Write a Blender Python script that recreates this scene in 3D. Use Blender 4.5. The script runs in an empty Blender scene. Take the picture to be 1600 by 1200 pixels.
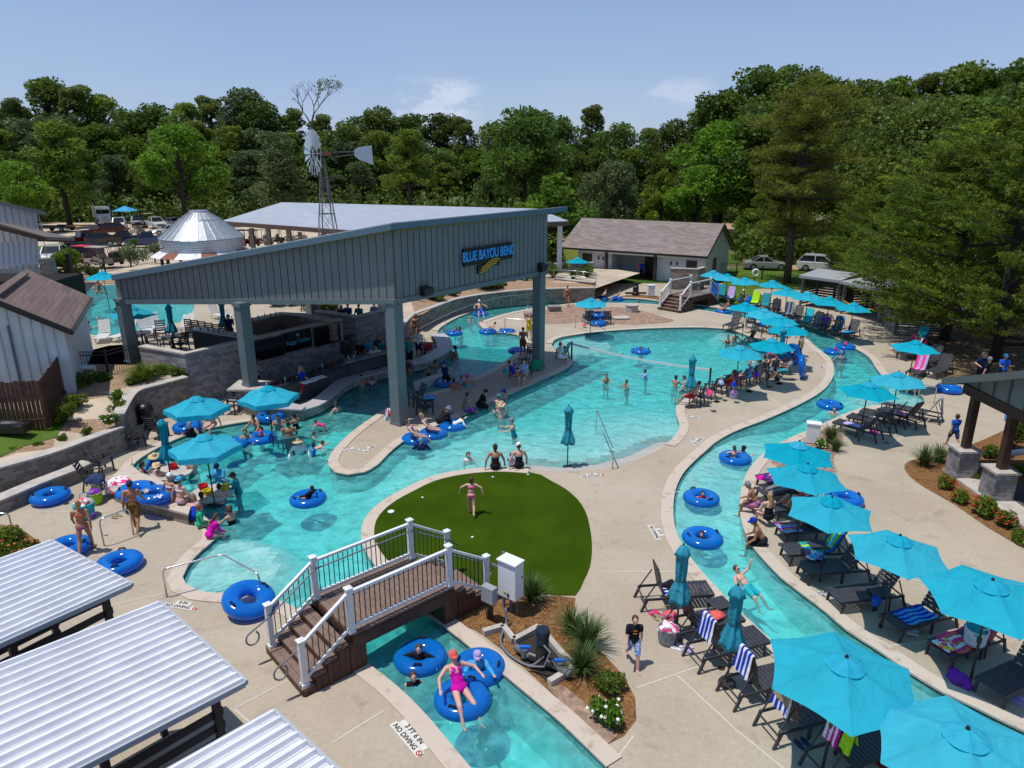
import bpy,math,random
import numpy as np
from mathutils import Vector,Matrix,geometry,noise
R=math.radians
random.seed(7)
sc=bpy.context.scene
col=sc.collection
# ------------------------------------------------------------------ camera
CAMH,PITCH,FPX=11.0,R(17.6),1100.0
cam_d=bpy.data.cameras.new('camera')
cam=bpy.data.objects.new('camera',cam_d)
col.objects.link(cam)
cam.location=(0,0,CAMH)
cam.rotation_euler=(math.pi/2-PITCH,0,0)
cam_d.sensor_width=36.0
cam_d.lens=36.0*FPX/1600.0
cam_d.clip_start=0.2
cam_d.clip_end=3000
sc.camera=cam
# ------------------------------------------------------------------ light
SUN_EL,SUN_AZ=R(72.5),R(-107)
sdir=Vector((math.sin(SUN_AZ)*math.cos(SUN_EL),math.cos(SUN_AZ)*math.cos(SUN_EL),math.sin(SUN_EL)))
w=bpy.data.worlds.new('World');sc.world=w;w.use_nodes=True
nt=w.node_tree;nt.nodes.clear()
def NN(tree,typ,**kw):
 n=tree.nodes.new(typ)
 for k,v in kw.items():
  if k.startswith('i_'):
   key=k[2:]
   key=int(key)if key.isdigit()else key
   n.inputs[key].default_value=v
  else:
   setattr(n,k,v)
 return n
sky=NN(nt,'ShaderNodeTexSky',sky_type='NISHITA')
sky.sun_disc=False;sky.sun_elevation=SUN_EL;sky.sun_rotation=SUN_AZ
sky.altitude=0;sky.air_density=1.0;sky.dust_density=0.6;sky.ozone_density=2.2
bg=NN(nt,'ShaderNodeBackground',i_Strength=0.125)
out=NN(nt,'ShaderNodeOutputWorld')
# a few low cumulus clouds as part of the sky
tc=NN(nt,'ShaderNodeTexCoord')
sep=NN(nt,'ShaderNodeSeparateXYZ');nt.links.new(tc.outputs['Generated'],sep.inputs[0])
mp=NN(nt,'ShaderNodeMapping');mp.inputs['Scale'].default_value=(7,7,16);mp.inputs['Location'].default_value=(0.3,0.1,0.2)
nt.links.new(tc.outputs['Generated'],mp.inputs[0])
nz=NN(nt,'ShaderNodeTexNoise',i_Scale=1.6,i_Detail=8.0,i_Roughness=0.62);nt.links.new(mp.outputs[0],nz.inputs['Vector'])
def mrange(tree,src,a,b,c=0.0,d=1.0,smooth=True):
 m=NN(tree,'ShaderNodeMapRange');m.clamp=True
 if smooth:m.interpolation_type='SMOOTHSTEP'
 m.inputs['From Min'].default_value=a;m.inputs['From Max'].default_value=b
 m.inputs['To Min'].default_value=c;m.inputs['To Max'].default_value=d
 tree.links.new(src,m.inputs['Value']);return m.outputs[0]
def mth(tree,op,a,b=None):
 m=NN(tree,'ShaderNodeMath',operation=op)
 for i,x in enumerate((a,b)):
  if x is None:continue
  if isinstance(x,(int,float)):m.inputs[i].default_value=x
  else:tree.links.new(x,m.inputs[i])
 return m.outputs[0]
cloudiness=mrange(nt,nz.outputs['Fac'],0.46,0.56)
lowband=mth(nt,'MULTIPLY',mrange(nt,sep.outputs['Z'],0.03,0.06),mrange(nt,sep.outputs['Z'],0.108,0.088))
azband=mth(nt,'ADD',mth(nt,'MULTIPLY',mrange(nt,sep.outputs['X'],-0.165,-0.14),mrange(nt,sep.outputs['X'],-0.03,-0.07)),mth(nt,'MULTIPLY',mth(nt,'MULTIPLY',mrange(nt,sep.outputs['X'],0.14,0.19),mrange(nt,sep.outputs['X'],0.27,0.23)),.6))
cl=mth(nt,'MULTIPLY',mth(nt,'MULTIPLY',lowband,azband),cloudiness)
cl=mth(nt,'MULTIPLY',cl,0.9)
# thin high veil
mp2=NN(nt,'ShaderNodeMapping');mp2.inputs['Scale'].default_value=(1.0,1.0,3.0);nt.links.new(tc.outputs['Generated'],mp2.inputs[0])
nz2=NN(nt,'ShaderNodeTexNoise',i_Scale=2.0,i_Detail=5.0,i_Roughness=0.55);nt.links.new(mp2.outputs[0],nz2.inputs['Vector'])
veil=mrange(nt,nz2.outputs['Fac'],0.35,0.75,0.62,0.88)
mixv=NN(nt,'ShaderNodeMix',data_type='RGBA');nt.links.new(veil,mixv.inputs[0])
nt.links.new(sky.outputs[0],mixv.inputs[6]);mixv.inputs[7].default_value=(1,1,1,1)
hz_=NN(nt,'ShaderNodeMix',data_type='RGBA');nt.links.new(mrange(nt,sep.outputs['Z'],0.04,0.42),hz_.inputs[0])
hz_.inputs[6].default_value=(2.75,3.75,6.0,1);hz_.inputs[7].default_value=(1.45,2.25,4.3,1);nt.links.new(hz_.outputs[2],mixv.inputs[7])
mixc=NN(nt,'ShaderNodeMix',data_type='RGBA');nt.links.new(cl,mixc.inputs[0])
nt.links.new(mixv.outputs[2],mixc.inputs[6]);mixc.inputs[7].default_value=(4.9,5.5,6.8,1)
nt.links.new(mixc.outputs[2],bg.inputs['Color']);nt.links.new(bg.outputs[0],out.inputs['Surface'])
sun_d=bpy.data.lights.new('sun','SUN');sun_d.energy=4.0;sun_d.angle=R(0.53);sun_d.color=(1.0,0.955,0.89)
sun=bpy.data.objects.new('sun',sun_d);col.objects.link(sun)
sun.rotation_euler=(-sdir).to_track_quat('-Z','Y').to_euler()
sun.location=(0,0,80)
sc.view_settings.view_transform='Standard';sc.view_settings.look='None'
sc.view_settings.exposure=0.0;sc.view_settings.gamma=1.0
sc.cycles.max_bounces=7;sc.cycles.diffuse_bounces=3;sc.cycles.glossy_bounces=3
sc.cycles.transparent_max_bounces=10;sc.cycles.transmission_bounces=4;sc.cycles.volume_bounces=0
sc.cycles.caustics_reflective=False;sc.cycles.caustics_refractive=False
sc.cycles.use_adaptive_sampling=True;sc.cycles.adaptive_threshold=0.02
sc.cycles.use_denoising=True
# ------------------------------------------------------------------ helpers
CP,SP=math.cos(PITCH),math.sin(PITCH)
def ray(u,v):
 a,b=(u-800)/FPX,-(v-600)/FPX
 return Vector((a,CP+b*SP,-SP+b*CP))
def G(u,v,z=0.0):
 d=ray(u,v);t=(z-CAMH)/d.z
 return Vector((d.x*t,d.y*t,z))
def GD(u,v,Y):
 d=ray(u,v);t=Y/d.y
 return Vector((d.x*t,Y,CAMH+d.z*t))
MATS={}
def mat(name,c,rough=0.6,metal=0.0,spec=0.4,var=0.0,vscale=3.0,c2=None,bump=0.0,bscale=30.0,trans=0.0,objrand=0.0,sheen=0,coat=0,gen=False,thr=(0.35,0.65)):
 if name in MATS:return MATS[name]
 m=bpy.data.materials.new(name);m.use_nodes=True
 t=m.node_tree;p=t.nodes['Principled BSDF']
 p.inputs['Roughness'].default_value=rough;p.inputs['Metallic'].default_value=metal
 p.inputs['Specular IOR Level'].default_value=spec
 p.inputs['Coat Weight'].default_value=coat
 if len(c)==3:c=(*c,1)
 p.inputs['Base Color'].default_value=c
 colout=None
 if var or c2:
  g=NN(t,'ShaderNodeTexCoord')
  n=NN(t,'ShaderNodeTexNoise',i_Scale=vscale,i_Detail=6.0,i_Roughness=0.6)
  t.links.new(g.outputs['Object'],n.inputs['Vector'])
  f=mrange(t,n.outputs['Fac'],thr[0],thr[1])
  mx=NN(t,'ShaderNodeMix',data_type='RGBA');t.links.new(f,mx.inputs[0])
  if c2 is None:
   mx.inputs[6].default_value=tuple(x*(1-var)for x in c[:3])+(1,)
   mx.inputs[7].default_value=tuple(min(1,x*(1+var))for x in c[:3])+(1,)
  else:
   mx.inputs[6].default_value=c;mx.inputs[7].default_value=(*c2[:3],1)
  colout=mx.outputs[2]
 if objrand:
  oi=NN(t,'ShaderNodeObjectInfo')
  hs=NN(t,'ShaderNodeHueSaturation')
  t.links.new(mrange(t,oi.outputs['Random'],0,1,1-objrand,1+objrand,False),hs.inputs['Value'])
  rr=mth(t,'FRACT',mth(t,'MULTIPLY',oi.outputs['Random'],7.31))
  t.links.new(mrange(t,rr,0,1,0.5-objrand*0.06,0.5+objrand*0.06,False),hs.inputs['Hue'])
  if colout is not None:t.links.new(colout,hs.inputs['Color'])
  else:hs.inputs['Color'].default_value=c
  colout=hs.outputs[0]
 if colout is not None:t.links.new(colout,p.inputs['Base Color'])
 if bump:
  g=NN(t,'ShaderNodeTexCoord')
  n=NN(t,'ShaderNodeTexNoise',i_Scale=bscale,i_Detail=4.0);t.links.new(g.outputs['Object'],n.inputs['Vector'])
  b=NN(t,'ShaderNodeBump',i_Strength=bump,i_Distance=0.03);t.links.new(n.outputs['Fac'],b.inputs['Height'])
  t.links.new(b.outputs[0],p.inputs['Normal'])
 if trans:
  tr=NN(t,'ShaderNodeBsdfTransparent');tr.inputs[0].default_value=c
  ms=NN(t,'ShaderNodeMixShader',i_0=trans)
  o=t.nodes['Material Output']
  t.links.new(p.outputs[0],ms.inputs[1]);t.links.new(tr.outputs[0],ms.inputs[2]);t.links.new(ms.outputs[0],o.inputs['Surface'])
 MATS[name]=m
 return m
def tag(o,label=None,cat=None,group=None,kind=None):
 if label:o['label']=label
 if cat:o['category']=cat
 if group:o['group']=group
 if kind:o['kind']=kind
 return o
def thing(name,label,cat,loc=(0,0,0),rz=0.0,group=None,scale=1.0):
 o=bpy.data.objects.new(name,None);col.objects.link(o)
 o.location=loc;o.rotation_euler=(0,0,rz);o.scale=(scale,)*3
 o.empty_display_size=0.2
 return tag(o,label,cat,group)
def copy_tree(o,loc=None,rz=None,label=None,scale=None,group=None,parent=None):
 c=o.copy();col.objects.link(c)
 if parent is not None:c.parent=parent
 for ch in o.children:copy_tree(ch,parent=c)
 if loc is not None:c.location=loc
 if rz is not None:c.rotation_euler=(o.rotation_euler[0],o.rotation_euler[1],rz)
 if scale is not None:c.scale=(scale,)*3 if not isinstance(scale,tuple)else scale
 if label:c['label']=label
 if group:c['group']=group
 return c
class MB:
 def __init__(s):s.v=[];s.f=[];s.m=[];s.cm=0
 def add(s,vs,fs,M=None):
  k=len(s.v)
  if M is not None:vs=[tuple(M@Vector(p))for p in vs]
  s.v+=[tuple(p)for p in vs];s.f+=[tuple(i+k for i in f)for f in fs];s.m+=[s.cm]*len(fs)
  return s
 def box(s,c,d,rz=0.0,M=None):
  x,y,z=d[0]/2,d[1]/2,d[2]/2
  vs=[(-x,-y,-z),(x,-y,-z),(x,y,-z),(-x,y,-z),(-x,-y,z),(x,-y,z),(x,y,z),(-x,y,z)]
  T=Matrix.Translation(c)@(Matrix.Rotation(rz,4,'Z')if rz else Matrix.Identity(4))
  if M is not None:T=T@M
  return s.add(vs,[(0,3,2,1),(4,5,6,7),(0,1,5,4),(1,2,6,5),(2,3,7,6),(3,0,4,7)],T)
 def bar(s,a,b,wd,ht=None):
  a,b=Vector(a),Vector(b);d=b-a;L=d.length
  if L<1e-6:return s
  ht=ht or wd
  q=d.normalized()
  up=Vector((0,0,1))if abs(q.z)<0.95 else Vector((0,1,0))
  xx=q.cross(up).normalized();zz=xx.cross(q).normalized()
  M=Matrix((xx,q,zz)).transposed().to_4x4();M.translation=(a+b)/2
  return s.add([(sx*wd/2,sy*L/2,sz*ht/2)for sx,sy,sz in((-1,-1,-1),(1,-1,-1),(1,1,-1),(-1,1,-1),(-1,-1,1),(1,-1,1),(1,1,1),(-1,1,1))],[(0,3,2,1),(4,5,6,7),(0,1,5,4),(1,2,6,5),(2,3,7,6),(3,0,4,7)],M)
 def cyl(s,a,b,r0,r1=None,n=10,cap=True):
  a,b=Vector(a),Vector(b);r1=r0 if r1 is None else r1
  q=(b-a).normalized();up=Vector((0,0,1))if abs(q.z)<0.95 else Vector((1,0,0))
  x=q.cross(up).normalized();y=q.cross(x)
  vs=[]
  for p,r in((a,r0),(b,r1)):
   for i in range(n):
    t=2*math.pi*i/n;vs.append(p+x*(r*math.cos(t))+y*(r*math.sin(t)))
  fs=[(i,i+n,(i+1)%n+n,(i+1)%n)for i in range(n)]
  if cap:fs+=[tuple(range(n)),tuple(range(2*n-1,n-1,-1))]
  return s.add(vs,fs)
 def tube(s,pts,r,n=8):
  pts=[Vector(p)for p in pts]
  vs=[];px=None
  for i,p in enumerate(pts):
   q=(pts[min(i+1,len(pts)-1)]-pts[max(i-1,0)]).normalized()
   if px is None:
    up=Vector((0,0,1))if abs(q.z)<0.95 else Vector((1,0,0));x=q.cross(up).normalized()
   else:x=(px-q*px.dot(q)).normalized()
   px=x;y=q.cross(x);rr=r[i]if isinstance(r,(list,tuple))else r
   for k in range(n):
    t=2*math.pi*k/n;vs.append(p+x*(rr*math.cos(t))+y*(rr*math.sin(t)))
  fs=[]
  for i in range(len(pts)-1):
   for k in range(n):fs.append((i*n+k,(i+1)*n+k,(i+1)*n+(k+1)%n,i*n+(k+1)%n))
  fs+=[tuple(range(n)),tuple(range(len(pts)*n-1,len(pts)*n-n-1,-1))]
  return s.add(vs,fs)
 def lathe(s,prof,n=24,M=None,arc=2*math.pi):
  vs=[];fs=[]
  for i in range(n):
   t=arc*i/n
   for r,z in prof:vs.append((r*math.cos(t),r*math.sin(t),z))
  k=len(prof)
  for i in range(n):
   j=(i+1)%n
   for a in range(k-1):fs.append((i*k+a,j*k+a,j*k+a+1,i*k+a+1))
  return s.add(vs,fs,M)
 def ell(s,c,r,n=10,m=7,M=None):
  vs=[];fs=[]
  for i in range(m+1):
   ph=math.pi*i/m
   for k in range(n):
    t=2*math.pi*k/n;vs.append((r[0]*math.sin(ph)*math.cos(t),r[1]*math.sin(ph)*math.sin(t),r[2]*math.cos(ph)))
  for i in range(m):
   for k in range(n):fs.append((i*n+k,(i+1)*n+k,(i+1)*n+(k+1)%n,i*n+(k+1)%n))
  T=Matrix.Translation(c)
  if M is not None:T=T@M
  return s.add(vs,fs,T)
 def prism(s,pts,z0,z1):
  n=len(pts)
  vs=[(p[0],p[1],z0)for p in pts]+[(p[0],p[1],z1)for p in pts]
  a=sum(pts[i][0]*pts[(i+1)%n][1]-pts[(i+1)%n][0]*pts[i][1]for i in range(n))
  fs=[(i,(i+1)%n,(i+1)%n+n,i+n)for i in range(n)]
  tr=geometry.tessellate_polygon([[Vector((p[0],p[1],0))for p in pts]])
  for t in tr:
   t=tuple(t);c=(Vector(pts[t[1]][:2])-Vector(pts[t[0]][:2])).cross(Vector(pts[t[2]][:2])-Vector(pts[t[0]][:2]))
   if c<0:t=t[::-1]
   fs.append(t[::-1]);fs.append(tuple(i+n for i in t))
  if a<0:fs[:n]=[f[::-1]for f in fs[:n]]
  return s.add(vs,fs)
 def quad(s,a,b,c,d):return s.add([a,b,c,d],[(0,1,2,3)])
 def build(s,name,m,parent=None,smooth=False,loc=None):
  me=bpy.data.meshes.new(name);me.from_pydata(s.v,[],s.f)
  ms=m if isinstance(m,(list,tuple))else[m]
  for x in ms:me.materials.append(x)
  if len(ms)>1:me.polygons.foreach_set('material_index',s.m)
  if smooth:me.polygons.foreach_set('use_smooth',[True]*len(s.f))
  me.update()
  o=bpy.data.objects.new(name,me);col.objects.link(o)
  if parent is not None:o.parent=parent
  if loc is not None:o.location=loc
  return o
def smooth_line(pts,closed=False,step=0.35):
 P=[Vector(p)for p in pts];n=len(P);out_=[]
 rng=range(n)if closed else range(n-1)
 for i in rng:
  if closed:p0,p1,p2,p3=P[i-1],P[i],P[(i+1)%n],P[(i+2)%n]
  else:p0,p1,p2,p3=P[max(i-1,0)],P[i],P[i+1],P[min(i+2,n-1)]
  L=(p2-p1).length;k=max(1,int(L/step))
  # centripetal-ish Catmull-Rom
  for j in range(k):
   t=j/k
   out_.append(0.5*((2*p1)+(-p0+p2)*t+(2*p0-5*p1+4*p2-p3)*t*t+(-p0+3*p1-3*p2+p3)*t**3))
 if not closed:out_.append(P[-1])
 return out_
def inpoly(x,y,poly):
 c=False;n=len(poly);j=n-1
 for i in range(n):
  xi,yi=poly[i][0],poly[i][1];xj,yj=poly[j][0],poly[j][1]
  if(yi>y)!=(yj>y)and x<(xj-xi)*(y-yi)/(yj-yi)+xi:c=not c
  j=i
 return c
def sheet(name,outer,holes,zf,m,step=None,extra=(),parent=None):
 """flat or gently shaped sheet with holes, from outlines"""
 vs=[];es=[]
 for loop in[outer]+list(holes):
  k=len(vs);n=len(loop)
  vs+=[Vector((p[0],p[1]))for p in loop];es+=[(k+i,k+(i+1)%n)for i in range(n)]
 vs+=[Vector((p[0],p[1]))for p in extra]
 if step:
  xs=[p[0]for p in outer];ys=[p[1]for p in outer]
  x=min(xs)+step/2
  while x<max(xs):
   y=min(ys)+step/2
   while y<max(ys):
    if inpoly(x,y,outer):vs.append(Vector((x+random.uniform(-.1,.1)*step,y+random.uniform(-.1,.1)*step)))
    y+=step
   x+=step
 V,E,F,_,_,_=geometry.delaunay_2d_cdt(vs,es,[],0,1e-5)
 fs=[]
 for f in F:
  cx=sum(V[i].x for i in f)/len(f);cy=sum(V[i].y for i in f)/len(f)
  if not inpoly(cx,cy,outer):continue
  if any(inpoly(cx,cy,h)for h in holes):continue
  fs.append(tuple(f))
 b=MB();b.add([(p.x,p.y,zf(p.x,p.y)if callable(zf)else zf)for p in V],fs)
 o=b.build(name,m,parent)
 return o
def offset_line(pts,d,closed=False):
 n=len(pts);res=[]
 for i,p in enumerate(pts):
  a=pts[(i-1)%n]if closed or i>0 else p
  b=pts[(i+1)%n]if closed or i<n-1 else p
  t=Vector((b[0]-a[0],b[1]-a[1]));t=t.normalized()if t.length>1e-9 else Vector((1,0))
  res.append(Vector((p[0]-t.y*d,p[1]+t.x*d,0)))
 return res
def ribbon_wall(b,pts,wd,z0,z1,closed=False):
 """solid wall of width wd centred on a polyline; z0,z1 numbers or functions of index fraction"""
 L=offset_line(pts,wd/2,closed);Rr=offset_line(pts,-wd/2,closed);n=len(pts)
 f0=z0 if callable(z0)else(lambda t:z0);f1=z1 if callable(z1)else(lambda t:z1)
 vs=[]
 for i in range(n):
  t=i/max(1,n-1)
  vs+=[(L[i].x,L[i].y,f0(t)),(Rr[i].x,Rr[i].y,f0(t)),(Rr[i].x,Rr[i].y,f1(t)),(L[i].x,L[i].y,f1(t))]
 fs=[]
 rng=range(n)if closed else range(n-1)
 for i in rng:
  a=4*i;c=4*((i+1)%n)
  fs+=[(a+1,c+1,c+2,a+2),(c,a,a+3,c+3),(a+2,c+2,c+3,a+3),(a,c,c+1,a+1)]
 if not closed:fs+=[(0,1,2,3),(4*n-1,4*n-2,4*n-3,4*n-4)]
 return b.add(vs,fs)
 # ------------------------------------------------------------------ ground materials
def concrete_mat():
 m=bpy.data.materials.new('deck concrete');m.use_nodes=True;t=m.node_tree;p=t.nodes['Principled BSDF']
 g=NN(t,'ShaderNodeTexCoord')
 n1=NN(t,'ShaderNodeTexNoise',i_Scale=0.25,i_Detail=8.0,i_Roughness=0.65);t.links.new(g.outputs['Object'],n1.inputs['Vector'])
 n2=NN(t,'ShaderNodeTexNoise',i_Scale=9.0,i_Detail=5.0,i_Roughness=0.7);t.links.new(g.outputs['Object'],n2.inputs['Vector'])
 n3=NN(t,'ShaderNodeTexNoise',i_Scale=1.1,i_Detail=7.0,i_Roughness=0.7,i_Distortion=0.6);t.links.new(g.outputs['Object'],n3.inputs['Vector'])
 a=NN(t,'ShaderNodeMix',data_type='RGBA');a.inputs[6].default_value=(.365,.305,.228,1);a.inputs[7].default_value=(.43,.368,.285,1)
 t.links.new(mrange(t,n1.outputs['Fac'],.3,.7),a.inputs[0])
 b=NN(t,'ShaderNodeMix',data_type='RGBA',blend_type='MULTIPLY');b.inputs[0].default_value=1
 t.links.new(a.outputs[2],b.inputs[6])
 k=mth(t,'MULTIPLY',mrange(t,n2.outputs['Fac'],.3,.7,.92,1.06),mrange(t,n3.outputs['Fac'],.54,.70,1.0,.80))
 cr=NN(t,'ShaderNodeCombineColor');[t.links.new(k,cr.inputs[i])for i in range(3)]
 t.links.new(cr.outputs[0],b.inputs[7]);t.links.new(b.outputs[2],p.inputs['Base Color'])
 p.inputs['Roughness'].default_value=.8;p.inputs['Specular IOR Level'].default_value=.25
 bp=NN(t,'ShaderNodeBump',i_Strength=.25,i_Distance=.01);t.links.new(n2.outputs['Fac'],bp.inputs['Height']);t.links.new(bp.outputs[0],p.inputs['Normal'])
 return m
M_CONC=concrete_mat()
def stone_mat(name,c1,c2,c3,sx=2.2,sz=7.0,rough=.85,mortar=None):
 """split-face ledger stone: rows of small blocks of mixed tint"""
 m=bpy.data.materials.new(name);m.use_nodes=True;t=m.node_tree;p=t.nodes['Principled BSDF']
 g=NN(t,'ShaderNodeTexCoord');s=NN(t,'ShaderNodeSeparateXYZ');t.links.new(g.outputs['Object'],s.inputs[0])
 xy=mth(t,'ADD',mth(t,'MULTIPLY',s.outputs['X'],1.0),mth(t,'MULTIPLY',s.outputs['Y'],.93))
 row=mth(t,'FLOOR',mth(t,'MULTIPLY',s.outputs['Z'],sz))
 cx=NN(t,'ShaderNodeCombineXYZ');t.links.new(mth(t,'ADD',mth(t,'MULTIPLY',xy,sx),mth(t,'MULTIPLY',row,3.37)),cx.inputs[0]);t.links.new(row,cx.inputs[1])
 v=NN(t,'ShaderNodeTexVoronoi',i_Scale=1.0);t.links.new(cx.outputs[0],v.inputs['Vector'])
 sp=NN(t,'ShaderNodeSeparateColor');t.links.new(v.outputs['Color'],sp.inputs[0])
 n=NN(t,'ShaderNodeTexNoise',i_Scale=5.0,i_Detail=6.0);t.links.new(g.outputs['Object'],n.inputs['Vector'])
 a=NN(t,'ShaderNodeMix',data_type='RGBA');a.inputs[6].default_value=(*c1,1);a.inputs[7].default_value=(*c2,1);t.links.new(mrange(t,sp.outputs[0],.2,.8),a.inputs[0])
 b=NN(t,'ShaderNodeMix',data_type='RGBA');t.links.new(a.outputs[2],b.inputs[6]);b.inputs[7].default_value=(*c3,1)
 t.links.new(mth(t,'MULTIPLY',mrange(t,n.outputs['Fac'],.45,.7),mrange(t,sp.outputs[1],.4,.9)),b.inputs[0])
 fr=mth(t,'FRACT',mth(t,'MULTIPLY',s.outputs['Z'],sz))
 jl=mrange(t,fr,0,.12,.6,1.0)
 cc=NN(t,'ShaderNodeCombineColor');[t.links.new(jl,cc.inputs[i])for i in range(3)]
 d=NN(t,'ShaderNodeMix',data_type='RGBA',blend_type='MULTIPLY');d.inputs[0].default_value=1;t.links.new(b.outputs[2],d.inputs[6]);t.links.new(cc.outputs[0],d.inputs[7])
 t.links.new(d.outputs[2],p.inputs['Base Color']);p.inputs['Roughness'].default_value=rough;p.inputs['Specular IOR Level'].default_value=.2
 h=mth(t,'ADD',mth(t,'MULTIPLY',sp.outputs[2],.7),mth(t,'MULTIPLY',n.outputs['Fac'],.6))
 bp=NN(t,'ShaderNodeBump',i_Strength=.9,i_Distance=.05);t.links.new(h,bp.inputs['Height']);t.links.new(bp.outputs[0],p.inputs['Normal'])
 return m
M_STONE=stone_mat('ledger stone',(.21,.175,.15),(.30,.26,.225),(.12,.10,.088))
M_STONEB=stone_mat('silver ledger stone',(.23,.225,.23),(.34,.335,.34),(.14,.14,.15))
M_CAP=mat('limestone cap',(.44,.40,.36),.7,var=.12,vscale=2.5,bump=.2)
M_COPE=mat('travertine coping',(.52,.44,.36),.6,c2=(.36,.27,.20),vscale=2.2,bump=.3,thr=(.52,.72))
M_GRASS=mat('lawn grass',(.055,.115,.012),.9,c2=(.10,.16,.025),vscale=.6,bump=.8,bscale=60,spec=.1)
M_TURF=mat('artificial turf',(.028,.058,.002),1.0,c2=(.042,.078,.003),vscale=.7,bump=.6,bscale=90,spec=.04,thr=(.3,.7))
def chips_mat(name,c1,c2,c3,scale):
 m=bpy.data.materials.new(name);m.use_nodes=True;t=m.node_tree;p=t.nodes['Principled BSDF']
 g=NN(t,'ShaderNodeTexCoord')
 v=NN(t,'ShaderNodeTexVoronoi',i_Scale=scale);t.links.new(g.outputs['Object'],v.inputs['Vector'])
 s=NN(t,'ShaderNodeSeparateColor');t.links.new(v.outputs['Color'],s.inputs[0])
 a=NN(t,'ShaderNodeMix',data_type='RGBA');a.inputs[6].default_value=(*c1,1);a.inputs[7].default_value=(*c2,1);t.links.new(s.outputs[0],a.inputs[0])
 n=NN(t,'ShaderNodeTexNoise',i_Scale=1.3,i_Detail=5.0);t.links.new(g.outputs['Object'],n.inputs['Vector'])
 b=NN(t,'ShaderNodeMix',data_type='RGBA');t.links.new(a.outputs[2],b.inputs[6]);b.inputs[7].default_value=(*c3,1);t.links.new(mrange(t,n.outputs['Fac'],.5,.75,0,.8),b.inputs[0])
 t.links.new(b.outputs[2],p.inputs['Base Color']);p.inputs['Roughness'].default_value=.9;p.inputs['Specular IOR Level'].default_value=.15
 bp=NN(t,'ShaderNodeBump',i_Strength=1.0,i_Distance=.04);t.links.new(v.outputs['Distance'],bp.inputs['Height']);bp.invert=True;t.links.new(bp.outputs[0],p.inputs['Normal'])
 return m
M_CHIPS=chips_mat('pale wood chips',(.42,.29,.19),(.24,.15,.09),(.33,.24,.16),14)
M_MULCH=chips_mat('brown mulch',(.30,.155,.06),(.12,.055,.022),(.20,.11,.045),18)
M_PEBBLE=chips_mat('river pebbles',(.40,.27,.19),(.18,.12,.09),(.33,.24,.18),7)
M_GRAVEL=mat('pale gravel lot',(.47,.39,.295),.95,var=.15,vscale=.35,spec=.1)
M_DIRT=mat('red dirt',(.36,.235,.15),.95,var=.12,vscale=.3,spec=.1)
M_LEAFLIT=mat('leaf litter',(.10,.065,.035),.95,c2=(.26,.19,.12),vscale=3,bump=.8,spec=.1)
# ------------------------------------------------------------------ outlines (photograph trace -> ground plane)
OUT_PX=[(735,1205),(696,1158),(664,1120),(620,1076),(562,1030),(525,1000),(490,972),(455,949),(415,936),(357,930),(312,926),(289,915),(283,903),(292,884),(312,862),(335,842),(336,828),(322,812),(300,795),(275,781),(248,767),(222,757),(205,744),(206,729),(219,716),(246,700),(271,688),(296,678),(320,671),(354,664),(393,658),(438,655),(467,652),(489,644),(503,637),(521,627),(534,612),(545,603),(567,596),(602,588),(625,580),(648,573.5),(670,569),(690,562),(697,553),(695,540),(688,527),(684,517),(692,509),(715,496),(745,485),(771,477.5),(809,472),(861,470),(899,469),(935,466.6),(972,466),(1002,467.3),(1029,470.5),(1076,475),(1113,480),(1146,485),(1190,492),(1230,500),(1264,511),(1306,528),(1334,543),(1358,558),(1371,577),(1385,592),(1408,603),(1432,613),(1444,624),(1436,633),(1405,634),(1370,634),(1335,642),(1300,657),(1268,671),(1232,687),(1204,702),(1184,719),(1168,741),(1159,770),(1158,798),(1163,825),(1176,852),(1195,875),(1221,902),(1240,917),(1290,955),(1325,985),(1375,1017),(1425,1052),(1475,1082),(1525,1105),(1575,1130),(1640,1160),(1800,1230),(2000,1330)]
OUT_TAIL=[(2000,1900),(1200,1900),(1000,1480),(880,1370),(800,1280)]
INN_PX=[(950,1198),(880,1130),(840,1096),(782,1048),(740,1014),(700,982),(672,962),(640,937),(612,913),(588,884),(572,860),(566,838),(570,815),(584,796),(606,779),(640,761),(668,748),(702,739),(745,733),(790,731.5),(827,734),(884,737),(940,732),(1000,716),(1041,695),(1058,679),(1063,664),(1058,649),(1058,636),(1066,628),(1085,616),(1112,602),(1150,588),(1187,575),(1205,562),(1207,548),(1192,534),(1165,523),(1142,515.5),(1105,512),(1056,512),(1000,514),(954,517),(907,522),(872,528.5),(862,537),(868,545),(882,551),(893,559),(894,566),(884,576),(856,589),(822,604),(796,616),(752,634),(715,652),(677,667),(651,677),(625,693),(606,709),(588,727),(568,738),(545,741.5),(525,738),(515,728),(516,714),(527,699),(546,680),(568,663),(598,643),(630,629),(660,618),(690,610),(715,602),(734,593),(755,584),(771,576),(788,566),(802,556),(812,546),(817,534),(811,525),(797,521.5),(774,519),(756,513.5),(750,505),(762,499.5),(790,490.6),(827,483),(861,479),(899,474),(935,474),(976,474),(1019,476),(1079,482.5),(1113,488),(1152,495.5),(1200,506),(1253,526),(1277,545),(1296,560),(1302,577),(1298,594),(1281,613),(1244,634),(1197,655),(1150,673),(1120,689),(1101,705),(1082,722),(1065,741),(1054,765),(1050,795),(1053,825),(1064,852),(1083,880),(1110,911),(1145,947),(1178,979),(1210,1008),(1260,1048),(1330,1093),(1400,1138),(1480,1183),(1600,1250),(1750,1330)]
INN_TAIL=[(1750,1600),(1250,1600),(1100,1350),(1020,1270)]
def g2(l,z=0):return[G(u,v,z)for u,v in l]
OUT_C=smooth_line(g2(OUT_PX));OUT_L=OUT_C+g2(OUT_TAIL)
INN_C=smooth_line(g2(INN_PX));INN_L=INN_C+g2(INN_TAIL)
WZ=-0.09
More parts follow.
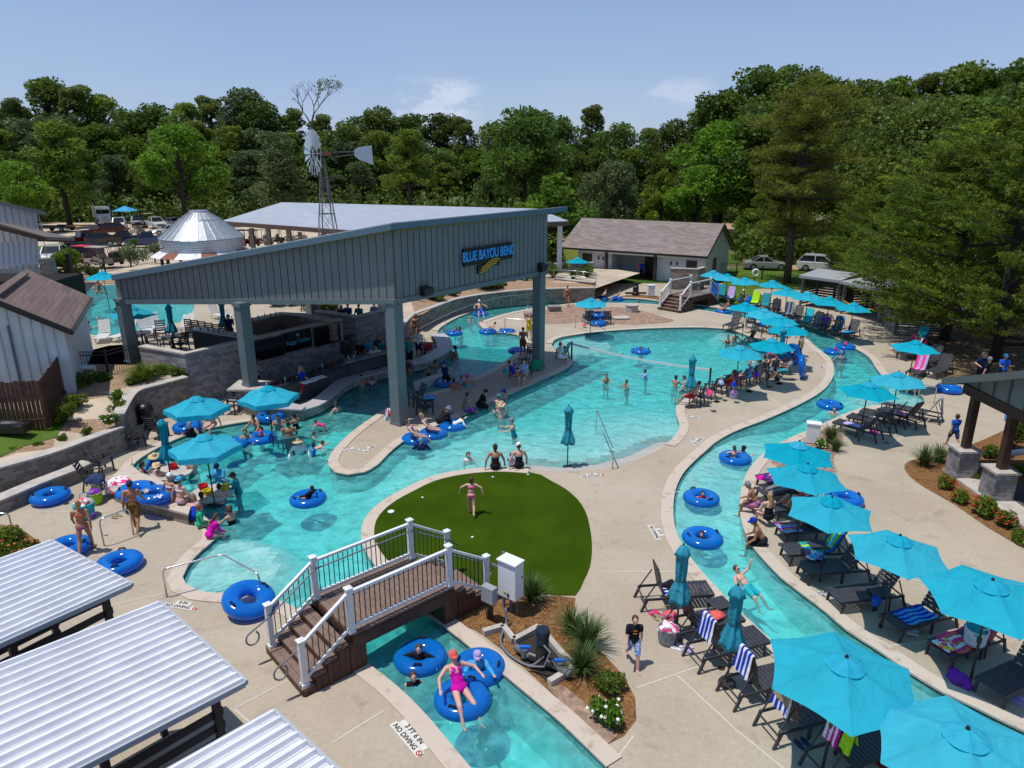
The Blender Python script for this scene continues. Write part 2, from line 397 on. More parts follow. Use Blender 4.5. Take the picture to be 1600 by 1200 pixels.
# big ground sheet with a rectangular hole for the concrete deck
RX0,RX1,RY0,RY1=-34.0,46.0,2.5,66.0
rect=[Vector((RX0,RY0,0)),Vector((RX1,RY0,0)),Vector((RX1,RY1,0)),Vector((RX0,RY1,0))]
def ground_mat():
 m=bpy.data.materials.new('woodland ground');m.use_nodes=True;t=m.node_tree;p=t.nodes['Principled BSDF']
 g=NN(t,'ShaderNodeTexCoord')
 n=NN(t,'ShaderNodeTexNoise',i_Scale=.12,i_Detail=7.0);t.links.new(g.outputs['Object'],n.inputs['Vector'])
 n2=NN(t,'ShaderNodeTexNoise',i_Scale=3.0,i_Detail=6.0);t.links.new(g.outputs['Object'],n2.inputs['Vector'])
 a=NN(t,'ShaderNodeMix',data_type='RGBA');a.inputs[6].default_value=(.045,.10,.014,1);a.inputs[7].default_value=(.16,.14,.07,1);t.links.new(mrange(t,n.outputs['Fac'],.45,.65),a.inputs[0])
 b=NN(t,'ShaderNodeMix',data_type='RGBA',blend_type='MULTIPLY');b.inputs[0].default_value=1;t.links.new(a.outputs[2],b.inputs[6])
 k=mrange(t,n2.outputs['Fac'],.3,.7,.7,1.15);cc=NN(t,'ShaderNodeCombineColor');[t.links.new(k,cc.inputs[i])for i in range(3)];t.links.new(cc.outputs[0],b.inputs[7])
 t.links.new(b.outputs[2],p.inputs['Base Color']);p.inputs['Roughness'].default_value=.95;p.inputs['Specular IOR Level'].default_value=.1
 return m
M_GROUND=ground_mat()
tag(sheet('ground',[Vector((-900,-60,0)),Vector((900,-60,0)),Vector((900,1500,0)),Vector((-900,1500,0))],[rect],-0.02,M_GROUND),kind='structure')
deck=sheet('pool_deck',rect,[OUT_L],0.0,M_CONC);tag(deck,kind='structure')
isl=sheet('island_deck',INN_L,[],0.0,M_CONC);tag(isl,kind='structure')
# pool basin: side walls and shaped floor
M_PLASTER=mat('pool plaster',(.62,.80,.78),.7,var=.06,vscale=1.5,spec=.2)
M_TILE=mat('waterline tile',(.05,.11,.12),.25,spec=.5)
bw=MB()
for L,cl_ in((OUT_L,True),(INN_L,True)):
 n=len(L)
 for i in range(n):
  a,b_=L[i],L[(i+1)%n]
  bw.cm=1;bw.quad((a.x,a.y,0.0),(b_.x,b_.y,0.0),(b_.x,b_.y,-.28),(a.x,a.y,-.28))
  bw.cm=0;bw.quad((a.x,a.y,-.28),(b_.x,b_.y,-.28),(b_.x,b_.y,-1.7),(a.x,a.y,-1.7))
tag(bw.build('pool_basin_walls',[M_PLASTER,M_TILE]),kind='structure')
BEACH=[G(u,v)for u,v in[(830,733),(884,737),(940,732),(1000,716),(1041,695)]]
def segd(x,y,a,b):
 dx,dy=b.x-a.x,b.y-a.y;t=max(0,min(1,((x-a.x)*dx+(y-a.y)*dy)/(dx*dx+dy*dy)))
 return math.hypot(x-a.x-t*dx,y-a.y-t*dy)
STEPS=[(G(318,893),2.2),(G(893,533),2.6),(G(1415,622),2.3),(G(1150,522),1.3)]
def floor_z(x,y):
 d=min(segd(x,y,BEACH[i],BEACH[i+1])for i in range(4))
 z=-0.045-0.085*d
 if z<-.42:z=-.42-(abs(z)-.42)*2.0
 z=max(z,-0.98)
 if y<17 and x>-4.6:z=-.98-.42*min(1,(17-y)/2.5)
 for c,r in STEPS:
  q=math.hypot(x-c.x,y-c.y)
  s=-0.20 if q<r else(-0.45 if q<r+.35 else(-0.7 if q<r+.7 else-9))
  z=max(z,s)
 return z
xs=[p.x for p in OUT_C];ys=[p.y for p in OUT_C]
fb=MB();st=.3
X0,X1,Y0,Y1=min(xs)-1,30.0,3.0,max(ys)+1
nx,ny=int((X1-X0)/st),int((Y1-Y0)/st)
fb.v=[(X0+i*st,Y0+j*st,floor_z(X0+i*st,Y0+j*st))for j in range(ny+1)for i in range(nx+1)]
for j in range(ny):
 for i in range(nx):
  a=j*(nx+1)+i;fb.f.append((a,a+1,a+nx+2,a+nx+1));fb.m.append(1 if fb.v[a][2]>-.14 and fb.v[a][2]<-.03 else 0)
tag(fb.build('pool_floor',[M_PLASTER,mat('wet beach concrete',(.40,.385,.345),.5,var=.08,vscale=2)],smooth=False),kind='structure')
# the water: one body with a rippled top; it tints what lies below by depth
def water_mat():
 m=bpy.data.materials.new('pool water');m.use_nodes=True;t=m.node_tree;t.nodes.remove(t.nodes['Principled BSDF'])
 o=t.nodes['Material Output'];g=NN(t,'ShaderNodeTexCoord')
 nzz=NN(t,'ShaderNodeTexNoise',i_Scale=1.2,i_Detail=3.0);t.links.new(g.outputs['Object'],nzz.inputs['Vector'])
 ad=NN(t,'ShaderNodeVectorMath',operation='MULTIPLY_ADD');ad.inputs[1].default_value=(.9,.9,.0)
 t.links.new(nzz.outputs['Color'],ad.inputs[0]);t.links.new(g.outputs['Object'],ad.inputs[2])
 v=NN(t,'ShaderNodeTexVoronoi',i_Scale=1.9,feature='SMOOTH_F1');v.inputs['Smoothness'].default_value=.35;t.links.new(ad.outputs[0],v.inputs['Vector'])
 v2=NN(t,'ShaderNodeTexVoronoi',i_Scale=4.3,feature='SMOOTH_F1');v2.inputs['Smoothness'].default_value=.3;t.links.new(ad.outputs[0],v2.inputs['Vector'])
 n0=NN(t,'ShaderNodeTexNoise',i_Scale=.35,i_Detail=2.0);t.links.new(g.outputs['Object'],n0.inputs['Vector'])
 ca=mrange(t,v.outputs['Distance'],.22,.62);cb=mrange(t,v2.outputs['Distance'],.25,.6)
 cs=mth(t,'MULTIPLY',mth(t,'ADD',mth(t,'MULTIPLY',ca,.6),mth(t,'MULTIPLY',cb,.4)),mrange(t,n0.outputs['Fac'],.35,.6,.45,1.0))  # caustic light web, put into the transparent colour of the surface
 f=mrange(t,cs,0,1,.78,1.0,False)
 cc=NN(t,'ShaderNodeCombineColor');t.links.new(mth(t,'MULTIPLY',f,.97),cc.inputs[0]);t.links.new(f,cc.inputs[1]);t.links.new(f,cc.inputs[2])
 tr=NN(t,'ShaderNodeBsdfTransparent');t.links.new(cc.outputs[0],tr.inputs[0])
 gl=NN(t,'ShaderNodeBsdfGlossy',i_Roughness=.04)
 w1=NN(t,'ShaderNodeTexNoise',i_Scale=2.2,i_Detail=4.0,i_Roughness=.6,i_Distortion=.8);t.links.new(g.outputs['Object'],w1.inputs['Vector'])
 bp=NN(t,'ShaderNodeBump',i_Strength=.7,i_Distance=.14);t.links.new(w1.outputs['Fac'],bp.inputs['Height'])
 t.links.new(bp.outputs[0],gl.inputs['Normal'])
 fr=NN(t,'ShaderNodeFresnel',i_IOR=1.33);t.links.new(bp.outputs[0],fr.inputs['Normal'])
 df=NN(t,'ShaderNodeBsdfDiffuse');df.inputs[0].default_value=(.15,.64,.64,1);t.links.new(bp.outputs[0],df.inputs['Normal'])
 milk=NN(t,'ShaderNodeMixShader');t.links.new(mrange(t,w1.outputs['Fac'],.34,.70,.20,.46),milk.inputs[0]);t.links.new(tr.outputs[0],milk.inputs[1]);t.links.new(df.outputs[0],milk.inputs[2])
 ms=NN(t,'ShaderNodeMixShader');t.links.new(fr.outputs[0],ms.inputs[0]);t.links.new(milk.outputs[0],ms.inputs[1]);t.links.new(gl.outputs[0],ms.inputs[2])
 t.links.new(ms.outputs[0],o.inputs['Surface'])
 va=NN(t,'ShaderNodeVolumeAbsorption');va.inputs['Color'].default_value=(.08,.93,.93,1);va.inputs['Density'].default_value=.78
 t.links.new(va.outputs[0],o.inputs['Volume'])
 return m
M_WATER=water_mat()
wb=MB();wb.prism([(X0-.5,2.8),(31,2.8),(31,Y1+.5),(X0-.5,Y1+.5)],-1.62,WZ)
tag(wb.build('pool_water',M_WATER),kind='structure')
# coping bands
def ribbon(name,pts,d0,d1,z,m,thick=.05):
 A=offset_line(pts,d0);B=offset_line(pts,d1);b=MB();n=len(pts)
 vs=[]
 for i in range(n):vs+=[(A[i].x,A[i].y,z),(B[i].x,B[i].y,z),(A[i].x,A[i].y,z-thick),(B[i].x,B[i].y,z-thick)]
 fs=[]
 for i in range(n-1):
  k=4*i;fs+=[(k,k+1,k+5,k+4),(k+2,k,k+4,k+6),(k+1,k+3,k+7,k+5)]
 b.add(vs,fs)
 bm_o=b.build(name,m);return bm_o
def sub(L,a,b):
 pa,pb=G(*a),G(*b)
 ia=min(range(len(L)),key=lambda i:(L[i]-pa).length);ib=min(range(len(L)),key=lambda i:(L[i]-pb).length)
 return L[ia:ib+1]if ia<=ib else L[ib:ia+1]
area=sum(OUT_C[i].x*OUT_C[i+1].y-OUT_C[i+1].x*OUT_C[i].y for i in range(len(OUT_C)-1))
sgo=1
for seg in(((735,1205),(489,644)),((684,517),(1432,613)),((1405,634),(2000,1330))):
 tag(ribbon('coping',sub(OUT_C,*seg),-.04,.36,.03,M_COPE),kind='structure')
for seg in(((950,1198),(827,734)),((1041,695),(862,537)),((893,559),(811,525)),((797,521),(1750,1330))):
 tag(ribbon('coping',sub(INN_C,*seg),.04,-.36,.03,M_COPE),kind='structure')
led=MB();led.prism([(p.x,p.y)for p in[G(196,726,.44),G(174,748,.44),G(176,764,.44),G(205,778,.44),G(250,789,.44),G(292,801,.44),G(303,796),G(275,780),G(248,766),G(222,756),G(206,743),G(207,729)]],-.02,.36)
lo=thing('raised_ledge','raised stone ledge with a pale top carrying two blue tubes at the pool edge','ledge');led.build('ledge_wall',M_STONE,lo)
led=MB();led.prism([(p.x,p.y)for p in[G(194,725,.44),G(171,748,.44),G(173,765,.44),G(203,780,.44),G(249,791,.44),G(294,803,.44),G(305,796),G(276,779.5),G(249,765.5),G(223,755.5),G(208,743),G(209,729)]],.362,.43);led.build('ledge_cap',M_COPE,lo)
# turf lawn on the island
TURF=[(606,782),(640,765),(668,752),(702,743),(745,737),(790,736),(827,738),(845,742),(862,752),(882,763),(902,780),(915,800),(922,826),(925,855),(922,885),(912,908),(899,931),(872,931),(840,928),(800,925),(720,920),(680,905),(640,885),(605,875),(590,862),(583,838),(586,812)]
tag(sheet('turf',smooth_line(g2(TURF),True),[],.012,M_TURF),kind='structure')
# mulch bed with pebbles by the channel
BED=[(742,985),(700,965),(712,925),(790,928),(840,932),(899,935),(890,965),(905,990),(940,1020),(975,1058),(992,1090),(994,1125),(975,1150),(950,1163),(900,1122),(858,1080),(820,1045),(780,1012)]
tag(sheet('mulch_bed',smooth_line(g2(BED),True),[],lambda x,y:.015,M_MULCH),kind='structure')
PEB=[(856,1074),(880,1072),(915,1100),(945,1125),(965,1150),(950,1163),(905,1125)]
tag(sheet('pebble_strip',smooth_line(g2(PEB),True),[],.022,M_PEBBLE),kind='structure')
for nm,px,mm in(('pebble_bed',[(840,488),(880,480),(930,479),(985,482),(1030,494),(1052,502),(1000,507),(960,506),(930,500),(890,505),(850,505),(835,497)],M_PEBBLE),('mulch_bed',[(1413,727),(1440,715),(1475,708),(1530,690),(1600,660),(1680,640),(1700,900),(1640,880),(1590,852),(1540,822),(1490,788),(1430,752)],M_MULCH),('pebble_bed',[(1280,668),(1310,672),(1318,690),(1308,705),(1302,720),(1308,738),(1290,738),(1270,728),(1215,730),(1204,722),(1222,704),(1255,690)],M_PEBBLE),('mulch_bed',[(-60,815),(0,820),(30,826),(62,848),(72,860),(40,880),(-60,900)],M_MULCH),('pebble_bed',[(968,463),(1000,461),(1030,464),(1032,468.5),(1002,466),(972,464.7)],M_MULCH),('lawn',[(1120,470),(1132,440),(1165,418),(1260,425),(1330,440),(1262,452),(1180,452),(1205,470),(1160,475)],M_GRASS),('lawn',[(852,402),(862,372),(880,355),(925,350),(905,395),(880,412)],M_GRASS),('leaf_litter',[(1395,545),(1460,525),(1560,500),(1700,480),(1900,640),(1700,610),(1560,600),(1480,595),(1450,575),(1420,560)],M_LEAFLIT),('dirt_road',[(855,372),(885,345),(925,336),(1060,335),(1200,350),(1420,420),(1420,480),(1330,436),(1258,424),(1168,412),(1140,380),(950,350),(905,362),(880,375)],M_DIRT)):
 tag(sheet(nm,smooth_line(g2(px),True),[],.014 if nm!='lawn' else.01,mm),kind='structure')
 # expansion joints in the concrete
jb=MB();M_JOINT=mat('joint sealant',(.55,.50,.42),.8)
for a,b_ in(((994,1075),(1095,1040)),((1058,1055),(1150,1140)),((940,894),(1068,893)),((0,985),(265,925)),((366,1107),(450,1063)),((1150,1140),(1260,1230)),((1375,1010),(1480,1000)),((990,1150),(960,1190)),((1064,768),(905,760)),((1225,640),(1180,600)),((1420,760),(1310,735)),((1600,930),(1420,905)),((1390,700),(1440,655)),((1380,560),(1480,600)),((60,800),(170,800)),((366,1107),(470,1200)),((600,1110),(520,1160)),((1490,640),(1600,660))):
 p,q=G(*a,.006),G(*b_,.006);jb.bar(p,q,.035,.004)
tag(jb.build('deck_joint',M_JOINT),kind='structure')
# ------------------------------------------------------------------ upper terrace, parking and their retaining walls
TZ=1.5
WALL1=[G(-60,745,1.0),G(0,728,1.0),G(75,707,1.0),G(131,687,1.0),G(188,666,1.0)]
WALL2=[G(188,659,1.5),G(208,612,1.5),G(245,600,1.5),G(290,588,1.5)]
C_A,C_B,C_C=G(222,540,2.5),G(290,552,2.5),G(373,533,2.5)
C_D=G(531.5,498,2.5)
BK0,BK1,BK2=G(495,485,2.5),G(556,494,2.5),G(604,483,2.5)
RIV=[G(604,483,1.2)]+[G(u,v,1.2)for u,v in[(642,492.5),(677,479),(715,466),(771,457),(827,452),(880,450),(929,449)]]
RIV=RIV[1:]
def nog(p,z=0):return Vector((p.x,p.y,z))
upper_outline=[nog(p)for p in WALL1]+[nog(p)for p in WALL2[1:]]+[nog(C_B)+Vector((-.05,-.4,0)),nog(C_B),nog(C_C),nog(C_D),nog(BK1),nog(BK2)]+[nog(RIV[0])+Vector((-.3,0,0))]+[nog(p)for p in RIV]+[Vector((12,66,0)),Vector((2,84,0)),Vector((-5,128,0)),Vector((-80,150,0)),Vector((-95,60,0)),Vector((-60,20,0))]
def upz(x,y):
 z=TZ
 if y>56:z=TZ-min(1,(y-56)/26)*1.35
 # the planted slope drops towards the low wall at the left
 d=min(segd(x,y,nog(WALL1[i]),nog(WALL1[i+1]))for i in range(4))
 if y<32:z=min(z,.80+max(0,d-.3)*.15)
 dr=min(segd(x,y,nog(RIV[i]),nog(RIV[i+1]))for i in range(len(RIV)-1))
 z=min(z,1.1+dr*.12)
 return z
UP=sheet('upper_ground',upper_outline,[smooth_line([nog(G(u,v,1.4))for u,v in[(135,520),(128,480),(140,455),(170,447),(215,447),(262,452),(300,462),(303,485),(288,503),(255,512),(215,520),(175,528)]],True)],upz,M_GRAVEL,step=2.5)
tag(UP,kind='structure')
LP=smooth_line([nog(G(u,v,1.4))for u,v in[(135,520),(128,480),(140,455),(170,447),(215,447),(262,452),(300,462),(303,485),(288,503),(255,512),(215,520),(175,528)]],True)
lb=MB();n=len(LP)
for i in range(n):
 a,b_=LP[i],LP[(i+1)%n];lb.quad((a.x,a.y,TZ),(b_.x,b_.y,TZ),(b_.x,b_.y,.3),(a.x,a.y,.3))
tag(lb.build('upper_pool_basin',M_PLASTER),kind='structure')
tag(sheet('upper_pool_floor',LP,[],.42,M_PLASTER),kind='structure')
wb=MB();wb.prism([(p.x,p.y)for p in offset_line(LP,-.001,True)],.40,TZ-.1)
tag(wb.build('upper_pool_water',M_WATER),kind='structure')
def upg(nm,px,mm,dz=.02,zz=TZ):
 tag(sheet(nm,smooth_line([nog(G(u,v,zz))for u,v in px],True,1.0),[]if nm!='terrace_deck' else[LP],lambda x,y:upz(x,y)+dz,mm,step=1.6),kind='structure')
 # concrete terrace round the upper pool and bar
tag(sheet('terrace_deck',[nog(C_A),nog(C_B)+Vector((0,.05,0)),nog(C_C)+Vector((-.02,.02,0)),nog(C_D)+Vector((-.02,0,0)),nog(BK1)+Vector((0,.05,0)),nog(BK2)+Vector((-.4,0,0)),Vector((-9,46,0)),Vector((-9,54,0)),Vector((-24,55,0)),Vector((-42,55,0)),Vector((-44,40,0)),Vector((-34,33,0)),Vector((-22,33.2,0))],[LP],TZ+.02,M_CONC),kind='structure')
upg('wood_chip_bed',[(-60,738),(0,722),(75,701),(131,681),(180,663),(187,648),(204,612),(245,597),(286,586),(262,572),(222,552),(172,556),(112,580),(106,640),(80,668),(0,676),(-60,680)],M_CHIPS,.02,.95)
upg('lawn',[(-60,733),(-60,664),(80,660),(104,664),(88,684),(40,698),(0,714)],M_GRASS,.04,.95)
upg('wood_chip_bed',[(85,424),(180,424),(300,418),(420,402),(470,395),(480,405),(300,437),(95,440)],M_CHIPS,.03)
upg('wood_chip_bed',[(652,485),(680,472),(715,461),(771,451),(827,446),(880,444),(925,444),(925,436),(870,430),(800,432),(740,440),(650,452)],M_CHIPS,.03)
upg('lawn',[(40,372),(100,364),(165,364),(180,369),(110,375),(60,377)],M_GRASS,.03)
def wall_thing(name,label,pts,wd,z0,z1,mstone,cap=.07,capover=.05,group=None):
 o=thing(name,label,'wall',pts[0],group=group);o.location=(0,0,0)
 b=MB();ribbon_wall(b,pts,wd,z0,z1);b.build('wall',mstone,o)
 c=MB();f0=z1 if callable(z1)else(lambda t,z=z1:z)
 ribbon_wall(c,pts,wd+2*capover,f0,(lambda t:f0(t)+cap));c.build('cap',M_CAP,o)
 return o
wall_thing('retaining_wall','long curving low stone retaining wall below the wood chip slope at far left',smooth_line(WALL1),.34,-.02,.95,M_STONE)
wall_thing('retaining_wall','stone retaining wall behind the black trash can with a stepped pale cap',smooth_line([WALL1[-1]]+WALL2[1:]),.36,-.02,1.45,M_STONE)
wall_thing('stone_bench_wall','low curved stone seat wall in front of the retaining wall at far left',smooth_line([G(-60,800,.45),G(0,778,.45),G(60,753,.45),G(105,736,.45),G(137,722,.45)]),.45,-.02,.42,M_STONE)
wall_thing('terrace_wall','tall stone wall of the bar terrace under the grey canopy',[nog(C_A),nog(C_B),nog(C_C),nog(C_D)],.34,-.02,2.45,M_STONEB,.08)
wall_thing('terrace_wall','stone wall block with a pale cap behind the bar guests',[nog(BK0),nog(BK1),nog(BK2),nog(BK2)+Vector((-1.0,3.2,0))],.34,-.02,2.45,M_STONEB,.08)
wall_thing('retaining_wall','long curved stone retaining wall behind the far lazy river bend',smooth_line([nog(BK2)+Vector((.6,.2,0))]+[nog(p)for p in RIV]),.3,-.02,1.15,M_STONE)
wall_thing('retaining_wall','upper stone retaining wall beside the ramp railing near the washroom building',smooth_line([G(u,v,1.3)for u,v in[(868,437),(900,441),(929,444)]]),.3,.0,1.4,M_STONE)
wall_thing('privacy_wall','short stone privacy wall at the left end of the washroom building',[G(890,410,1.9),G(927,410,1.9)],.3,-.02,1.85,M_STONE)
wall_thing('privacy_wall','short stone privacy wall at the right end of the washroom building',[G(1048,418.5,1.9),G(1090,420,1.9),G(1100,417,1.9)],.3,-.02,1.85,M_STONE)
wall_thing('retaining_wall','distant stone wall at the left of the washroom building beside the grass',[G(860,420,1.2),G(888,408,1.2)],.3,-.02,1.15,M_STONE)
# ------------------------------------------------------------------ shared paints
M_TEAL=mat('grey green steel paint',(.13,.165,.175),.45,var=.06,vscale=1.2,spec=.45)
M_SIDE=mat('grey green siding',(.185,.195,.19),.55,var=.07,vscale=.8,spec=.3)
M_SEAM=mat('siding seam',(.05,.06,.065),.7)
M_FASC=mat('blue grey fascia',(.10,.17,.22),.4,spec=.5)
M_GALV=mat('galvalume roof',(.62,.64,.66),.38,metal=.55,var=.06,vscale=.7)
M_WROOF=mat('white ribbed roof',(.71,.72,.75),.4,metal=.0,var=.05,vscale=2.0,spec=.5)
M_WHITE=mat('white paint',(.72,.73,.74),.45,spec=.4,var=.03,vscale=4)
M_WWALL=mat('white board siding',(.62,.65,.68),.6,var=.05,vscale=1.0)
M_BLACK=mat('black metal',(.012,.012,.014),.4,spec=.5)
M_DARKW=mat('dark brown stained wood',(.045,.022,.014),.6,var=.25,vscale=6,bump=.3)
M_DECKB=mat('composite deck board',(.20,.132,.102),.6,var=.14,vscale=5,bump=.25,bscale=50)
M_SKIRT=mat('reddish brown skirt board',(.070,.030,.018),.6,var=.22,vscale=5,bump=.3)
M_FENCE=mat('weathered brown fence picket',(.075,.032,.018),.8,var=.35,vscale=4,bump=.4)
M_CHAR=mat('charcoal slat paint',(.030,.027,.036),.55,var=.12,vscale=5)
M_GSLAT=mat('grey green slat paint',(.12,.14,.14),.6,var=.12,vscale=4)
M_CHROME=mat('brushed stainless tube',(.55,.55,.55),.25,metal=.9)
M_GREYP=mat('grey painted handrail',(.16,.17,.19),.4,spec=.5)
M_DKDECK=mat('dark grey deck floor',(.10,.09,.10),.7,var=.1)
def shingle_mat(name,c1,c2):
 m=bpy.data.materials.new(name);m.use_nodes=True;t=m.node_tree;p=t.nodes['Principled BSDF']
 g=NN(t,'ShaderNodeTexCoord');s=NN(t,'ShaderNodeSeparateXYZ');t.links.new(g.outputs['Object'],s.inputs[0])
 rw=mth(t,'FLOOR',mth(t,'MULTIPLY',s.outputs['Z'],9.0))
 c=NN(t,'ShaderNodeCombineXYZ');t.links.new(mth(t,'ADD',mth(t,'MULTIPLY',mth(t,'ADD',s.outputs['X'],mth(t,'MULTIPLY',s.outputs['Y'],.7)),2.5),mth(t,'MULTIPLY',rw,2.7)),c.inputs[0]);t.links.new(rw,c.inputs[1])
 v=NN(t,'ShaderNodeTexVoronoi',i_Scale=1.0);t.links.new(c.outputs[0],v.inputs['Vector'])
 sp=NN(t,'ShaderNodeSeparateColor');t.links.new(v.outputs['Color'],sp.inputs[0])
 a=NN(t,'ShaderNodeMix',data_type='RGBA');a.inputs[6].default_value=(*c1,1);a.inputs[7].default_value=(*c2,1);t.links.new(sp.outputs[0],a.inputs[0])
 fr=mth(t,'FRACT',mth(t,'MULTIPLY',s.outputs['Z'],9.0));jl=mrange(t,fr,0,.2,.55,1.0)
 cc=NN(t,'ShaderNodeCombineColor');[t.links.new(jl,cc.inputs[i])for i in range(3)]
 d=NN(t,'ShaderNodeMix',data_type='RGBA',blend_type='MULTIPLY');d.inputs[0].default_value=1;t.links.new(a.outputs[2],d.inputs[6]);t.links.new(cc.outputs[0],d.inputs[7])
 t.links.new(d.outputs[2],p.inputs['Base Color']);p.inputs['Roughness'].default_value=.9
 return m
M_SHING=shingle_mat('brown grey shingle',(.17,.135,.120),(.26,.215,.195))
M_SHING2=shingle_mat('warm brown shingle',(.13,.088,.072),(.19,.135,.115))
def text_mesh(s,name,m,parent,M,size=1.0,ext=.02,bold=0.0):
 c=bpy.data.curves.new(name,'FONT');c.body=s;c.size=size;c.extrude=ext;c.offset=bold;c.align_x='CENTER';c.align_y='CENTER';c.resolution_u=3
 o=bpy.data.objects.new(name+'_src',c);col.objects.link(o)
 dg=bpy.context.evaluated_depsgraph_get();dg.update()
 me=bpy.data.meshes.new_from_object(o.evaluated_get(dg));bpy.data.objects.remove(o);bpy.data.curves.remove(c)
 me.name=name;me.materials.clear();me.materials.append(m)
 r=bpy.data.objects.new(name,me);col.objects.link(r)
 if parent is not None:r.parent=parent
 r.matrix_local=M
 return r
def slab(b,pts,th):
 """thick plate: pts top polygon (any plane), dropped by th in z"""
 n=len(pts);vs=[tuple(p)for p in pts]+[(p[0],p[1],p[2]-th)for p in pts]
 a=sum(pts[i][0]*pts[(i+1)%n][1]-pts[(i+1)%n][0]*pts[i][1]for i in range(n))
 fs=[tuple(range(n)),tuple(range(2*n-1,n-1,-1))]+[(i+n,(i+1)%n+n,(i+1)%n,i)for i in range(n)]
 if a<0:fs=[f[::-1]for f in fs]
 return b.add(vs,fs)
 # ------------------------------------------------------------------ the big swim-up bar canopy
Fb,Rb=Vector((-4.8,28.8,0)),Vector((1.8,38.0,0))
Lb=nog(G(203,565,1.5));Bb=Lb+Rb-Fb
cano=thing('bar_canopy','large grey green canopy on tall square columns over the swim-up bar','canopy')
def colm(p,z0,z1,wd=.53):
 b=MB();ang=math.atan2(Rb.y-Fb.y,Rb.x-Fb.x)
 b.box((0,0,(z1-z0)/2),(wd,wd,z1-z0),ang);b.box((0,0,.06),(wd+.08,wd+.08,.10),ang)
 b.box((0,0,z1-z0-.1),(wd+.1,wd+.1,.16),ang)
 o=b.build('column',M_TEAL,cano,loc=(p.x,p.y,z0));return o
Mm=nog(G(392,603,1.07))
zF,zR,zL=5.46,5.30,GD(190,471,Lb.y).z
dRF,dLF=(Rb-Fb).normalized(),(Lb-Fb).normalized()
colm(Fb+dRF*.1+dLF*.2,0.0,zF+.1);colm(Rb-dRF*.6,0.0,zR+.1,.50);colm(Mm,1.12,5.0,.5);colm(Lb-dLF*.2,TZ,zL+.2,.5);colm(Bb,TZ,zL+.2,.55)
def fwall(p0,p1,zb0,zb1,zt0,zt1,nrm,name):
 b=MB();n=nrm*.09;L=(p1-p0).length;k=int(L/.36)
 b.cm=0
 A=[p0+n+Vector((0,0,zb0)),p1+n+Vector((0,0,zb1)),p1+n+Vector((0,0,zt1)),p0+n+Vector((0,0,zt0))]
 Bq=[q-2*n for q in A]
 b.add(A+Bq,[(0,1,2,3),(7,6,5,4),(0,4,5,1),(3,2,6,7),(0,3,7,4),(1,5,6,2)])
 b.cm=1
 for i in range(1,k):
  t=i/k;q=p0.lerp(p1,t)+n*1.12;z0=zb0+(zb1-zb0)*t;z1=zt0+(zt1-zt0)*t
  b.bar(q+Vector((0,0,z0+.12)),q+Vector((0,0,z1)),.018,.02)
 b.cm=2
 b.bar(A[0]+n*.2,A[1]+n*.2,.10,.22)
 return b.build(name,[M_SIDE,M_SEAM,M_TEAL],cano)
zt=lambda u,v,Y:GD(u,v,Y).z
ztF,ztR,ztL=zt(640,352,28.8)-.15,zt(858,327,38)-.15,zt(192,428,Lb.y)-.15
nL=Vector((dLF.y,-dLF.x,0));nL=nL if nL.y<0 else-nL
nR=Vector((dRF.y,-dRF.x,0));nR=nR if nR.x>0 else-nR
fwall(Fb,Lb,zF,zL,ztF,ztL,nL,'siding_wall')
fwall(Rb,Fb,zR,zF,ztR,ztF,nR,'siding_wall')
fwall(Lb,Bb,zL,zL,ztL,ztL+.2,-nR,'siding_wall');fwall(Rb,Bb,zR,zL,ztR,ztL+.2,-nL,'siding_wall')
rF=GD(636,348,28.3);rL=GD(174,429,Lb.y-.3);rR=GD(886,322,39.3)
rF=Vector((-4.75,28.3,rF.z));rB=rL+rR-rF
rb=MB();slab(rb,[rF,rR,rB,rL],.06);rb.build('roof',M_GALV,cano)
rb=MB()
for a,b_ in((rF,rR),(rF,rL),(rL,rB),(rR,rB)):
 rb.bar(a-Vector((0,0,.16)),b_-Vector((0,0,.16)),.08,.24)
rb.build('fascia',M_FASC,cano)
rb=MB()
yel=mat('yellow reflected light',(.30,.20,.03),.6)  # yellow strip stands for light reflected along the soffit, as colour
for a,b_,nn in((Fb+Vector((0,0,ztF+.02)),Rb+Vector((0,0,ztR+.02)),nR),(Fb+Vector((0,0,ztF+.02)),Lb+Vector((0,0,ztL+.02)),nL)):
 rb.bar(a+nn*.14-Vector((0,0,.08)),b_+nn*.14-Vector((0,0,.08)),.05,.05)
rb.build('reflected_light_strip',yel,cano)
def on_right(u,v):
 """point of the right siding plane seen at a photograph position"""
 d=ray(u,v);o=Vector((0,0,CAMH));n=nR;t=((Fb-o).dot(n))/(d.dot(n));return o+d*t
sgc=on_right(759,400)
sg=thing('canopy_sign','black sign with blue capital letters and orange waves on the canopy wall','sign',sgc+nR*.16)
Ms=Matrix((dRF,Vector((0,0,1)),nR)).transposed().to_4x4()
b=MB();wS=(on_right(797,399)-on_right(722,403)).length
b.box((0,.12,-.02),(wS,.78,.16));bx=b.build('backing_board',M_BLACK,sg);bx.matrix_local=Ms
M_SBLUE=mat('sign blue letters',(.05,.36,.85),.4);M_SOR=mat('sign orange',(.75,.38,.05),.4)
text_mesh('BLUE BAYOU BEND','lettering',M_SBLUE,sg,Ms@Matrix.Translation((0,.13,.08))@Matrix.Scale(.74,4,(1,0,0)),.62,.02,.012)
b=MB()
wv=lambda x:.10*math.sin(x*3.4+.4)+.10*x
b.prism([(x,wv(x)-.40-.18)for x in np.linspace(-.85,.85,14)]+[(x,wv(x)-.40+.20)for x in np.linspace(.85,-.85,14)],-.05,.04)
o=b.build('wave_backing',M_BLACK,sg);o.matrix_local=Ms
b=MB()
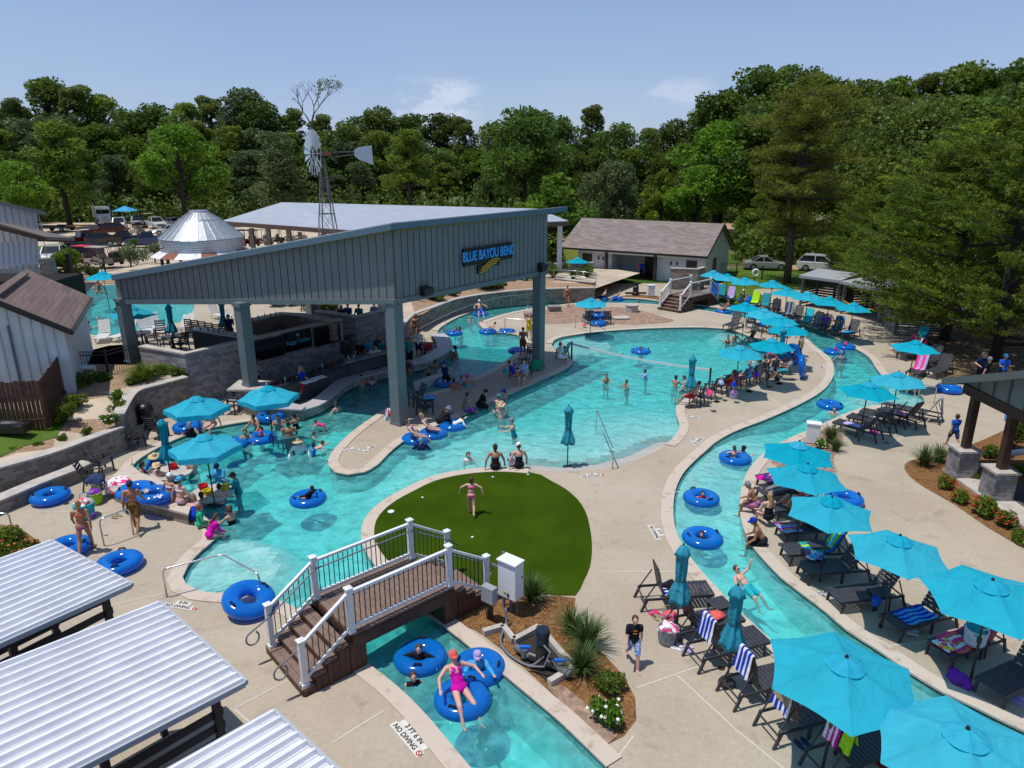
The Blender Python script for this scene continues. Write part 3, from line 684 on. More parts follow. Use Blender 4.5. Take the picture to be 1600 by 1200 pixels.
for k in range(3):
 pts=[(x,wv(x)-.40-.11+k*.11,.06)for x in np.linspace(-.78+.1*k,.80-.12*(2-k),14)]
 for i in range(13):b.bar(pts[i],pts[i+1],.05,.03)
o=b.build('wave_stripe',M_SOR,sg);o.matrix_local=Ms
for(u,v,lb_)in((659,453,'black floodlight under the sign on the left part of the right-hand canopy wall'),(841,416,'black floodlight near the right end of the canopy wall')):
 fl=thing('floodlight',lb_,'floodlight',on_right(u,v)+nR*.1,math.atan2(dRF.y,dRF.x))
 b=MB();b.add([(-.26,-.32,-.2),(.26,-.32,-.2),(.22,.02,-.24),(-.22,.02,-.24),(-.3,-.34,.1),(.3,-.34,.1),(.24,.02,.2),(-.24,.02,.2)],[(0,3,2,1),(4,5,6,7),(0,1,5,4),(1,2,6,5),(2,3,7,6),(3,0,4,7)]);b.build('lamp_housing',M_BLACK,fl)
 b=MB();b.box((0,.0,.0),(.12,.1,.3));b.build('bracket',M_BLACK,fl)
 # pedestal under the middle column and curved base wall of the bar
ped=thing('bar_pedestal','stone pedestal with a pale slab top under the middle canopy column','pedestal')
b=MB();b.prism([(Mm.x-.55,Mm.y-.5),(Mm.x+.6,Mm.y-.5),(Mm.x+.6,Mm.y+.6),(Mm.x-.55,Mm.y+.6)],0,1.02);b.build('base',M_STONE,ped)
b=MB();b.prism([(Mm.x-.85,Mm.y-.7),(Mm.x+.8,Mm.y-.7),(Mm.x+.8,Mm.y+.8),(Mm.x-.85,Mm.y+.8)],1.03,1.115);b.build('cap',M_CAP,ped)
# ------------------------------------------------------------------ bar furniture
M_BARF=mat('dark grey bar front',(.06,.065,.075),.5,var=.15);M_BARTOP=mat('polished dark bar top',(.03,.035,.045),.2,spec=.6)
M_SINKW=mat('pale concrete counter',(.42,.40,.42),.5,var=.06)
def counter(name,label,pts,wd,ht,mf,mt,th=.07,over=.08):
 o=thing(name,label,'bar counter');b=MB();ribbon_wall(b,pts,wd,-.02,ht-th);b.build('front',mf,o)
 b=MB();ribbon_wall(b,pts,wd+2*over,ht-th+.002,ht);b.build('counter_top',mt,o);return o
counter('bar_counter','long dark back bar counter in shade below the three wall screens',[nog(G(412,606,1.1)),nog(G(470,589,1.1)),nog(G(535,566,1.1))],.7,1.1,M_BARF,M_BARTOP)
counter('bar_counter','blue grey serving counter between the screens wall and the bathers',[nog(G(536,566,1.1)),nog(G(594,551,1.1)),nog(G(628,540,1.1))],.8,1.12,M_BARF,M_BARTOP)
swim=smooth_line([G(u,v,.4)for u,v in[(440,632),(468,638),(488,632),(505,622),(520,609),(533,598),(549,590),(575,583),(606,576),(620,573)]])
counter('swim_up_counter','low white curved swim-up counter edging the bar left of the front column',[nog(p)for p in swim],.62,.42,M_STONEB,M_SINKW)
swim2=smooth_line([G(u,v,.4)for u,v in[(640,567),(655,564),(672,558),(688,549),(694,541),(692,530),(683,522)]])
counter('swim_up_counter','white curved swim-up counter right of the front column',[nog(p)for p in swim2],.8,.42,M_STONEB,M_SINKW)
stw=counter('bar_base_wall','curved tan stone wall below the bar counter behind the pool coping',[nog(p)for p in smooth_line([G(375,612,.9),G(385,620,.8),(G(408,628,.7)),(G(440,634,.55)),G(475,640,.42)])],.3,.5,M_STONE,M_SINKW)
isl_b=thing('pool_table_slab','long white underwater lounge slab in shade right of the front column','slab')
b=MB();b.prism([(G(u,v,.2).x,G(u,v,.2).y)for u,v in[(645,597),(697,580),(700,585),(648,603)]],-.4,.22);b.build('slab',M_SINKW,isl_b)
# screens on the terrace wall
wd_=(nog(C_D)-nog(C_C)).normalized();wn=Vector((wd_.y,-wd_.x,0))
wn=wn if wn.x>0 else-wn
Mw=Matrix((wd_,Vector((0,0,1)),wn)).transposed().to_4x4()
def on_twall(u,v):
 d=ray(u,v);o=Vector((0,0,CAMH));q=nog(C_C)+wn*.2;t=((q-o).dot(wn))/(d.dot(wn));return o+d*t
M_SCR=mat('dark glass screen',(.006,.007,.010),.12,spec=.6)
for i,(u,v,lb_)in enumerate(((419,544,'blank black wall screen nearest the grey column'),(463.5,531,'wall screen showing pale blue lettering in the middle of three'),(510,522.5,'blank black wall screen at the right end of the stone wall'))):
 s_=thing('wall_screen',lb_,'screen',on_twall(u,v)+wn*.08,group='screens on the bar wall')
 b=MB();b.box((0,0,0),(1.75,1.05,.08));o=b.build('housing',M_BLACK,s_);o.matrix_local=Mw
 b=MB();b.box((0,0,.045),(1.66,.96,.012));o=b.build('display',M_SCR,s_);o.matrix_local=Mw
 if i==1:
  mt_=mat('screen text',(.05,.35,.5),.5)
  text_mesh('Soggy Dollar','lettering',mt_,s_,Mw@Matrix.Translation((0,-.05,.06)),.30,.003,.004)
  b=MB();b.cyl((0,.3,.05),(0,.3,.06),.1,n=12);o=b.build('emblem',mt_,s_);o.matrix_local=Mw
  # terrace bar (upper level) counters
def counter_z(name,label,pts,wd,z0,ht,mf,mt):
 o=thing(name,label,'bar counter');b=MB();ribbon_wall(b,pts,wd,z0,z0+ht-.07);b.build('front',mf,o)
 b=MB();ribbon_wall(b,pts,wd+.2,z0+ht-.068,z0+ht);b.build('counter_top',mt,o)
counter_z('terrace_bar','dark terrace bar counter with a pale top and a row of bar stools',[nog(G(306,512.5,2.6)),nog(G(345,519,2.6)),nog(G(395,526,2.6))],.5,TZ,1.1,M_BARF,M_SINKW)
counter_z('terrace_bar','inner stone wall of the terrace bar behind the middle column',[nog(G(380,503,2.6)),nog(G(440,490,2.6)),nog(G(470,492,2.6)),nog(G(522,499,2.7))],.4,TZ,1.15,M_STONE,M_CAP)
# ------------------------------------------------------------------ far pavilion (flat pale roof behind), washrooms, gazebo, windmill
fp=thing('far_pavilion','long open pavilion with a pale flat metal roof behind the bar canopy','pavilion')
A1,A2,A3,A4,A5=GD(346,345,75),GD(545,359,62),GD(888,345,66),GD(840,326,76),GD(440,316,84)
b=MB();slab(b,[A1,A2,A3,A4,A5],.05);b.build('roof',M_GALV,fp)
b=MB()
for a,c in((A1,A2),(A2,A3)):b.bar(a-Vector((0,0,.25)),c-Vector((0,0,.25)),.12,.38)
b.build('fascia',mat('brown fascia',(.10,.065,.05),.6),fp)
for i,(u,Y)in enumerate(((392,72),(418,70),(450,68),(505,66),(560,64),(875,67.5))):
 z=GD(u,352,Y).z-.3 if u<600 else GD(u,349,Y).z-.2
 q=GD(u,352,Y);b=MB();b.box((0,0,z/2),(.4 if u<800 else.45,.4,z));b.build('post',M_STONE if u<600 else M_WHITE,fp,loc=(q.x,q.y,.0))
fnt=Vector((-.866,.5,0));dep=Vector((.5,.866,0));C0=Vector((17.9,65.4,0))
wr=thing('washroom_building','white washroom building with a wide brown shingle roof and dark posts','building')
LW,DW,EH,RH=14.6,8.6,2.75,5.15
def wp(a,d,z):return C0+fnt*a+dep*d+Vector((0,0,z))
b=MB()
for a0,a1,d0 in((0,4.9,0),(9.3,13.8,0),(4.9,9.3,3.0)):b.add([wp(a0,d0,0),wp(a1,d0,0),wp(a1,d0,EH),wp(a0,d0,EH)],[(0,1,2,3)])
for a0 in(4.9,9.3):b.add([wp(a0,0,0),wp(a0,3,0),wp(a0,3,EH),wp(a0,0,EH)],[(0,1,2,3)])
b.add([wp(0,0,0),wp(0,DW,0),wp(0,DW,EH),wp(0,DW/2,RH-.15),wp(0,0,EH)],[(0,1,2,3,4)])
b.add([wp(13.8,0,0),wp(13.8,DW,0),wp(13.8,DW,EH),wp(13.8,DW/2,RH-.15),wp(13.8,0,EH)],[(4,3,2,1,0)])
b.add([wp(0,DW,0),wp(13.8,DW,0),wp(13.8,DW,EH),wp(0,DW,EH)],[(0,1,2,3)])
b.build('wall',M_WWALL,wr)
b=MB();k=RH-EH
slab(b,[wp(-.35,-.9,EH-.05),wp(14.6,-.9,EH-.05),wp(14.6,DW/2,RH+.1),wp(-.35,DW/2,RH+.1)],.12)
slab(b,[wp(-.35,DW/2,RH+.1),wp(14.6,DW/2,RH+.1),wp(14.6,DW+.6,EH-.05),wp(-.35,DW+.6,EH-.05)],.12);b.build('roof',M_SHING,wr)
b=MB();b.bar(wp(-.38,-.94,EH-.14),wp(14.63,-.94,EH-.14),.06,.2);b.bar(wp(-.38,-.94,EH-.12),wp(-.38,DW/2,RH+.03),.06,.2);b.bar(wp(-.38,DW/2,RH+.03),wp(-.38,DW+.6,EH-.12),.06,.2);b.build('fascia',M_BLACK,wr)
b=MB()
b.bar(wp(0,-.6,EH-.3),wp(14.2,-.6,EH-.3),.14,.22);b.build('beam',M_WHITE,wr)
for a in(4.6,9.6):b=MB();b.box((0,0,EH/2),(.26,.26,EH-.35),R(-30));b.build('post',M_DARKW,wr,loc=tuple(wp(a,-.6,0)))
M_DOOR=mat('dark brown door',(.05,.035,.03),.5)
for a,d,nm in((1.3,-.04,'door'),(11.9,-.04,'door'),(6.4,2.94,'door')):
 b=MB();b.bar(wp(a-.5,d,1.05),wp(a+.5,d,1.05),.06,2.1);dr=b.build(nm,M_DOOR,wr)
 b=MB();b.bar(wp(a-.3,d-.06,1.0),wp(a-.2,d-.06,1.0),.05,.05);b.build('handle',M_CHROME,dr)
b=MB();b.bar(wp(-.04,2.6,1.05),wp(-.04,3.7,1.05),.06,2.1);b.build('door',mat('brown side door',(.07,.045,.045),.5),wr)
for a in(2.6,10.6,3.2,10.1):b=MB();b.bar(wp(a,-.06,1.75),wp(a+.14,-.06,1.75),.08,.3);b.build('wall_lamp',M_BLACK,wr)
b=MB();b.bar(wp(12.2,-1.6,1.3),wp(13.8,-1.6,1.3),.05,2.6);b.build('yellow_panel',mat('yellow green panel',(.35,.40,.06),.7),wr)
gz=thing('round_gazebo','round gazebo with a silver conical grain bin roof and a rusty skirt','gazebo',(GD(319,400,62).x,62,1.2))
zt_,ze_,zb_=GD(319,329,62).z-1.2,GD(319,370,62).z-1.2,GD(319,388,62).z-1.2
b=MB();n=30;vs=[];rr=3.45
prof=[(.72,zt_),(.78,zt_-.14),(1.62,zt_-.31*(zt_-ze_)),(rr,ze_)]
b.lathe(prof,n)
b.cyl((0,0,zt_-.02),(0,0,zt_+.02),.73,n=20)
for i in range(n):
 t=2*math.pi*i/n;q=[Vector((r*math.cos(t),r*math.sin(t),z+.02))for r,z in prof[1:]]
 b.bar(q[0],q[1],.04,.07);b.bar(q[1],q[2],.04,.07)
M_BIN=mat('galvanised bin steel',(.46,.48,.50),.36,metal=.6,var=.08,vscale=2)
b.build('cone_roof',M_BIN,gz)
b=MB();b.lathe([(1.66,prof[2][1]+.03),(1.72,prof[2][1]-.05)],30);b.build('roof_ring',M_BIN,gz)
b=MB();pr=[]
for k in range(12):z=ze_-.02-(ze_-zb_)*k/11;pr.append((rr-.06+(.03 if k%2 else 0),z))
b.lathe(pr,40);b.build('bin_wall',M_BIN,gz)
b=MB()
M_RUST=mat('rusty sheet',(.22,.09,.05),.8)
for i in range(36):
 t0,t1=2*math.pi*i/36,2*math.pi*(i+1)/36;b.cm=1 if(i*7)%5 in(0,3)else 0
 b.add([(rr*.97*math.cos(t0),rr*.97*math.sin(t0),zb_),(rr*.97*math.cos(t1),rr*.97*math.sin(t1),zb_),(rr*1.22*math.cos(t1),rr*1.22*math.sin(t1),zb_-.45),(rr*1.22*math.cos(t0),rr*1.22*math.sin(t0),zb_-.45)],[(0,3,2,1)])
b.build('skirt_roof',[M_WROOF,M_RUST],gz)
for i in range(8):
 t=2*math.pi*(i+.3)/8;b=MB();b.cyl((0,0,0),(0,0,zb_-.1),.14,n=8);b.build('post',M_DARKW,gz,loc=(rr*math.cos(t),rr*math.sin(t),0))
b=MB()
for i in range(6):b.box((-.75-i*.34,-.95-i*.36,zt_-.5-i*.48),(.55,.05,.05))
for s in(-.25,.25):b.bar((-.75+s,-.95,zt_-.5),(-.75-5*.34+s,-.95-5*.36,zt_-.5-5*.48),.04)
b.build('roof_ladder',M_BLACK,gz)
wmY=50;wmp=GD(508,356,wmY);hub=GD(497,240,wmY)
wm=thing('windmill','tall farm windmill with a pale blade wheel and a tail vane behind the canopy','windmill',(GD(508,300,wmY).x,wmY,1.4))
bx_=wm.location.x;hz=hub.z-1.4;M_WMST=mat('weathered tower steel',(.20,.19,.18),.6,metal=.3)
bas,top=.95,.10
b=MB()
for sx in(-1,1):
 for sy in(-1,1):b.bar((sx*bas,sy*bas,0),(sx*top,sy*top,hz-.3),.065)
lv=[0,1.6,3.2,4.7,6.1,7.4,8.5]
for i,z in enumerate(lv):
 w_=bas+(top-bas)*z/(hz-.3)
 for s in(-1,1):
  if z:b.bar((-w_,s*w_,z),(w_,s*w_,z),.05);b.bar((s*w_,-w_,z),(s*w_,w_,z),.05)
 if i+1<len(lv):
  w2=bas+(top-bas)*lv[i+1]/(hz-.3)
  for s in(-1,1):b.bar((-w_,s*w_,z),(w2,s*w2,lv[i+1]),.025);b.bar((w_,s*w_,z),(-w2,s*w2,lv[i+1]),.025);b.bar((s*w_,-w_,z),(s*w2,w2,lv[i+1]),.025)
b.build('tower',M_WMST,wm)
Mr=Matrix.Rotation(R(-22),4,'Z')
b=MB();b.bar((-.55,0,hz),(.7,.0,hz),.26,.26);b.cyl((-.6,0,hz),(-.4,0,hz),.2,n=12)
o=b.build('gearbox',mat('faded red paint',(.16,.06,.05),.6),wm);o.rotation_euler=(0,0,R(-18))
wheel=MB();nb=18
for i in range(nb):
 t=2*math.pi*(i+.5)/nb
 if 8<=i<=9:continue
 c,s=math.cos(t),math.sin(t);r0,r1=.5,1.52;w0,w1=.12,.26;tw=.28
 low=s<-.3
 if low:w0,w1=.07,.12
 P=[]
 for r,w_ in((r0,w0),(r1,w1)):
  for sg_ in(-1,1):
   P.append(Vector((sg_*w_*tw,r*c-sg_*w_*s,r*s+sg_*w_*c)))
 P2=[p+Vector((.02,0,0))for p in P]
 wheel.add(P+P2,[(0,1,3,2),(6,7,5,4),(0,2,6,4),(1,5,7,3),(2,3,7,6),(0,4,5,1)])
for r in(.7,1.32):
 for i in range(36):
  a,c=2*math.pi*i/36,2*math.pi*(i+1)/36;wheel.bar((.03,r*math.cos(a),r*math.sin(a)),(.03,r*math.cos(c),r*math.sin(c)),.03)
for i in range(6):
 a=2*math.pi*i/6;wheel.bar((0,0,0),(0,1.35*math.cos(a),1.35*math.sin(a)),.03)
o=wheel.build('blade_wheel',mat('pale blue grey blades',(.42,.50,.56),.4,metal=.3),wm,loc=(-.55,-.25,hz));o.rotation_euler=(0,0,R(36))
b=MB();b.bar((.4,0,hz+.1),(2.5,-.1,hz+.12),.05);b.bar((.4,0,hz-.25),(2.5,-.1,hz-.02),.05);b.build('tail_boom',M_WMST,wm)
b=MB();b.add([(2.2,-.12,hz-.14),(2.2,-.12,hz+.24),(2.5,-.25,hz+.4),(3.5,-.7,hz+.52),(3.55,-.7,hz-.72),(2.5,-.25,hz-.38)],[(0,1,2,3,4,5)]);b.add([(2.2,-.09,hz-.14),(2.2,-.09,hz+.24),(2.5,-.22,hz+.4),(3.5,-.67,hz+.52),(3.55,-.67,hz-.72),(2.5,-.22,hz-.38)],[(5,4,3,2,1,0)])
b.build('tail_vane',mat('blue grey vane',(.32,.38,.46),.45,metal=.3),wm)
# ------------------------------------------------------------------ white buildings at the left
wb_=thing('white_cottage','white board building with a brown shingle roof behind the wooden fence','building')
E0,E1=Vector((-18.4,28.7,4.3)),Vector((-21.7,36.0,4.3));ro=Vector((-2.35,-1.05,1.6));eo=Vector((-4.7,-2.1,0))
b=MB();slab(b,[E0,E1,E1+ro,E0+ro],.14);slab(b,[E0+ro,E1+ro,E1+eo,E0+eo],.14);b.build('roof',M_SHING2,wb_)
b=MB()
for a,c in((E0,E0+ro),(E0+ro,E0+eo),(E0,E1)):b.bar(a-Vector((0,0,.14)),c-Vector((0,0,.14)),.1,.22)
b.build('fascia',M_BLACK,wb_)
b=MB();q=(E1-E0).normalized();b.bar(E0+ro*.93+Vector((0,0,.06))+q*.4,E1+ro*.93+Vector((0,0,.06))-q*1.5,.3,.1);b.build('ridge_vent',M_SHING2,wb_)
ins=(E1-E0).normalized()*.35;iw=Vector((-.30,-.13,0))
g0,g1=E0+ins+iw,E0+ins+eo-iw;h0,h1=E1-ins+iw,E1-ins+eo-iw;gr=E0+ins+ro
b=MB()
b.cm=0
b.add([nog(g0,.8),nog(g1,.8),nog(g1,4.25),nog(gr,5.75),nog(g0,4.25)],[(0,4,3,2,1)])
b.add([nog(g0,.8),nog(h0,.8),nog(h0,4.25),nog(g0,4.25)],[(0,1,2,3)])
b.add([nog(h0,.8),nog(h1,.8),nog(h1,4.25),nog(E1-ins+ro,5.75),nog(h0,4.25)],[(0,1,2,3,4)])
b.cm=1
fn=(nog(E0)-nog(E1)).normalized()*.03
for k in range(1,12):
 t=k/12;p=nog(g0).lerp(nog(g1),t)+fn;zt2=4.2+1.5*(1-abs(2*t-1));b.bar(p+Vector((0,0,.8)),p+Vector((0,0,zt2)),.05,.03)
b.build('wall',[M_WWALL,mat('siding batten',(.48,.51,.55),.6)],wb_)
b=MB();p=nog(g0).lerp(nog(g1),.42)+fn*2;b.cyl(p+Vector((0,0,1)),p+Vector((0,0,4.6)),.05);p2=nog(g0).lerp(nog(g1),.72)+fn*2;b.cyl(p2+Vector((0,0,1)),p2+Vector((0,0,2.7)),.08);b.build('downpipe',mat('grey pipe',(.12,.15,.18),.5),wb_)
wb2=thing('white_hall','tall white board building with a timber porch in the upper left corner','building')
Y1_,Y2_=58,60
def PY(u,v,Y):return GD(u,v,Y)
b=MB();b.cm=0
b.add([PY(-90,300,58),PY(58,331,58),PY(61,420,58),PY(-90,420,58)],[(0,3,2,1)]);b.add([PY(58,331,58),PY(58,331,58)+Vector((-13.0,14,0)),PY(61,420,58)+Vector((-13.0,14,0)),PY(61,420,58)],[(0,3,2,1)])
b.cm=1
for k in range(-8,6):p0=PY(4+k*11,318+k*2.2,57.95);b.bar(p0,Vector((p0.x,p0.y,1)),.05,.03)
b.build('wall',[M_WWALL,mat('siding batten',(.48,.51,.55),.6)],wb2)
b=MB();slab(b,[PY(-100,290,57.2),PY(71,331,57.2),PY(71,331,57.2)+Vector((-14,15,0)),PY(-100,290,57.2)+Vector((-14,15,.0))],.3);b.build('roof',mat('dark metal roof',(.13,.14,.15),.5),wb2)
b=MB();slab(b,[PY(-90,325,50),PY(72,370,50),PY(117,372,57.5),PY(30,352,57.5),PY(-90,330,57.5)],.22);b.build('porch_roof',mat('brown porch roof',(.14,.115,.10),.7),wb2)
b=MB();b.bar(PY(-90,333,49.8),PY(72,374,49.8),.15,.3);b.bar(PY(104,375,57),PY(60,374,57),.2,.3);b.build('porch_beam',M_DARKW,wb2)
b=MB();b.cm=0;b.add([PY(-60,377,51),PY(59,379,51),PY(66,412,51),PY(-60,421,51)],[(0,3,2,1)])
b.cm=1
for k in range(7):p0=PY(3+k*8.6,378,50.95);b.bar(p0,PY(5+k*8.7,414-k*.7,50.95),.05,.03)
b.build('porch_wall',[M_WWALL,mat('siding batten',(.48,.51,.55),.6)],wb2)
p=GD(76,420,49);b=MB();b.box((0,0,1.6),(.7,.7,3.2));b.build('porch_pier',M_STONE,wb2,loc=(p.x,p.y,1.4));p=GD(104,390,56);b=MB();b.box((0,0,1.3),(.3,.3,2.6));b.build('porch_post',M_DARKW,wb2,loc=(p.x,p.y,1.4))
b=MB();b.box((0,0,0),(13,3.5,1.6));b.build('porch_shade_block',mat('painted porch shade',(.03,.028,.028),.9,spec=.05),wb2,loc=tuple(GD(-42,452,47)))  # near-black block added to stand for the shadow under the porch
# ------------------------------------------------------------------ fences
def picket_fence(name,label,pts,z0,z1,m):
 o=thing(name,label,'fence');b=MB()
 for a,c in zip(pts[:-1],pts[1:]):
  L=(c-a).length;k=max(2,int(L/.145));d=(c-a).normalized();nn=Vector((d.y,-d.x,0))*.02
  for i in range(k):
   p=a.lerp(c,(i+.5)/k);h=z1+random.uniform(-.03,.03);ang=math.atan2(d.y,d.x)+random.uniform(-.03,.03)
   b.box((p.x,p.y,(z0+h)/2),(.13,.022,h-z0),ang)
  b.bar(a+nn*3+Vector((0,0,z0+.4)),c+nn*3+Vector((0,0,z0+.4)),.05,.09)
 b.build('picket_panel',m,o)
 for a in pts:b=MB();b.box((0,0,(z1-z0)/2),(.1,.1,z1-z0-.1));b.build('post',m,o,loc=(a.x,a.y+.06,z0))
 return o
picket_fence('wooden_fence','dark brown wooden picket fence in front of the white cottage at far left',[nog(G(-60,672,1.3)),nog(G(76,664,1.3)),nog(G(109,604,1.4))],1.15,3.1,M_FENCE)
def iron_fence(label,pts,z0,h,m=None,sp=.13):
 m=m or M_BLACK;o=thing('iron_fence',label,'fence');b=MB()
 for a,c in zip(pts[:-1],pts[1:]):
  L=(c-a).length;k=max(2,int(L/sp))
  for z in(.12,h-.18,h-.02):b.bar(a+Vector((0,0,z0+z)),c+Vector((0,0,z0+z)),.03,.035)
  for i in range(k):p=a.lerp(c,(i+.5)/k);b.bar(p+Vector((0,0,z0+.06)),p+Vector((0,0,z0+h)),.018,.018)
 b.build('rail_panel',m,o)
 for a in pts:b=MB();b.box((0,0,h/2+.04),(.08,.08,h+.08));b.build('post',m,o,loc=(a.x,a.y,z0))
 return o
iron_fence('black iron fence between the wooden fence and the stone terrace corner',[nog(G(112,590,1.4)),nog(G(171,590,1.4)),nog(G(223,574,1.4))],1.4,1.25)
iron_fence('long black iron fence between the upper pool and the parking lot',[nog(G(u,v,1.5))for u,v in[(85,441),(123,439),(165,427),(205,418),(243,411),(262,407),(300,402)]],1.5,1.25,sp=.22)
iron_fence('black iron fence beside the washroom building under the trees',[nog(G(u,v,0))for u,v in[(1117,431),(1150,432),(1190,437),(1230,441),(1262,447)]],0,1.3,sp=.2)
# ------------------------------------------------------------------ cabanas in the lower left corner
M_RIB=M_WROOF
def cabana_near(label,A,B_,depth,group,xtra=0.0):
 """A far corner, B_ right corner of the low front eave (top of roof); roof rises towards the left"""
 o=thing('cabana',label,'cabana',(0,0,0),group=group)
 d=(nog(B_)-nog(A)).normalized();q=Vector((-d.y,d.x,0));q=q if q.x<0 else-q
 L=(nog(B_)-nog(A)).length;rise=.05
 P=lambda a,c,z=0:nog(A)+d*a+q*c+Vector((0,0,A.z+c*rise+z))
 b=MB();b.cm=0;b.add([P(0,0),P(L,0),P(L,depth),P(0,depth)],[(0,1,2,3)]);b.add([P(0,0,-.03),P(L,0,-.03),P(L,depth,-.03),P(0,depth,-.03)],[(3,2,1,0)])
 k=int(round(L/.235))
 for i in range(k+1):
  a=min(L-.04,max(.04,i*L/k));h=.075
  b.add([P(a-.045,0,.002),P(a-.022,0,h),P(a+.022,0,h),P(a+.045,0,.002),P(a-.045,depth,.002),P(a-.022,depth,h),P(a+.022,depth,h),P(a+.045,depth,.002)],[(0,1,5,4),(1,2,6,5),(2,3,7,6),(0,3,2,1),(4,5,6,7)])
  if i<k:
   for s in(.35,.65):
    a2=a+L/k*s;b.add([P(a2-.014,0,.002),P(a2,0,.022),P(a2+.014,0,.002),P(a2-.014,depth,.002),P(a2,depth,.022),P(a2+.014,depth,.002)],[(0,1,4,3),(1,2,5,4)])
 b.build('roof',M_RIB,o)
 b=MB();b.bar(P(-.03,-.03,-.01),P(L+.03,-.03,-.01),.06,.09);b.bar(P(L+.03,0,-.02),P(L+.03,depth,-.02),.05,.1);b.bar(P(-.03,0,-.02),P(-.03,depth,-.02),.05,.1);b.build('roof_trim',mat('roof trim',(.38,.40,.44),.4),o)
 b=MB();b.bar(P(L-.25,.35,-.16),P(L-.25,depth-.2,-.16),.08,.24);b.bar(P(.25,.35,-.16),P(.25,depth-.2,-.16),.08,.24);b.bar(P(.25,.35,-.16),P(L-.25,.35,-.16),.08,.2);b.build('beam',M_CHAR,o)
 for a in(.25,L-.25):
  for c in(.4,depth*.5,depth-.4):
   t=A.z+c*rise-.2;b=MB();b.box((0,0,t/2),(.12,.12,t),math.atan2(d.y,d.x));p=P(a,c);b.build('post',M_CHAR,o,loc=(p.x,p.y,0))
 b=MB()
 for a in(.25,L-.25):
  for i in range(8):z=.35+i*.27;b.bar(nog(P(a,.3),z),nog(P(a,depth-.2),z),.03,.15)
 b.build('slat_screen',M_CHAR,o)
 return o
A1_,B1_=G(80,847,2.75),G(203,914,2.75)
cabana_near('white ribbed cabana roof nearest the planted bed at the left edge',A1_,B1_,4.2,'cabanas in the lower left corner')
A2_,B2_=G(248,943,2.75),G(381,1066,2.75)
cabana_near('middle one of the three white ribbed cabana roofs, largest in view',A2_,B2_,4.2,'cabanas in the lower left corner')
A3_=G(426,1113,2.75);B3_=A3_+(B2_-A2_)
cabana_near('white ribbed cabana roof cut off by the bottom edge, nearest the footbridge',A3_,B3_,4.2,'cabanas in the lower left corner')
# ------------------------------------------------------------------ right-hand pavilion on stone piers
rp=thing('porch_pavilion','grey green gabled porch on dark posts with stone piers at the right edge','pavilion')
for(x,y)in((16.35,23.5),(16.45,21.7),(16.5,15.5)):
 b=MB();b.box((0,0,.53),(.72,.72,1.06));pr_=b.build('pier',M_STONEB,rp,loc=(x,y,0));b=MB();b.box((0,0,1.1),(.84,.84,.08));b.build('pier_cap',M_CAP,pr_)
 b=MB();b.box((0,0,.98),(.24,.24,1.96));b.build('post',M_DARKW,rp,loc=(x,y,1.14))
b=MB();b.bar((16.35,24.1,3.2),(16.5,14.5,3.2),.26,.34);b.bar((16.35,23.5,3.2),(24,23.5,3.2),.24,.3);b.build('beam',M_DARKW,rp)
b=MB();b.cm=0
b.add([(16.3,24.1,3.38),(16.3,14.0,3.38),(16.3,14.0,3.4),(16.3,19.0,5.25),(16.3,24.1,3.40)],[(0,4,3,2,1)]);b.cm=1
for k in range(1,13):y=24.1-k*.75;zt2=3.4+1.8*(1-abs(y-19)/5.05);b.bar((16.26,y,3.4),(16.26,y,zt2),.05,.04)
b.build('gable_siding',[mat('grey green board',(.17,.21,.20),.6),mat('grey green batten',(.10,.13,.125),.6)],rp)
b=MB();slab(b,[Vector((15.75,24.6,3.35)),Vector((15.75,19,5.45)),Vector((30,19,5.45)),Vector((30,24.6,3.35))],.1);slab(b,[Vector((15.75,13.4,3.35)),Vector((15.75,19,5.45)),Vector((30,19,5.45)),Vector((30,13.4,3.35))],.1);b.build('roof',M_FASC,rp)
b=MB();b.bar((15.75,24.6,3.3),(15.75,19,5.38),.06,.24);b.bar((15.75,24.62,3.28),(30,24.62,3.28),.06,.2);b.build('fascia',mat('olive grey fascia',(.10,.125,.12),.6),rp)
b=MB();b.prism([(16.9,13),(30,13),(30,22.6),(16.9,22.6)],0.005,.09);b.build('porch_floor',M_DKDECK,rp)
b=MB()
for k in range(60):b.bar((16.9,13.1+k*.16,.095),(30,13.1+k*.16,.095),.012,.006)
b.build('board_gap',M_BLACK,rp)
b=MB();b.prism([(16.0,14.0),(16.9,14.0),(16.9,24.0),(16.0,24.0)],.005,.10);b.build('porch_curb',M_CAP,rp)
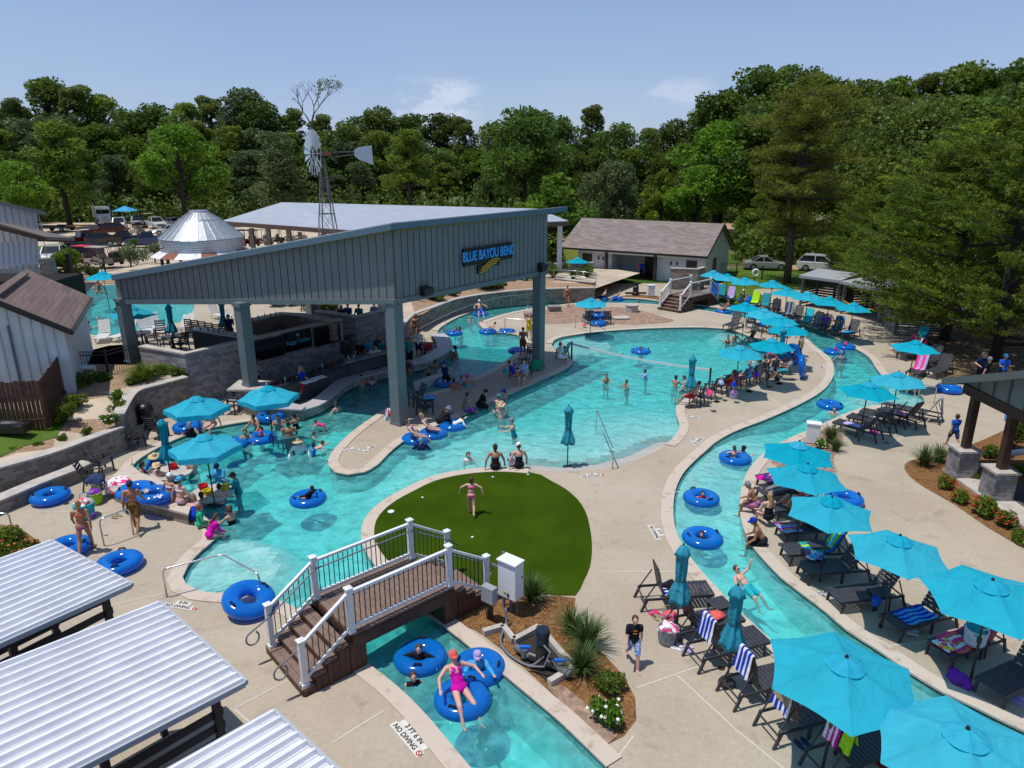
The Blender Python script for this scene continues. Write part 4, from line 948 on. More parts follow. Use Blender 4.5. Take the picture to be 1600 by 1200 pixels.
# ------------------------------------------------------------------ footbridges
def bridge():
 o=thing('footbridge','near footbridge with white railings and brown deck boards over the channel','footbridge',group='footbridges over the lazy river')
 S,D_,W,H=1.18,2.72,1.7,.95
 hw=W/2+.12
 b=MB()
 for i in range(4):
  for s,x0 in((1,-.12),(-1,2*S+D_+.12)):
   x=x0+s*(i*.29);z=.19*(i+1)
   b.cm=0
   for k in range(2):b.box((x+s*(.075+k*.15),0,z-.02),(.14,2*hw,.04))
   b.cm=1;b.box((x+s*.02,0,z-.12),(.03,2*hw-.02,.16))
 b.cm=1
 for x in(S-.035,S+D_+.035):b.box((x,0,H-.13),(.03,2*hw-.02,.2))
 b.cm=0;n=int((D_+.1)/.145)
 for k in range(n):b.box((S-.02+(k+.5)*(D_+.1)/n,0,H-.02),((D_+.1)/n-.008,2*hw,.04))
 b.build('deck_and_steps',[M_DECKB,M_SKIRT],o)
 b=MB()
 for s in(-1,1):
  y=s*(hw+.005);b.bar((S-.05,y,H-.20),(S+D_+.05,y,H-.20),.05,.30)
  for sgn,x0 in((1,-.1),(-1,2*S+D_+.1)):
   for i in range(4):
    x=x0+sgn*(i*.29+.145);h=.19*(i+1)-.045
    for k in range(2):b.box((x+sgn*(-.072+k*.145),y,h/2),(.135,.04,h))
  for x in(S-.09,S+.05,S+.19,S+D_+.09,S+D_-.05,S+D_-.19):b.box((x,y,.38),(.135,.04,.78))
 for x in(S+.26,S+D_-.26):b.box((x,0,.38),(.04,2*hw,.76))
 b.build('skirt',M_SKIRT,o)
 PX=[0,S,S+D_,2*S+D_];PZ=[.19,H,H,.19];RHT=1.02
 for s in(-1,1):
  y=s*W/2
  for x,z in zip(PX,PZ):
   b=MB();b.box((0,0,.56),(.125,.125,1.12));b.box((0,0,1.135),(.17,.17,.03));b.add([(-.07,-.07,1.15),(.07,-.07,1.15),(.07,.07,1.15),(-.07,.07,1.15),(0,0,1.19)],[(0,1,4),(1,2,4),(2,3,4),(3,0,4)]);b.box((0,0,.03),(.17,.17,.06))
   b.build('post',M_WHITE,o,loc=(x,y,z))
  for i in range(3):
   a=Vector((PX[i],y,PZ[i]));c=Vector((PX[i+1],y,PZ[i+1]));up=Vector((0,0,1))
   b=MB();b.bar(a+up*RHT,c+up*RHT,.08,.06);b.build('top_rail',M_WHITE,o)
   b=MB();b.bar(a+up*.14,c+up*.14,.06,.07);b.build('bottom_rail',M_WHITE,o)
   b=MB();n=9 if i!=1 else 21
   for k in range(1,n):p=a.lerp(c,k/n);b.bar(p+up*.14,p+up*RHT,.018,.018)
   b.build('baluster_row',M_BLACK,o)
  yy=y-s*.10;pts=[]
  p0=Vector((-.03,yy,.19+.86))
  for t in np.linspace(0,1,14)[:-1]:
   a=math.pi*2*t*.86;pts.append(p0+Vector((-.42+.0,0,-.36))+Vector((.0,0,0))+Vector((.15*math.cos(a+2.2),0,.17*math.sin(a+2.2))))
  pts=pts[::-1];pts+=[p0,Vector((S,yy,H+.86)),Vector((S+D_,yy,H+.86)),Vector((2*S+D_+.03,yy,.19+.86)),Vector((2*S+D_+.3,yy,.19+.62)),Vector((2*S+D_+.22,yy,.19+.42)),Vector((2*S+D_+.06,yy,.19+.5))]
  b=MB();b.tube(pts,.02,8);b.build('handrail',M_GREYP,o,smooth=True)
 return o
br=bridge();br.location=(-5.04,13.19,0);br.rotation_euler=(0,0,math.atan2(.66,.75))
copy_tree(br,loc=(12.1,53.2,0),rz=R(44),label='far footbridge with white railings beside the washroom building',scale=1.06)
# ------------------------------------------------------------------ slatted screens and cabanas along the far right fence
def shade_cabana(label,p0,p1,depth,z=2.35,h2=2.6,grp='slatted cabanas by the fence'):
 o=thing('slatted_cabana',label,'cabana',group=grp)
 d=(p1-p0).normalized();q=Vector((-d.y,d.x,0));q=q if q.y>0 else-q;L=(p1-p0).length
 b=MB();slab(b,[nog(p0-d*.2-q*.3,z+.1),nog(p1+d*.2-q*.3,z+.1),nog(p1+d*.2+q*depth,z+.35),nog(p0-d*.2+q*depth,z+.35)],.06);b.build('roof',M_GALV,o)
 b=MB();b.bar(nog(p0-d*.2-q*.32,z+.0),nog(p1+d*.2-q*.32,z+.0),.08,.2);b.build('fascia',mat('grey fascia',(.24,.27,.29),.5),o)
 for p in(p0,p1,p0+q*(depth-.2),p1+q*(depth-.2),p0.lerp(p1,.5)+q*(depth-.2)):b=MB();b.box((0,0,z/2),(.16,.16,z));b.build('post',M_GSLAT,o,loc=(p.x,p.y,0))
 b=MB()
 for i in range(11):
  zz=.2+i*.2;b.bar(nog(p0+q*(depth-.25),zz),nog(p1+q*(depth-.25),zz),.03,.14)
  b.bar(nog(p0+q*.2,zz),nog(p0+q*(depth-.25),zz),.03,.14);b.bar(nog(p1+q*.2,zz),nog(p1+q*(depth-.25),zz),.03,.14)
 b.build('slat_screen',M_CHAR,o)
 b=MB();pts=[nog(p0,1.0).lerp(nog(p1,1.0),t)-Vector((0,0,.45*4*t*(1-t)*.5))for t in np.linspace(0,1,9)];b.tube(pts,.035,6);b.build('rope',mat('yellow rope',(.6,.36,.02),.7),o)
shade_cabana('slatted cabana with a metal roof beside the big tree trunk',nog(G(1250,478,0)),nog(G(1306,487,0)),2.6)
shade_cabana('slatted cabana with a metal roof and a yellow rope, right one beside the chairs',nog(G(1314,490,0)),nog(G(1372,505,0)),2.6)
def slat_screen(label,a,c,h):
 o=thing('slatted_fence',label,'fence');b=MB()
 for i in range(int(h/.17)):b.bar(nog(a,.12+i*.17),nog(c,.12+i*.17),.03,.12)
 b.build('slat_panel',M_GSLAT,o)
 for t in(0,.5,1):p=a.lerp(c,t);b=MB();b.box((0,0,h/2),(.13,.13,h));b.build('post',M_GSLAT,o,loc=(p.x,p.y+.05,0))
slat_screen('grey horizontal slat fence behind the loungers under the green trees',nog(G(1397,525,0)),nog(G(1490,530,0)),1.8)
slat_screen('grey horizontal slat fence right of the yellow rope',nog(G(1380,510,0)),nog(G(1399,525,0)),1.9)
# ------------------------------------------------------------------ umbrellas
def canvas(name,c,tl=.45):
 m=bpy.data.materials.new(name);m.use_nodes=True;t=m.node_tree;p=t.nodes['Principled BSDF'];o=t.nodes['Material Output']
 p.inputs['Base Color'].default_value=(*c,1);p.inputs['Roughness'].default_value=.8;p.inputs['Specular IOR Level'].default_value=.15
 g=NN(t,'ShaderNodeTexCoord');n=NN(t,'ShaderNodeTexNoise',i_Scale=2.4,i_Detail=5.0,i_Distortion=1.2);t.links.new(g.outputs['Object'],n.inputs['Vector'])
 bp=NN(t,'ShaderNodeBump',i_Strength=.7,i_Distance=.10);t.links.new(n.outputs['Fac'],bp.inputs['Height']);t.links.new(bp.outputs[0],p.inputs['Normal'])
 oi=NN(t,'ShaderNodeObjectInfo');hs=NN(t,'ShaderNodeHueSaturation');hs.inputs['Color'].default_value=(*c,1)
 t.links.new(mth(t,'MULTIPLY',mrange(t,oi.outputs['Random'],0,1,.92,1.12,False),mrange(t,n.outputs['Fac'],.3,.7,.93,1.06)),hs.inputs['Value']);t.links.new(mrange(t,oi.outputs['Random'],0,1,1.05,.95,False),hs.inputs['Saturation']);t.links.new(hs.outputs[0],p.inputs['Base Color'])
 tr=NN(t,'ShaderNodeBsdfTranslucent');tr.inputs[0].default_value=(*c,1);ms=NN(t,'ShaderNodeMixShader',i_0=tl)
 t.links.new(p.outputs[0],ms.inputs[1]);t.links.new(tr.outputs[0],ms.inputs[2]);t.links.new(ms.outputs[0],o.inputs['Surface'])
 return m
M_AQUA=canvas('aqua canvas',(.025,.50,.68));M_AQUAD=canvas('deep aqua canvas',(.025,.32,.44),.25)
M_POLE=mat('bronze pole',(.03,.025,.022),.4,spec=.5)
def umb_proto(valance=False):
 o=thing('umbrella','x','umbrella',group='open aqua umbrellas')
 Rr,H0,H1=1.16,2.52,2.11;b=MB();n=6;K=6;J=5
 def pt(a,f,r,extra=0):
  t0,t1=2*math.pi*a/n,2*math.pi*(a+1)/n
  p=Vector((math.cos(t0),math.sin(t0),0)).lerp(Vector((math.cos(t1),math.sin(t1),0)),f)*Rr*r
  p.z=H0+(H1-H0)*r**1.06-.055*math.sin(math.pi*f)*math.sin(math.pi*min(1,r))+.007*math.sin(a*5+f*11)*r+extra
  if r>=1:p.x*=1-.055*math.sin(math.pi*f);p.y*=1-.055*math.sin(math.pi*f)
  return p
 for a in range(n):
  vs=[pt(a,j/J,.12+.88*k/K)for k in range(K+1)for j in range(J+1)]
  fs=[(k*(J+1)+j,(k+1)*(J+1)+j,(k+1)*(J+1)+j+1,k*(J+1)+j+1)for k in range(K)for j in range(J)]
  b.add(vs,fs)
  if valance:
   vs=[]
   for j in range(J+1):
    p=pt(a,j/J,1.0);vs+=[p,p*1.01+Vector((0,0,-.17-.03*math.sin(math.pi*j/J)-p.z*.01))]
   b.add(vs,[(2*j,2*j+1,2*j+3,2*j+2)for j in range(J)])
 b.build('canopy',M_AQUA,o)
 b=MB()
 for a in range(n):
  vs=[];fs=[]
  for k in range(4):
   for j in range(J+1):
    r=.012+.235*k/3;p=pt(a,j/J,r,.075-.02*(k/3)**2)
    if k==3:q=1+.16*math.sin(math.pi*j/J);p=Vector((p.x*q,p.y*q,p.z-.05+.03*math.sin(math.pi*j/J)))
    vs.append(p)
  fs=[(k*(J+1)+j,(k+1)*(J+1)+j,(k+1)*(J+1)+j+1,k*(J+1)+j+1)for k in range(3)for j in range(J)]
  b.add(vs,fs)
 b.build('vent_cap',M_AQUA,o)
 b=MB();b.cyl((0,0,H0+.05),(0,0,H0+.11),.035,.02,8);b.build('finial',M_BLACK,o)
 b=MB();b.cyl((0,0,.0),(0,0,H0+.03),.024,n=8);b.cyl((0,0,1.0),(0,0,1.12),.045,n=8);b.build('pole',M_POLE,o)
 for a in range(n):
  t=2*math.pi*a/n;b=MB();d=Vector((math.cos(t),math.sin(t),0))
  b.bar(d*.05+Vector((0,0,H0-.05)),d*Rr*.985+Vector((0,0,H1-.015)),.018,.022);b.bar(d*.04+Vector((0,0,H0-.62)),d*Rr*.52+Vector((0,0,H0-.27)),.014,.014);b.build('rib',M_POLE,o)
 b=MB();b.tube([(0.35+.03*i,.52+.07*i+(.02 if i%2 else 0),2.27-.035*i)for i in range(4)],.008,5);b.build('tie_strap',mat('dark strap',(.01,.12,.16),.8),o)
 return o
def umb_closed_proto():
 o=thing('closed_umbrella','x','umbrella',group='closed aqua umbrellas')
 b=MB();prof=[(.02,2.50),(.08,2.46),(.14,2.36),(.175,2.24),(.13,2.21),(.12,2.05),(.115,1.80),(.10,1.60),(.13,1.48),(.19,1.28),(.235,1.12),(.25,1.02),(.12,1.0),(.03,1.05)]
 n=36;vs=[];fs=[]
 for i in range(n):
  t=2*math.pi*i/n
  for k,(r,z)in enumerate(prof):
   m=1+(.22 if k>4 else.10)*math.cos(6*t+.4*k)+.06*math.sin(11*t)
   vs.append((r*m*math.cos(t),r*m*math.sin(t),z-(.03*math.cos(6*t)if k>=10 else 0)))
 k=len(prof)
 for i in range(n):
  for a in range(k-1):fs.append((i*k+a,((i+1)%n)*k+a,((i+1)%n)*k+a+1,i*k+a+1))
 b.add(vs,[f[::-1]for f in fs]);b.build('folded_canopy',M_AQUAD,o,smooth=True)
 b=MB();b.cyl((0,0,0),(0,0,2.55),.024,n=8);b.build('pole',M_POLE,o)
 b=MB();b.cyl((0,0,0.0),(0,0,.05),.2,.19,16);b.build('base',M_POLE,o)
 b=MB();b.lathe([(.125,1.57),(.13,1.60),(.125,1.63)],16);b.build('strap',mat('dark strap',(.01,.12,.16),.8),o)
 return o
UP_,UV_,UC_=umb_proto(),umb_proto(True),umb_closed_proto()
used={}
def put(proto,loc,rz=0.0,label=None,scale=1.0,group=None):
 if not used.get(proto.name):
  used[proto.name]=True;o=proto;o.location=loc;o.rotation_euler=(o.rotation_euler[0],o.rotation_euler[1],rz);o.scale=(scale,)*3
  if label:o['label']=label
  if group:o['group']=group
  return o
 return copy_tree(proto,loc=loc,rz=rz,label=label,scale=scale,group=group)
def at_top(u,v,ztop,base=0.0):p=G(u,v,ztop+base);p.z=base;return p
UMB=[(1315,1024,0,12,1.0,0,'big aqua umbrella over the left bank loungers with towels on their backs'),(1515,1143,0,8,1.0,0,'largest aqua umbrella, cut off by the bottom right corner'),(1554,905,0,20,1.0,0,'aqua umbrella at the right edge over the pink patterned towels'),(1404,836,0,14,1.0,0,'aqua umbrella over the plain loungers on the right bank, third from the right edge'),(1301,776,0,5,1.0,0,'aqua umbrella over the reclining sunbathers, lowest of the overlapping three'),(1260,726,0,22,1.0,0,'aqua umbrella in the middle of the overlapping three on the right bank'),(1247,689,0,10,1.0,0,'topmost aqua umbrella of the overlapping three, beside the white utility box'),(1356,596,0,25,1.0,0,'aqua umbrella over the two dark loungers with a lilac towel'),(1407,581,0,8,1.0,0,'aqua umbrella over the striped towels at the small beach entry'),(1430,531,0,17,1.0,0,'aqua umbrella in tree shade in front of the slat fence'),(1115,422,0,3,1.0,0,'farthest aqua umbrella of the row, beside the far footbridge'),(1137,427.5,0,25,1.0,0,'second aqua umbrella of the far row, just right of the farthest one'),(1166,433,0,12,1.0,0,'third aqua umbrella of the far row, in front of the lifebuoy'),(1207,437.5,0,30,1.0,0,'aqua umbrella dappled with leaf shade before the grass patch'),(1231.5,449,0,6,1.0,0,'aqua umbrella of the far row just in front of the big tree trunk'),(1264,455.5,0,19,1.0,0,'aqua umbrella of the far row before the left slatted cabana'),(1298,463,0,28,1.0,0,'aqua umbrella of the far row before the gap between the slatted cabanas'),(1334,472.5,0,11,1.0,0,'right-hand end umbrella of the far row, before the yellow rope'),(1165,472,0,15,1.0,0,'aqua umbrella on the island, uppermost of the slanting line above the pool'),(1194,481.5,0,2,1.0,0,'aqua umbrella on the island overlapping the uppermost of its line'),(1219,491.5,0,22,1.0,0,'aqua umbrella on the island, middle of the overlapping line'),(1232.5,505,0,9,1.0,0,'aqua umbrella on the island with a closed umbrella seen in front of it'),(1207,528,0,27,1.0,0,'aqua umbrella over the crowded chairs beside the upright blue tube'),(1155.5,539,0,14,1.0,0,'pale aqua umbrella at the pool side of the crowded chair row'),(924,465,0,21,1.0,0,'aqua umbrella among the stone cubes on the rock bed'),(902,402,0,5,1.0,0,'light blue umbrella by the stone privacy wall of the washrooms'),(303,619,0,18,1.0,1,'aqua umbrella with a drooping valance in front of the trash can'),(320,678,0,10,1.0,1,'aqua umbrella with a drooping valance in the second round pool table'),(416.5,602,0,26,1.0,1,'aqua umbrella with a drooping valance in front of the bar pedestal'),(161,423,1.5,4,1.0,0,'aqua umbrella half hidden by the canopy end near the upper pool'),(204,478,1.5,16,1.0,0,'pale aqua umbrella behind the leftmost canopy column'),(1668,690,0,16,1.0,0,'umbrella at the right edge')]
for(u,v,bz,rz,s,k,lb_)in UMB[:-1]:
 o_=put((UP_,UV_)[k],at_top(u,v,2.58,bz),R(rz),lb_,s);q_=1.21 if u in(1315,1515)else(1.16 if u==1554 else random.uniform(.98,1.03));o_.scale=(q_,q_,1);o_.rotation_euler=(R(random.uniform(-1.6,1.6)),R(random.uniform(-1.6,1.6)),R(rz))
for(u,v,bz,lb_,s)in((1083,556,0,'closed teal umbrella at the near end of the crowded chair row',1),(889,634,-.14,'closed aqua umbrella standing alone in the shallow beach water',1),(252,655,-.1,'closed aqua umbrella in the round pool table behind the straw hats',1),(1068,852,0,'closed aqua umbrella behind the first lounger with the blue striped towel',1),(1153,915,0,'closed aqua umbrella between the loungers with striped towels, lower of the two',1),(1225,512,0,'small closed umbrella in front of an open one on the island',1),(262,475,1.5,'closed dark aqua umbrella beside the upper pool chairs',1),(345,470,1.5,'closed aqua umbrella above the terrace bar',.95)):
 put(UC_,at_top(u,v,2.5*s,bz),random.uniform(0,3),lb_,s)
 # ------------------------------------------------------------------ loungers and chairs
M_LNG=mat('charcoal lounger slat',(.042,.043,.052),.5,spec=.35,var=.15,vscale=8)
def slat_lounger(ang=62):
 o=thing('sun_lounger','x','lounger',group='dark slatted sun loungers')
 b=MB();W=.66
 for k in range(13):b.box((0,-.94+k*.1,.385),(W,.082,.02))
 for s in(-1,1):b.bar((s*(W/2-.02),-.97,.345),(s*(W/2-.02),.86,.345),.035,.06)
 b.build('seat',M_LNG,o)
 b=MB();a=R(ang);c,s_=math.cos(a),math.sin(a);L=.80
 for k in range(8):t=.06+k*.1;wv_=W-.06-(.10 if k==7 else 0);b.box((0,.36+c*t,.40+s_*t),(wv_,.086,.02),M=Matrix.Rotation(a,4,'X'))
 for s in(-1,1):b.bar((s*.24,.36-.02*s_,.375+.0),(s*.24,.36+c*L,.39+s_*L-.02),.03,.03)
 b.build('backrest',M_LNG,o)
 for(x,y,dy)in((-.3,-.82,-.06),(.3,-.82,-.06),(-.32,.80,.14),(.32,.80,.14),(-.3,.1,0),(.3,.1,0)):
  b=MB();b.bar((x,y,.34),(x,y+dy,.0),.045,.06);b.build('leg',M_LNG,o)
 b=MB();b.bar((-.28,.42+c*.5,.4+s_*.46),(-.28,.84,.34),.025);b.bar((.28,.42+c*.5,.4+s_*.46),(.28,.84,.34),.025);b.bar((-.32,.86,.3),(.32,.86,.3),.03);b.build('strut',M_LNG,o)
 return o
def arm_chair(recl=22):
 o=thing('patio_chair','x','chair',group='dark slatted patio chairs');b=MB()
 for k in range(6):b.box((0,.24-k*.09,.40-.012*k),(.5,.075,.02))
 b.build('seat',M_LNG,o);b=MB();a=R(90-recl);c,s_=math.cos(a),math.sin(a)
 for k in range(5):t=.12+k*.13;b.box((0,-.22-c*t,.38+s_*t),(.48,.085,.02),M=Matrix.Rotation(-a,4,'X'))
 for s in(-1,1):b.bar((s*.24,-.2,.34),(s*.24,-.22-c*.74,.38+s_*.74),.04,.03)
 b.build('backrest',M_LNG,o)
 for s in(-1,1):
  b=MB();b.box((s*.29,-.0,.60),(.08,.56,.025));b.build('armrest',M_LNG,o)
  b=MB();b.bar((s*.28,.24,0),(s*.28,.22,.6),.05);b.build('leg',M_LNG,o);b=MB();b.bar((s*.28,-.34,0),(s*.28,-.22,.6),.05);b.build('leg',M_LNG,o)
 return o
def small_table():
 o=thing('side_table','x','table',group='small dark side tables');b=MB()
 for k in range(5):b.box((-.2+k*.1,0,.45),(.09,.48,.022))
 b.build('table_top',M_LNG,o)
 for x in(-.2,.2):
  for y in(-.2,.2):b=MB();b.bar((x,y,0),(x*.95,y*.95,.44),.035);b.build('leg',M_LNG,o)
 return o
def bar_stool():
 o=thing('bar_stool','x','stool',group='dark bar stools at the terrace bar');b=MB()
 for k in range(4):b.box((0,-.15+k*.1,.75),(.42,.085,.02))
 b.build('seat',M_LNG,o);b=MB()
 for k in range(3):b.box((0,-.22,.88+k*.11),(.4,.02,.07))
 b.build('backrest',M_LNG,o)
 for x in(-.19,.19):
  for y in(-.2,.17):b=MB();b.bar((x,y,0),(x,y,1.15 if y<0 else.74),.035);b.build('leg',M_LNG,o)
 return o
LNG,CHR,TBL,STL=slat_lounger(),arm_chair(),small_table(),bar_stool()
LNG2=slat_lounger(78);LNG2['group']='upright slatted sun loungers'
def facing(a,c):d=c-a;return math.atan2(d.y,d.x)-math.pi/2
LSTATE={}
def lounger(foot,head,label,proto=None,key=None):
 f=nog(G(*foot,.38));h=nog(G(*head,0));d=(h-f).normalized();loc=f+d*.95
 rz=math.atan2(d.y,d.x)-math.pi/2
 o=put(proto or LNG,loc,rz,label)
 if key:LSTATE[key]=(loc,rz)
 return o
LG=[((1108,918),(1007,944),'first lounger of the left bank row, blue and white towel on its seat',LNG2,'L1'),((1152,957),(1055,996),'second lounger of the left bank row, bare slats behind the packed bags',LNG2,'L2'),((1189,990),(1091,1036),'lounger with a striped towel over its back, beside the lower closed umbrella',LNG2,'L3'),((1252,1044),(1152,1091),'lounger with a striped towel over its back, left of the big umbrella',LNG2,'L4'),((1318,1096),(1213,1147),'lounger with a brown cloth over a striped towel on its back',LNG2,'L5'),((1395,1150),(1300,1205),'lounger carrying a lime shirt and a pink striped shirt at the bottom edge',LNG2,'L6'),((1225,858),(1322,872),'right bank lounger draped with a green and blue towel',None,'R1'),((1252,887),(1349,899),'bare right bank lounger just below the green towel one',None,'R2'),((1302,930),(1398,938),'bare right bank lounger with sun shining through its back slats',None,'R3'),((1390,972),(1480,968),'right bank lounger with a bright blue striped towel on its seat',None,'R4'),((1466,1014),(1556,1003),'right bank lounger heaped with pink and yellow towels',None,'R5'),((1546,1073),(1640,1048),'right bank lounger with a blue towel over its back at the right edge',None,'R6'),((1190,748),(1258,752),'lounger under the upper overlapping umbrellas with dark blue towels',None,'A1'),((1187,768),(1262,776),'lounger with a man in grey trousers lying on it',None,'A2'),((1205,792),(1285,797),'lounger with an orange towel under the lowest overlapping umbrella',None,'A3'),((1218,826),(1305,836),'lounger with a rainbow and green towel and a reclining person with raised knees',None,'A4'),((1307,657),(1364,687),'lounger with a lilac towel on its seat beside the grassy plant',None,'M1'),((1328,648),(1385,676),'shaded lounger behind the lilac towel one',None,'M2'),((1347,640),(1398,664),'half sunlit lounger in the middle of the small beach group',None,'M3'),((1378,637),(1418,663),'lounger heaped with a red white and blue towel',None,'M4'),((1400,634),(1440,655),'lounger with black and white striped towels over its back',None,'M5'),((1113,461),(1127,451),'far lounger covered by a blue towel next to the far footbridge',None,'F1'),((1123,464),(1141,455),'far lounger with a dark green cover, second from the far footbridge',None,'F2'),((1137,467),(1155,458),'far lounger with a pale lilac blue towel on its back',None,'F3'),((1176,475),(1193,463),'far lounger with a lime green towel',None,'F4'),((1192,479),(1209,466),'far lounger in shade just right of the lime green towel',None,'F5'),((1207,488),(1228,474),'far lounger whose tall slatted back stands beside a red bag',None,'F6'),((1228,494),(1247,479),'far lounger with a striped navy towel seen from the foot end',None,'F7'),((1240,499),(1265,486),'bare far lounger right of the striped navy towel',None,'F8'),((1255,505),(1284,492),'far lounger with a teal towel over seat and back',None,'F9'),((1268,510),(1301,499),'far lounger with a person in grey reading',None,'F10'),((1280,514),(1313,504),'far lounger with a sunbather in blue shorts',None,'F11'),((1298,518),(1331,510),'far lounger with a bright blue towel over its back',None,'F12'),((1316,522),(1361,516),'last lounger of the far row, pale blue towel on its seat',None,'F13'),((1136,509),(1163,506),'lounger alone on the island deck at the top of the pool',None,'I1'),((1418,534),(1462,534),'lounger with a teal towel in front of the slat fence',None,'T1'),((1408,553),(1452,556),'shaded lounger with red and white towels under the fence side umbrella',None,'T2'),((1440,566),(1476,564),'tree shaded lounger with a raised slatted back, left one of the pair',None,'T3'),((1455,581),(1496,576),'tree shaded lounger with a raised slatted back, right one of the pair',None,'T4'),((1425,583),(1449,577),'shaded lounger with a pink scarf near the three standing men',None,'T5')]
for f,h,lb_,pr_,key in LG:lounger(f,h,lb_,pr_,key)
def at(key,x,y,z=0):
 loc,rz=LSTATE[key];v=Matrix.Rotation(rz,4,'Z')@Vector((x,y,z));return loc+v
 # chairs: (u, v, facing degrees anticlockwise from away-from-camera, label)
for(u,v,a,lb_)in((1087,628,62,'nearest patio chair of the crowded row, under a man in red trunks'),(1104,621,55,'patio chair with a pink bag on its back'),(1122,613,48,'patio chair with a blue printed towel on its back'),(1138,607,45,'patio chair with a plain royal blue towel'),(1153,603,42,'patio chair covered by a crimson towel'),(1168,598,40,'bare grey patio chair in the middle of the crowded row'),(1184,593,36,'patio chair with a purple bag hanging from it'),(1199,588,32,'patio chair under a white and orange towel'),(1221,583,25,'patio chair next to the upright blue tube'),(1232,562,70,'patio chair behind the upright blue tube'),(1172,512,-10,'patio chair on the island beside the lone lounger'),(1187,517,10,'patio chair with a blue backrest towel near the lone lounger'),(1201,521,30,'patio chair in the shade of the island umbrellas'),(1216,526,50,'dark patio chair at the foot of the small closed umbrella'),(806,588,62,'patio chair with the seated man in a blue shirt'),(822,585,80,'patio chair beside the big right column with a seated woman'),(833,560,-20,'tall slatted patio chair behind the big right column'),(878,560,60,'patio chair right of the big column with the woman in a pink hat'),(665,648,-50,'dark patio chair beside the big front column with a pale blue towel'),(650,634,120,'dark patio chair half hidden behind the big front column'),(162,737,-30,'dark patio chair beside the stone seat wall, empty'),(150,762,-70,'patio chair draped with a dark blue shirt and towels'),(211,699,60,'empty patio chair by the retaining wall corner'),(249,683,-15,'patio chair behind the closed umbrella in the corner'),(319,655,175,'patio chair behind the blue tube, under the valance umbrella'),(362,646,175,'empty patio chair alone on the shaded deck'),(399,645,178,'patio chair beside the bar base wall behind a blue tube'),(918,505,10,'patio chair with a blue towel on the rock bed'),(948,506,-5,'teal patio chair right of the stacked blue tubes')):
 put(CHR,G(u,v),R(a),lb_)
for(u,v,a,lb_)in((1122,966,20,'side table with red cloth between the first two loungers'),(1345,1122,20,'side table near the bottom edge with clothes over its side'),(1275,872,0,'side table with a flowered cloth beside the green towel lounger'),(1370,948,0,'side table holding a blue bag'),(1516,1020,0,'side table with a cream tote bag'),(1350,662,30,'side table between the dark loungers at the small beach'),(1386,646,30,'side table with a cup behind the small beach loungers'),(818,573,30,'side table between the column and the seated pair'),(1181,516,0,'side table on the island among the shaded chairs'),(1097,634,10,'side table behind the man in red trunks'),(670,640,0,'square table with a pale towel by the front column')):
 put(TBL,G(u,v),R(a),lb_)
for i,(u,v)in enumerate(((300,528),(311,530),(322,532),(333,534.5),(344,537),(355,540),(366,543))):
 put(STL,G(u,v,TZ),R(-12),('leftmost bar stool of the row at the terrace bar','bar stool second from the left at the terrace bar','bar stool third from the left at the terrace bar','bar stool in the middle of the terrace bar row','bar stool third from the column at the terrace bar','bar stool second from the column at the terrace bar','bar stool next to the column at the terrace bar')[i])
for(u,v,a,lb_)in((240,543,-60,'dark terrace chair left of the first round table'),(252,531,200,'dark terrace chair between the two terrace tables'),(262,548,100,'dark terrace chair at the low wall corner'),(283,548,70,'dark terrace chair right of the second terrace table'),(292,537,60,'dark terrace chair beside the bar stools'),(216,536,-20,'dark terrace chair beside the leftmost column'),(480,486,0,'dark chair on the far side of the terrace bar'),(520,480,20,'dark chair near the block wall on the terrace')):
 put(CHR,G(u,v,TZ),R(a),lb_)
for(u,v,lb_)in((224,540,'dark round terrace table near the leftmost column'),(271,547,'dark round terrace table near the low wall corner')):
 o=thing('terrace_table',lb_,'table',G(u,v,TZ));b=MB();b.cyl((0,0,.70),(0,0,.74),.5,n=20);b.build('table_top',M_LNG,o);b=MB();b.cyl((0,0,0),(0,0,.7),.05);b.cyl((0,0,0),(0,0,.04),.3,n=14);b.build('pedestal',M_LNG,o)
 # white chaises by the upper pool
M_WPL=mat('white resin',(.66,.64,.60),.5)
def white_chaise():
 o=thing('white_chaise','x','lounger',group='white chaises by the upper pool');b=MB()
 for k in range(12):b.box((0,-.9+k*.11,.32),(.6,.09,.02))
 for s in(-1,1):b.bar((s*.3,-.95,.3),(s*.3,.6,.3),.04,.06)
 b.build('seat',M_WPL,o);b=MB();a=R(62);c,s_=math.cos(a),math.sin(a)
 for k in range(7):t=.08+k*.11;b.box((0,.42+c*t,.33+s_*t),(.58,.09,.02),M=Matrix.Rotation(a,4,'X'))
 b.build('backrest',M_WPL,o)
 for x in(-.28,.28):
  for y in(-.7,.5):b=MB();b.bar((x,y,0),(x,y,.3),.05);b.build('leg',M_WPL,o)
 return o
WCH=white_chaise()
for(u,v,a,lb_)in((163,532,20,'white chaise nearest the cottage corner'),(196,530,-15,'white chaise left of the leftmost column'),(232,524,45,'white chaise right of the leftmost column'),(247,518,40,'flat white chaise beside the closed umbrella'),(277,523,-30,'white chaise with a raised back right of the closed umbrella'),(286,521,-28,'white chaise with a raised back beside the bar stools'),(345,499,60,'white chaise behind the terrace bar')):
 put(WCH,G(u,v,TZ),R(a),lb_)
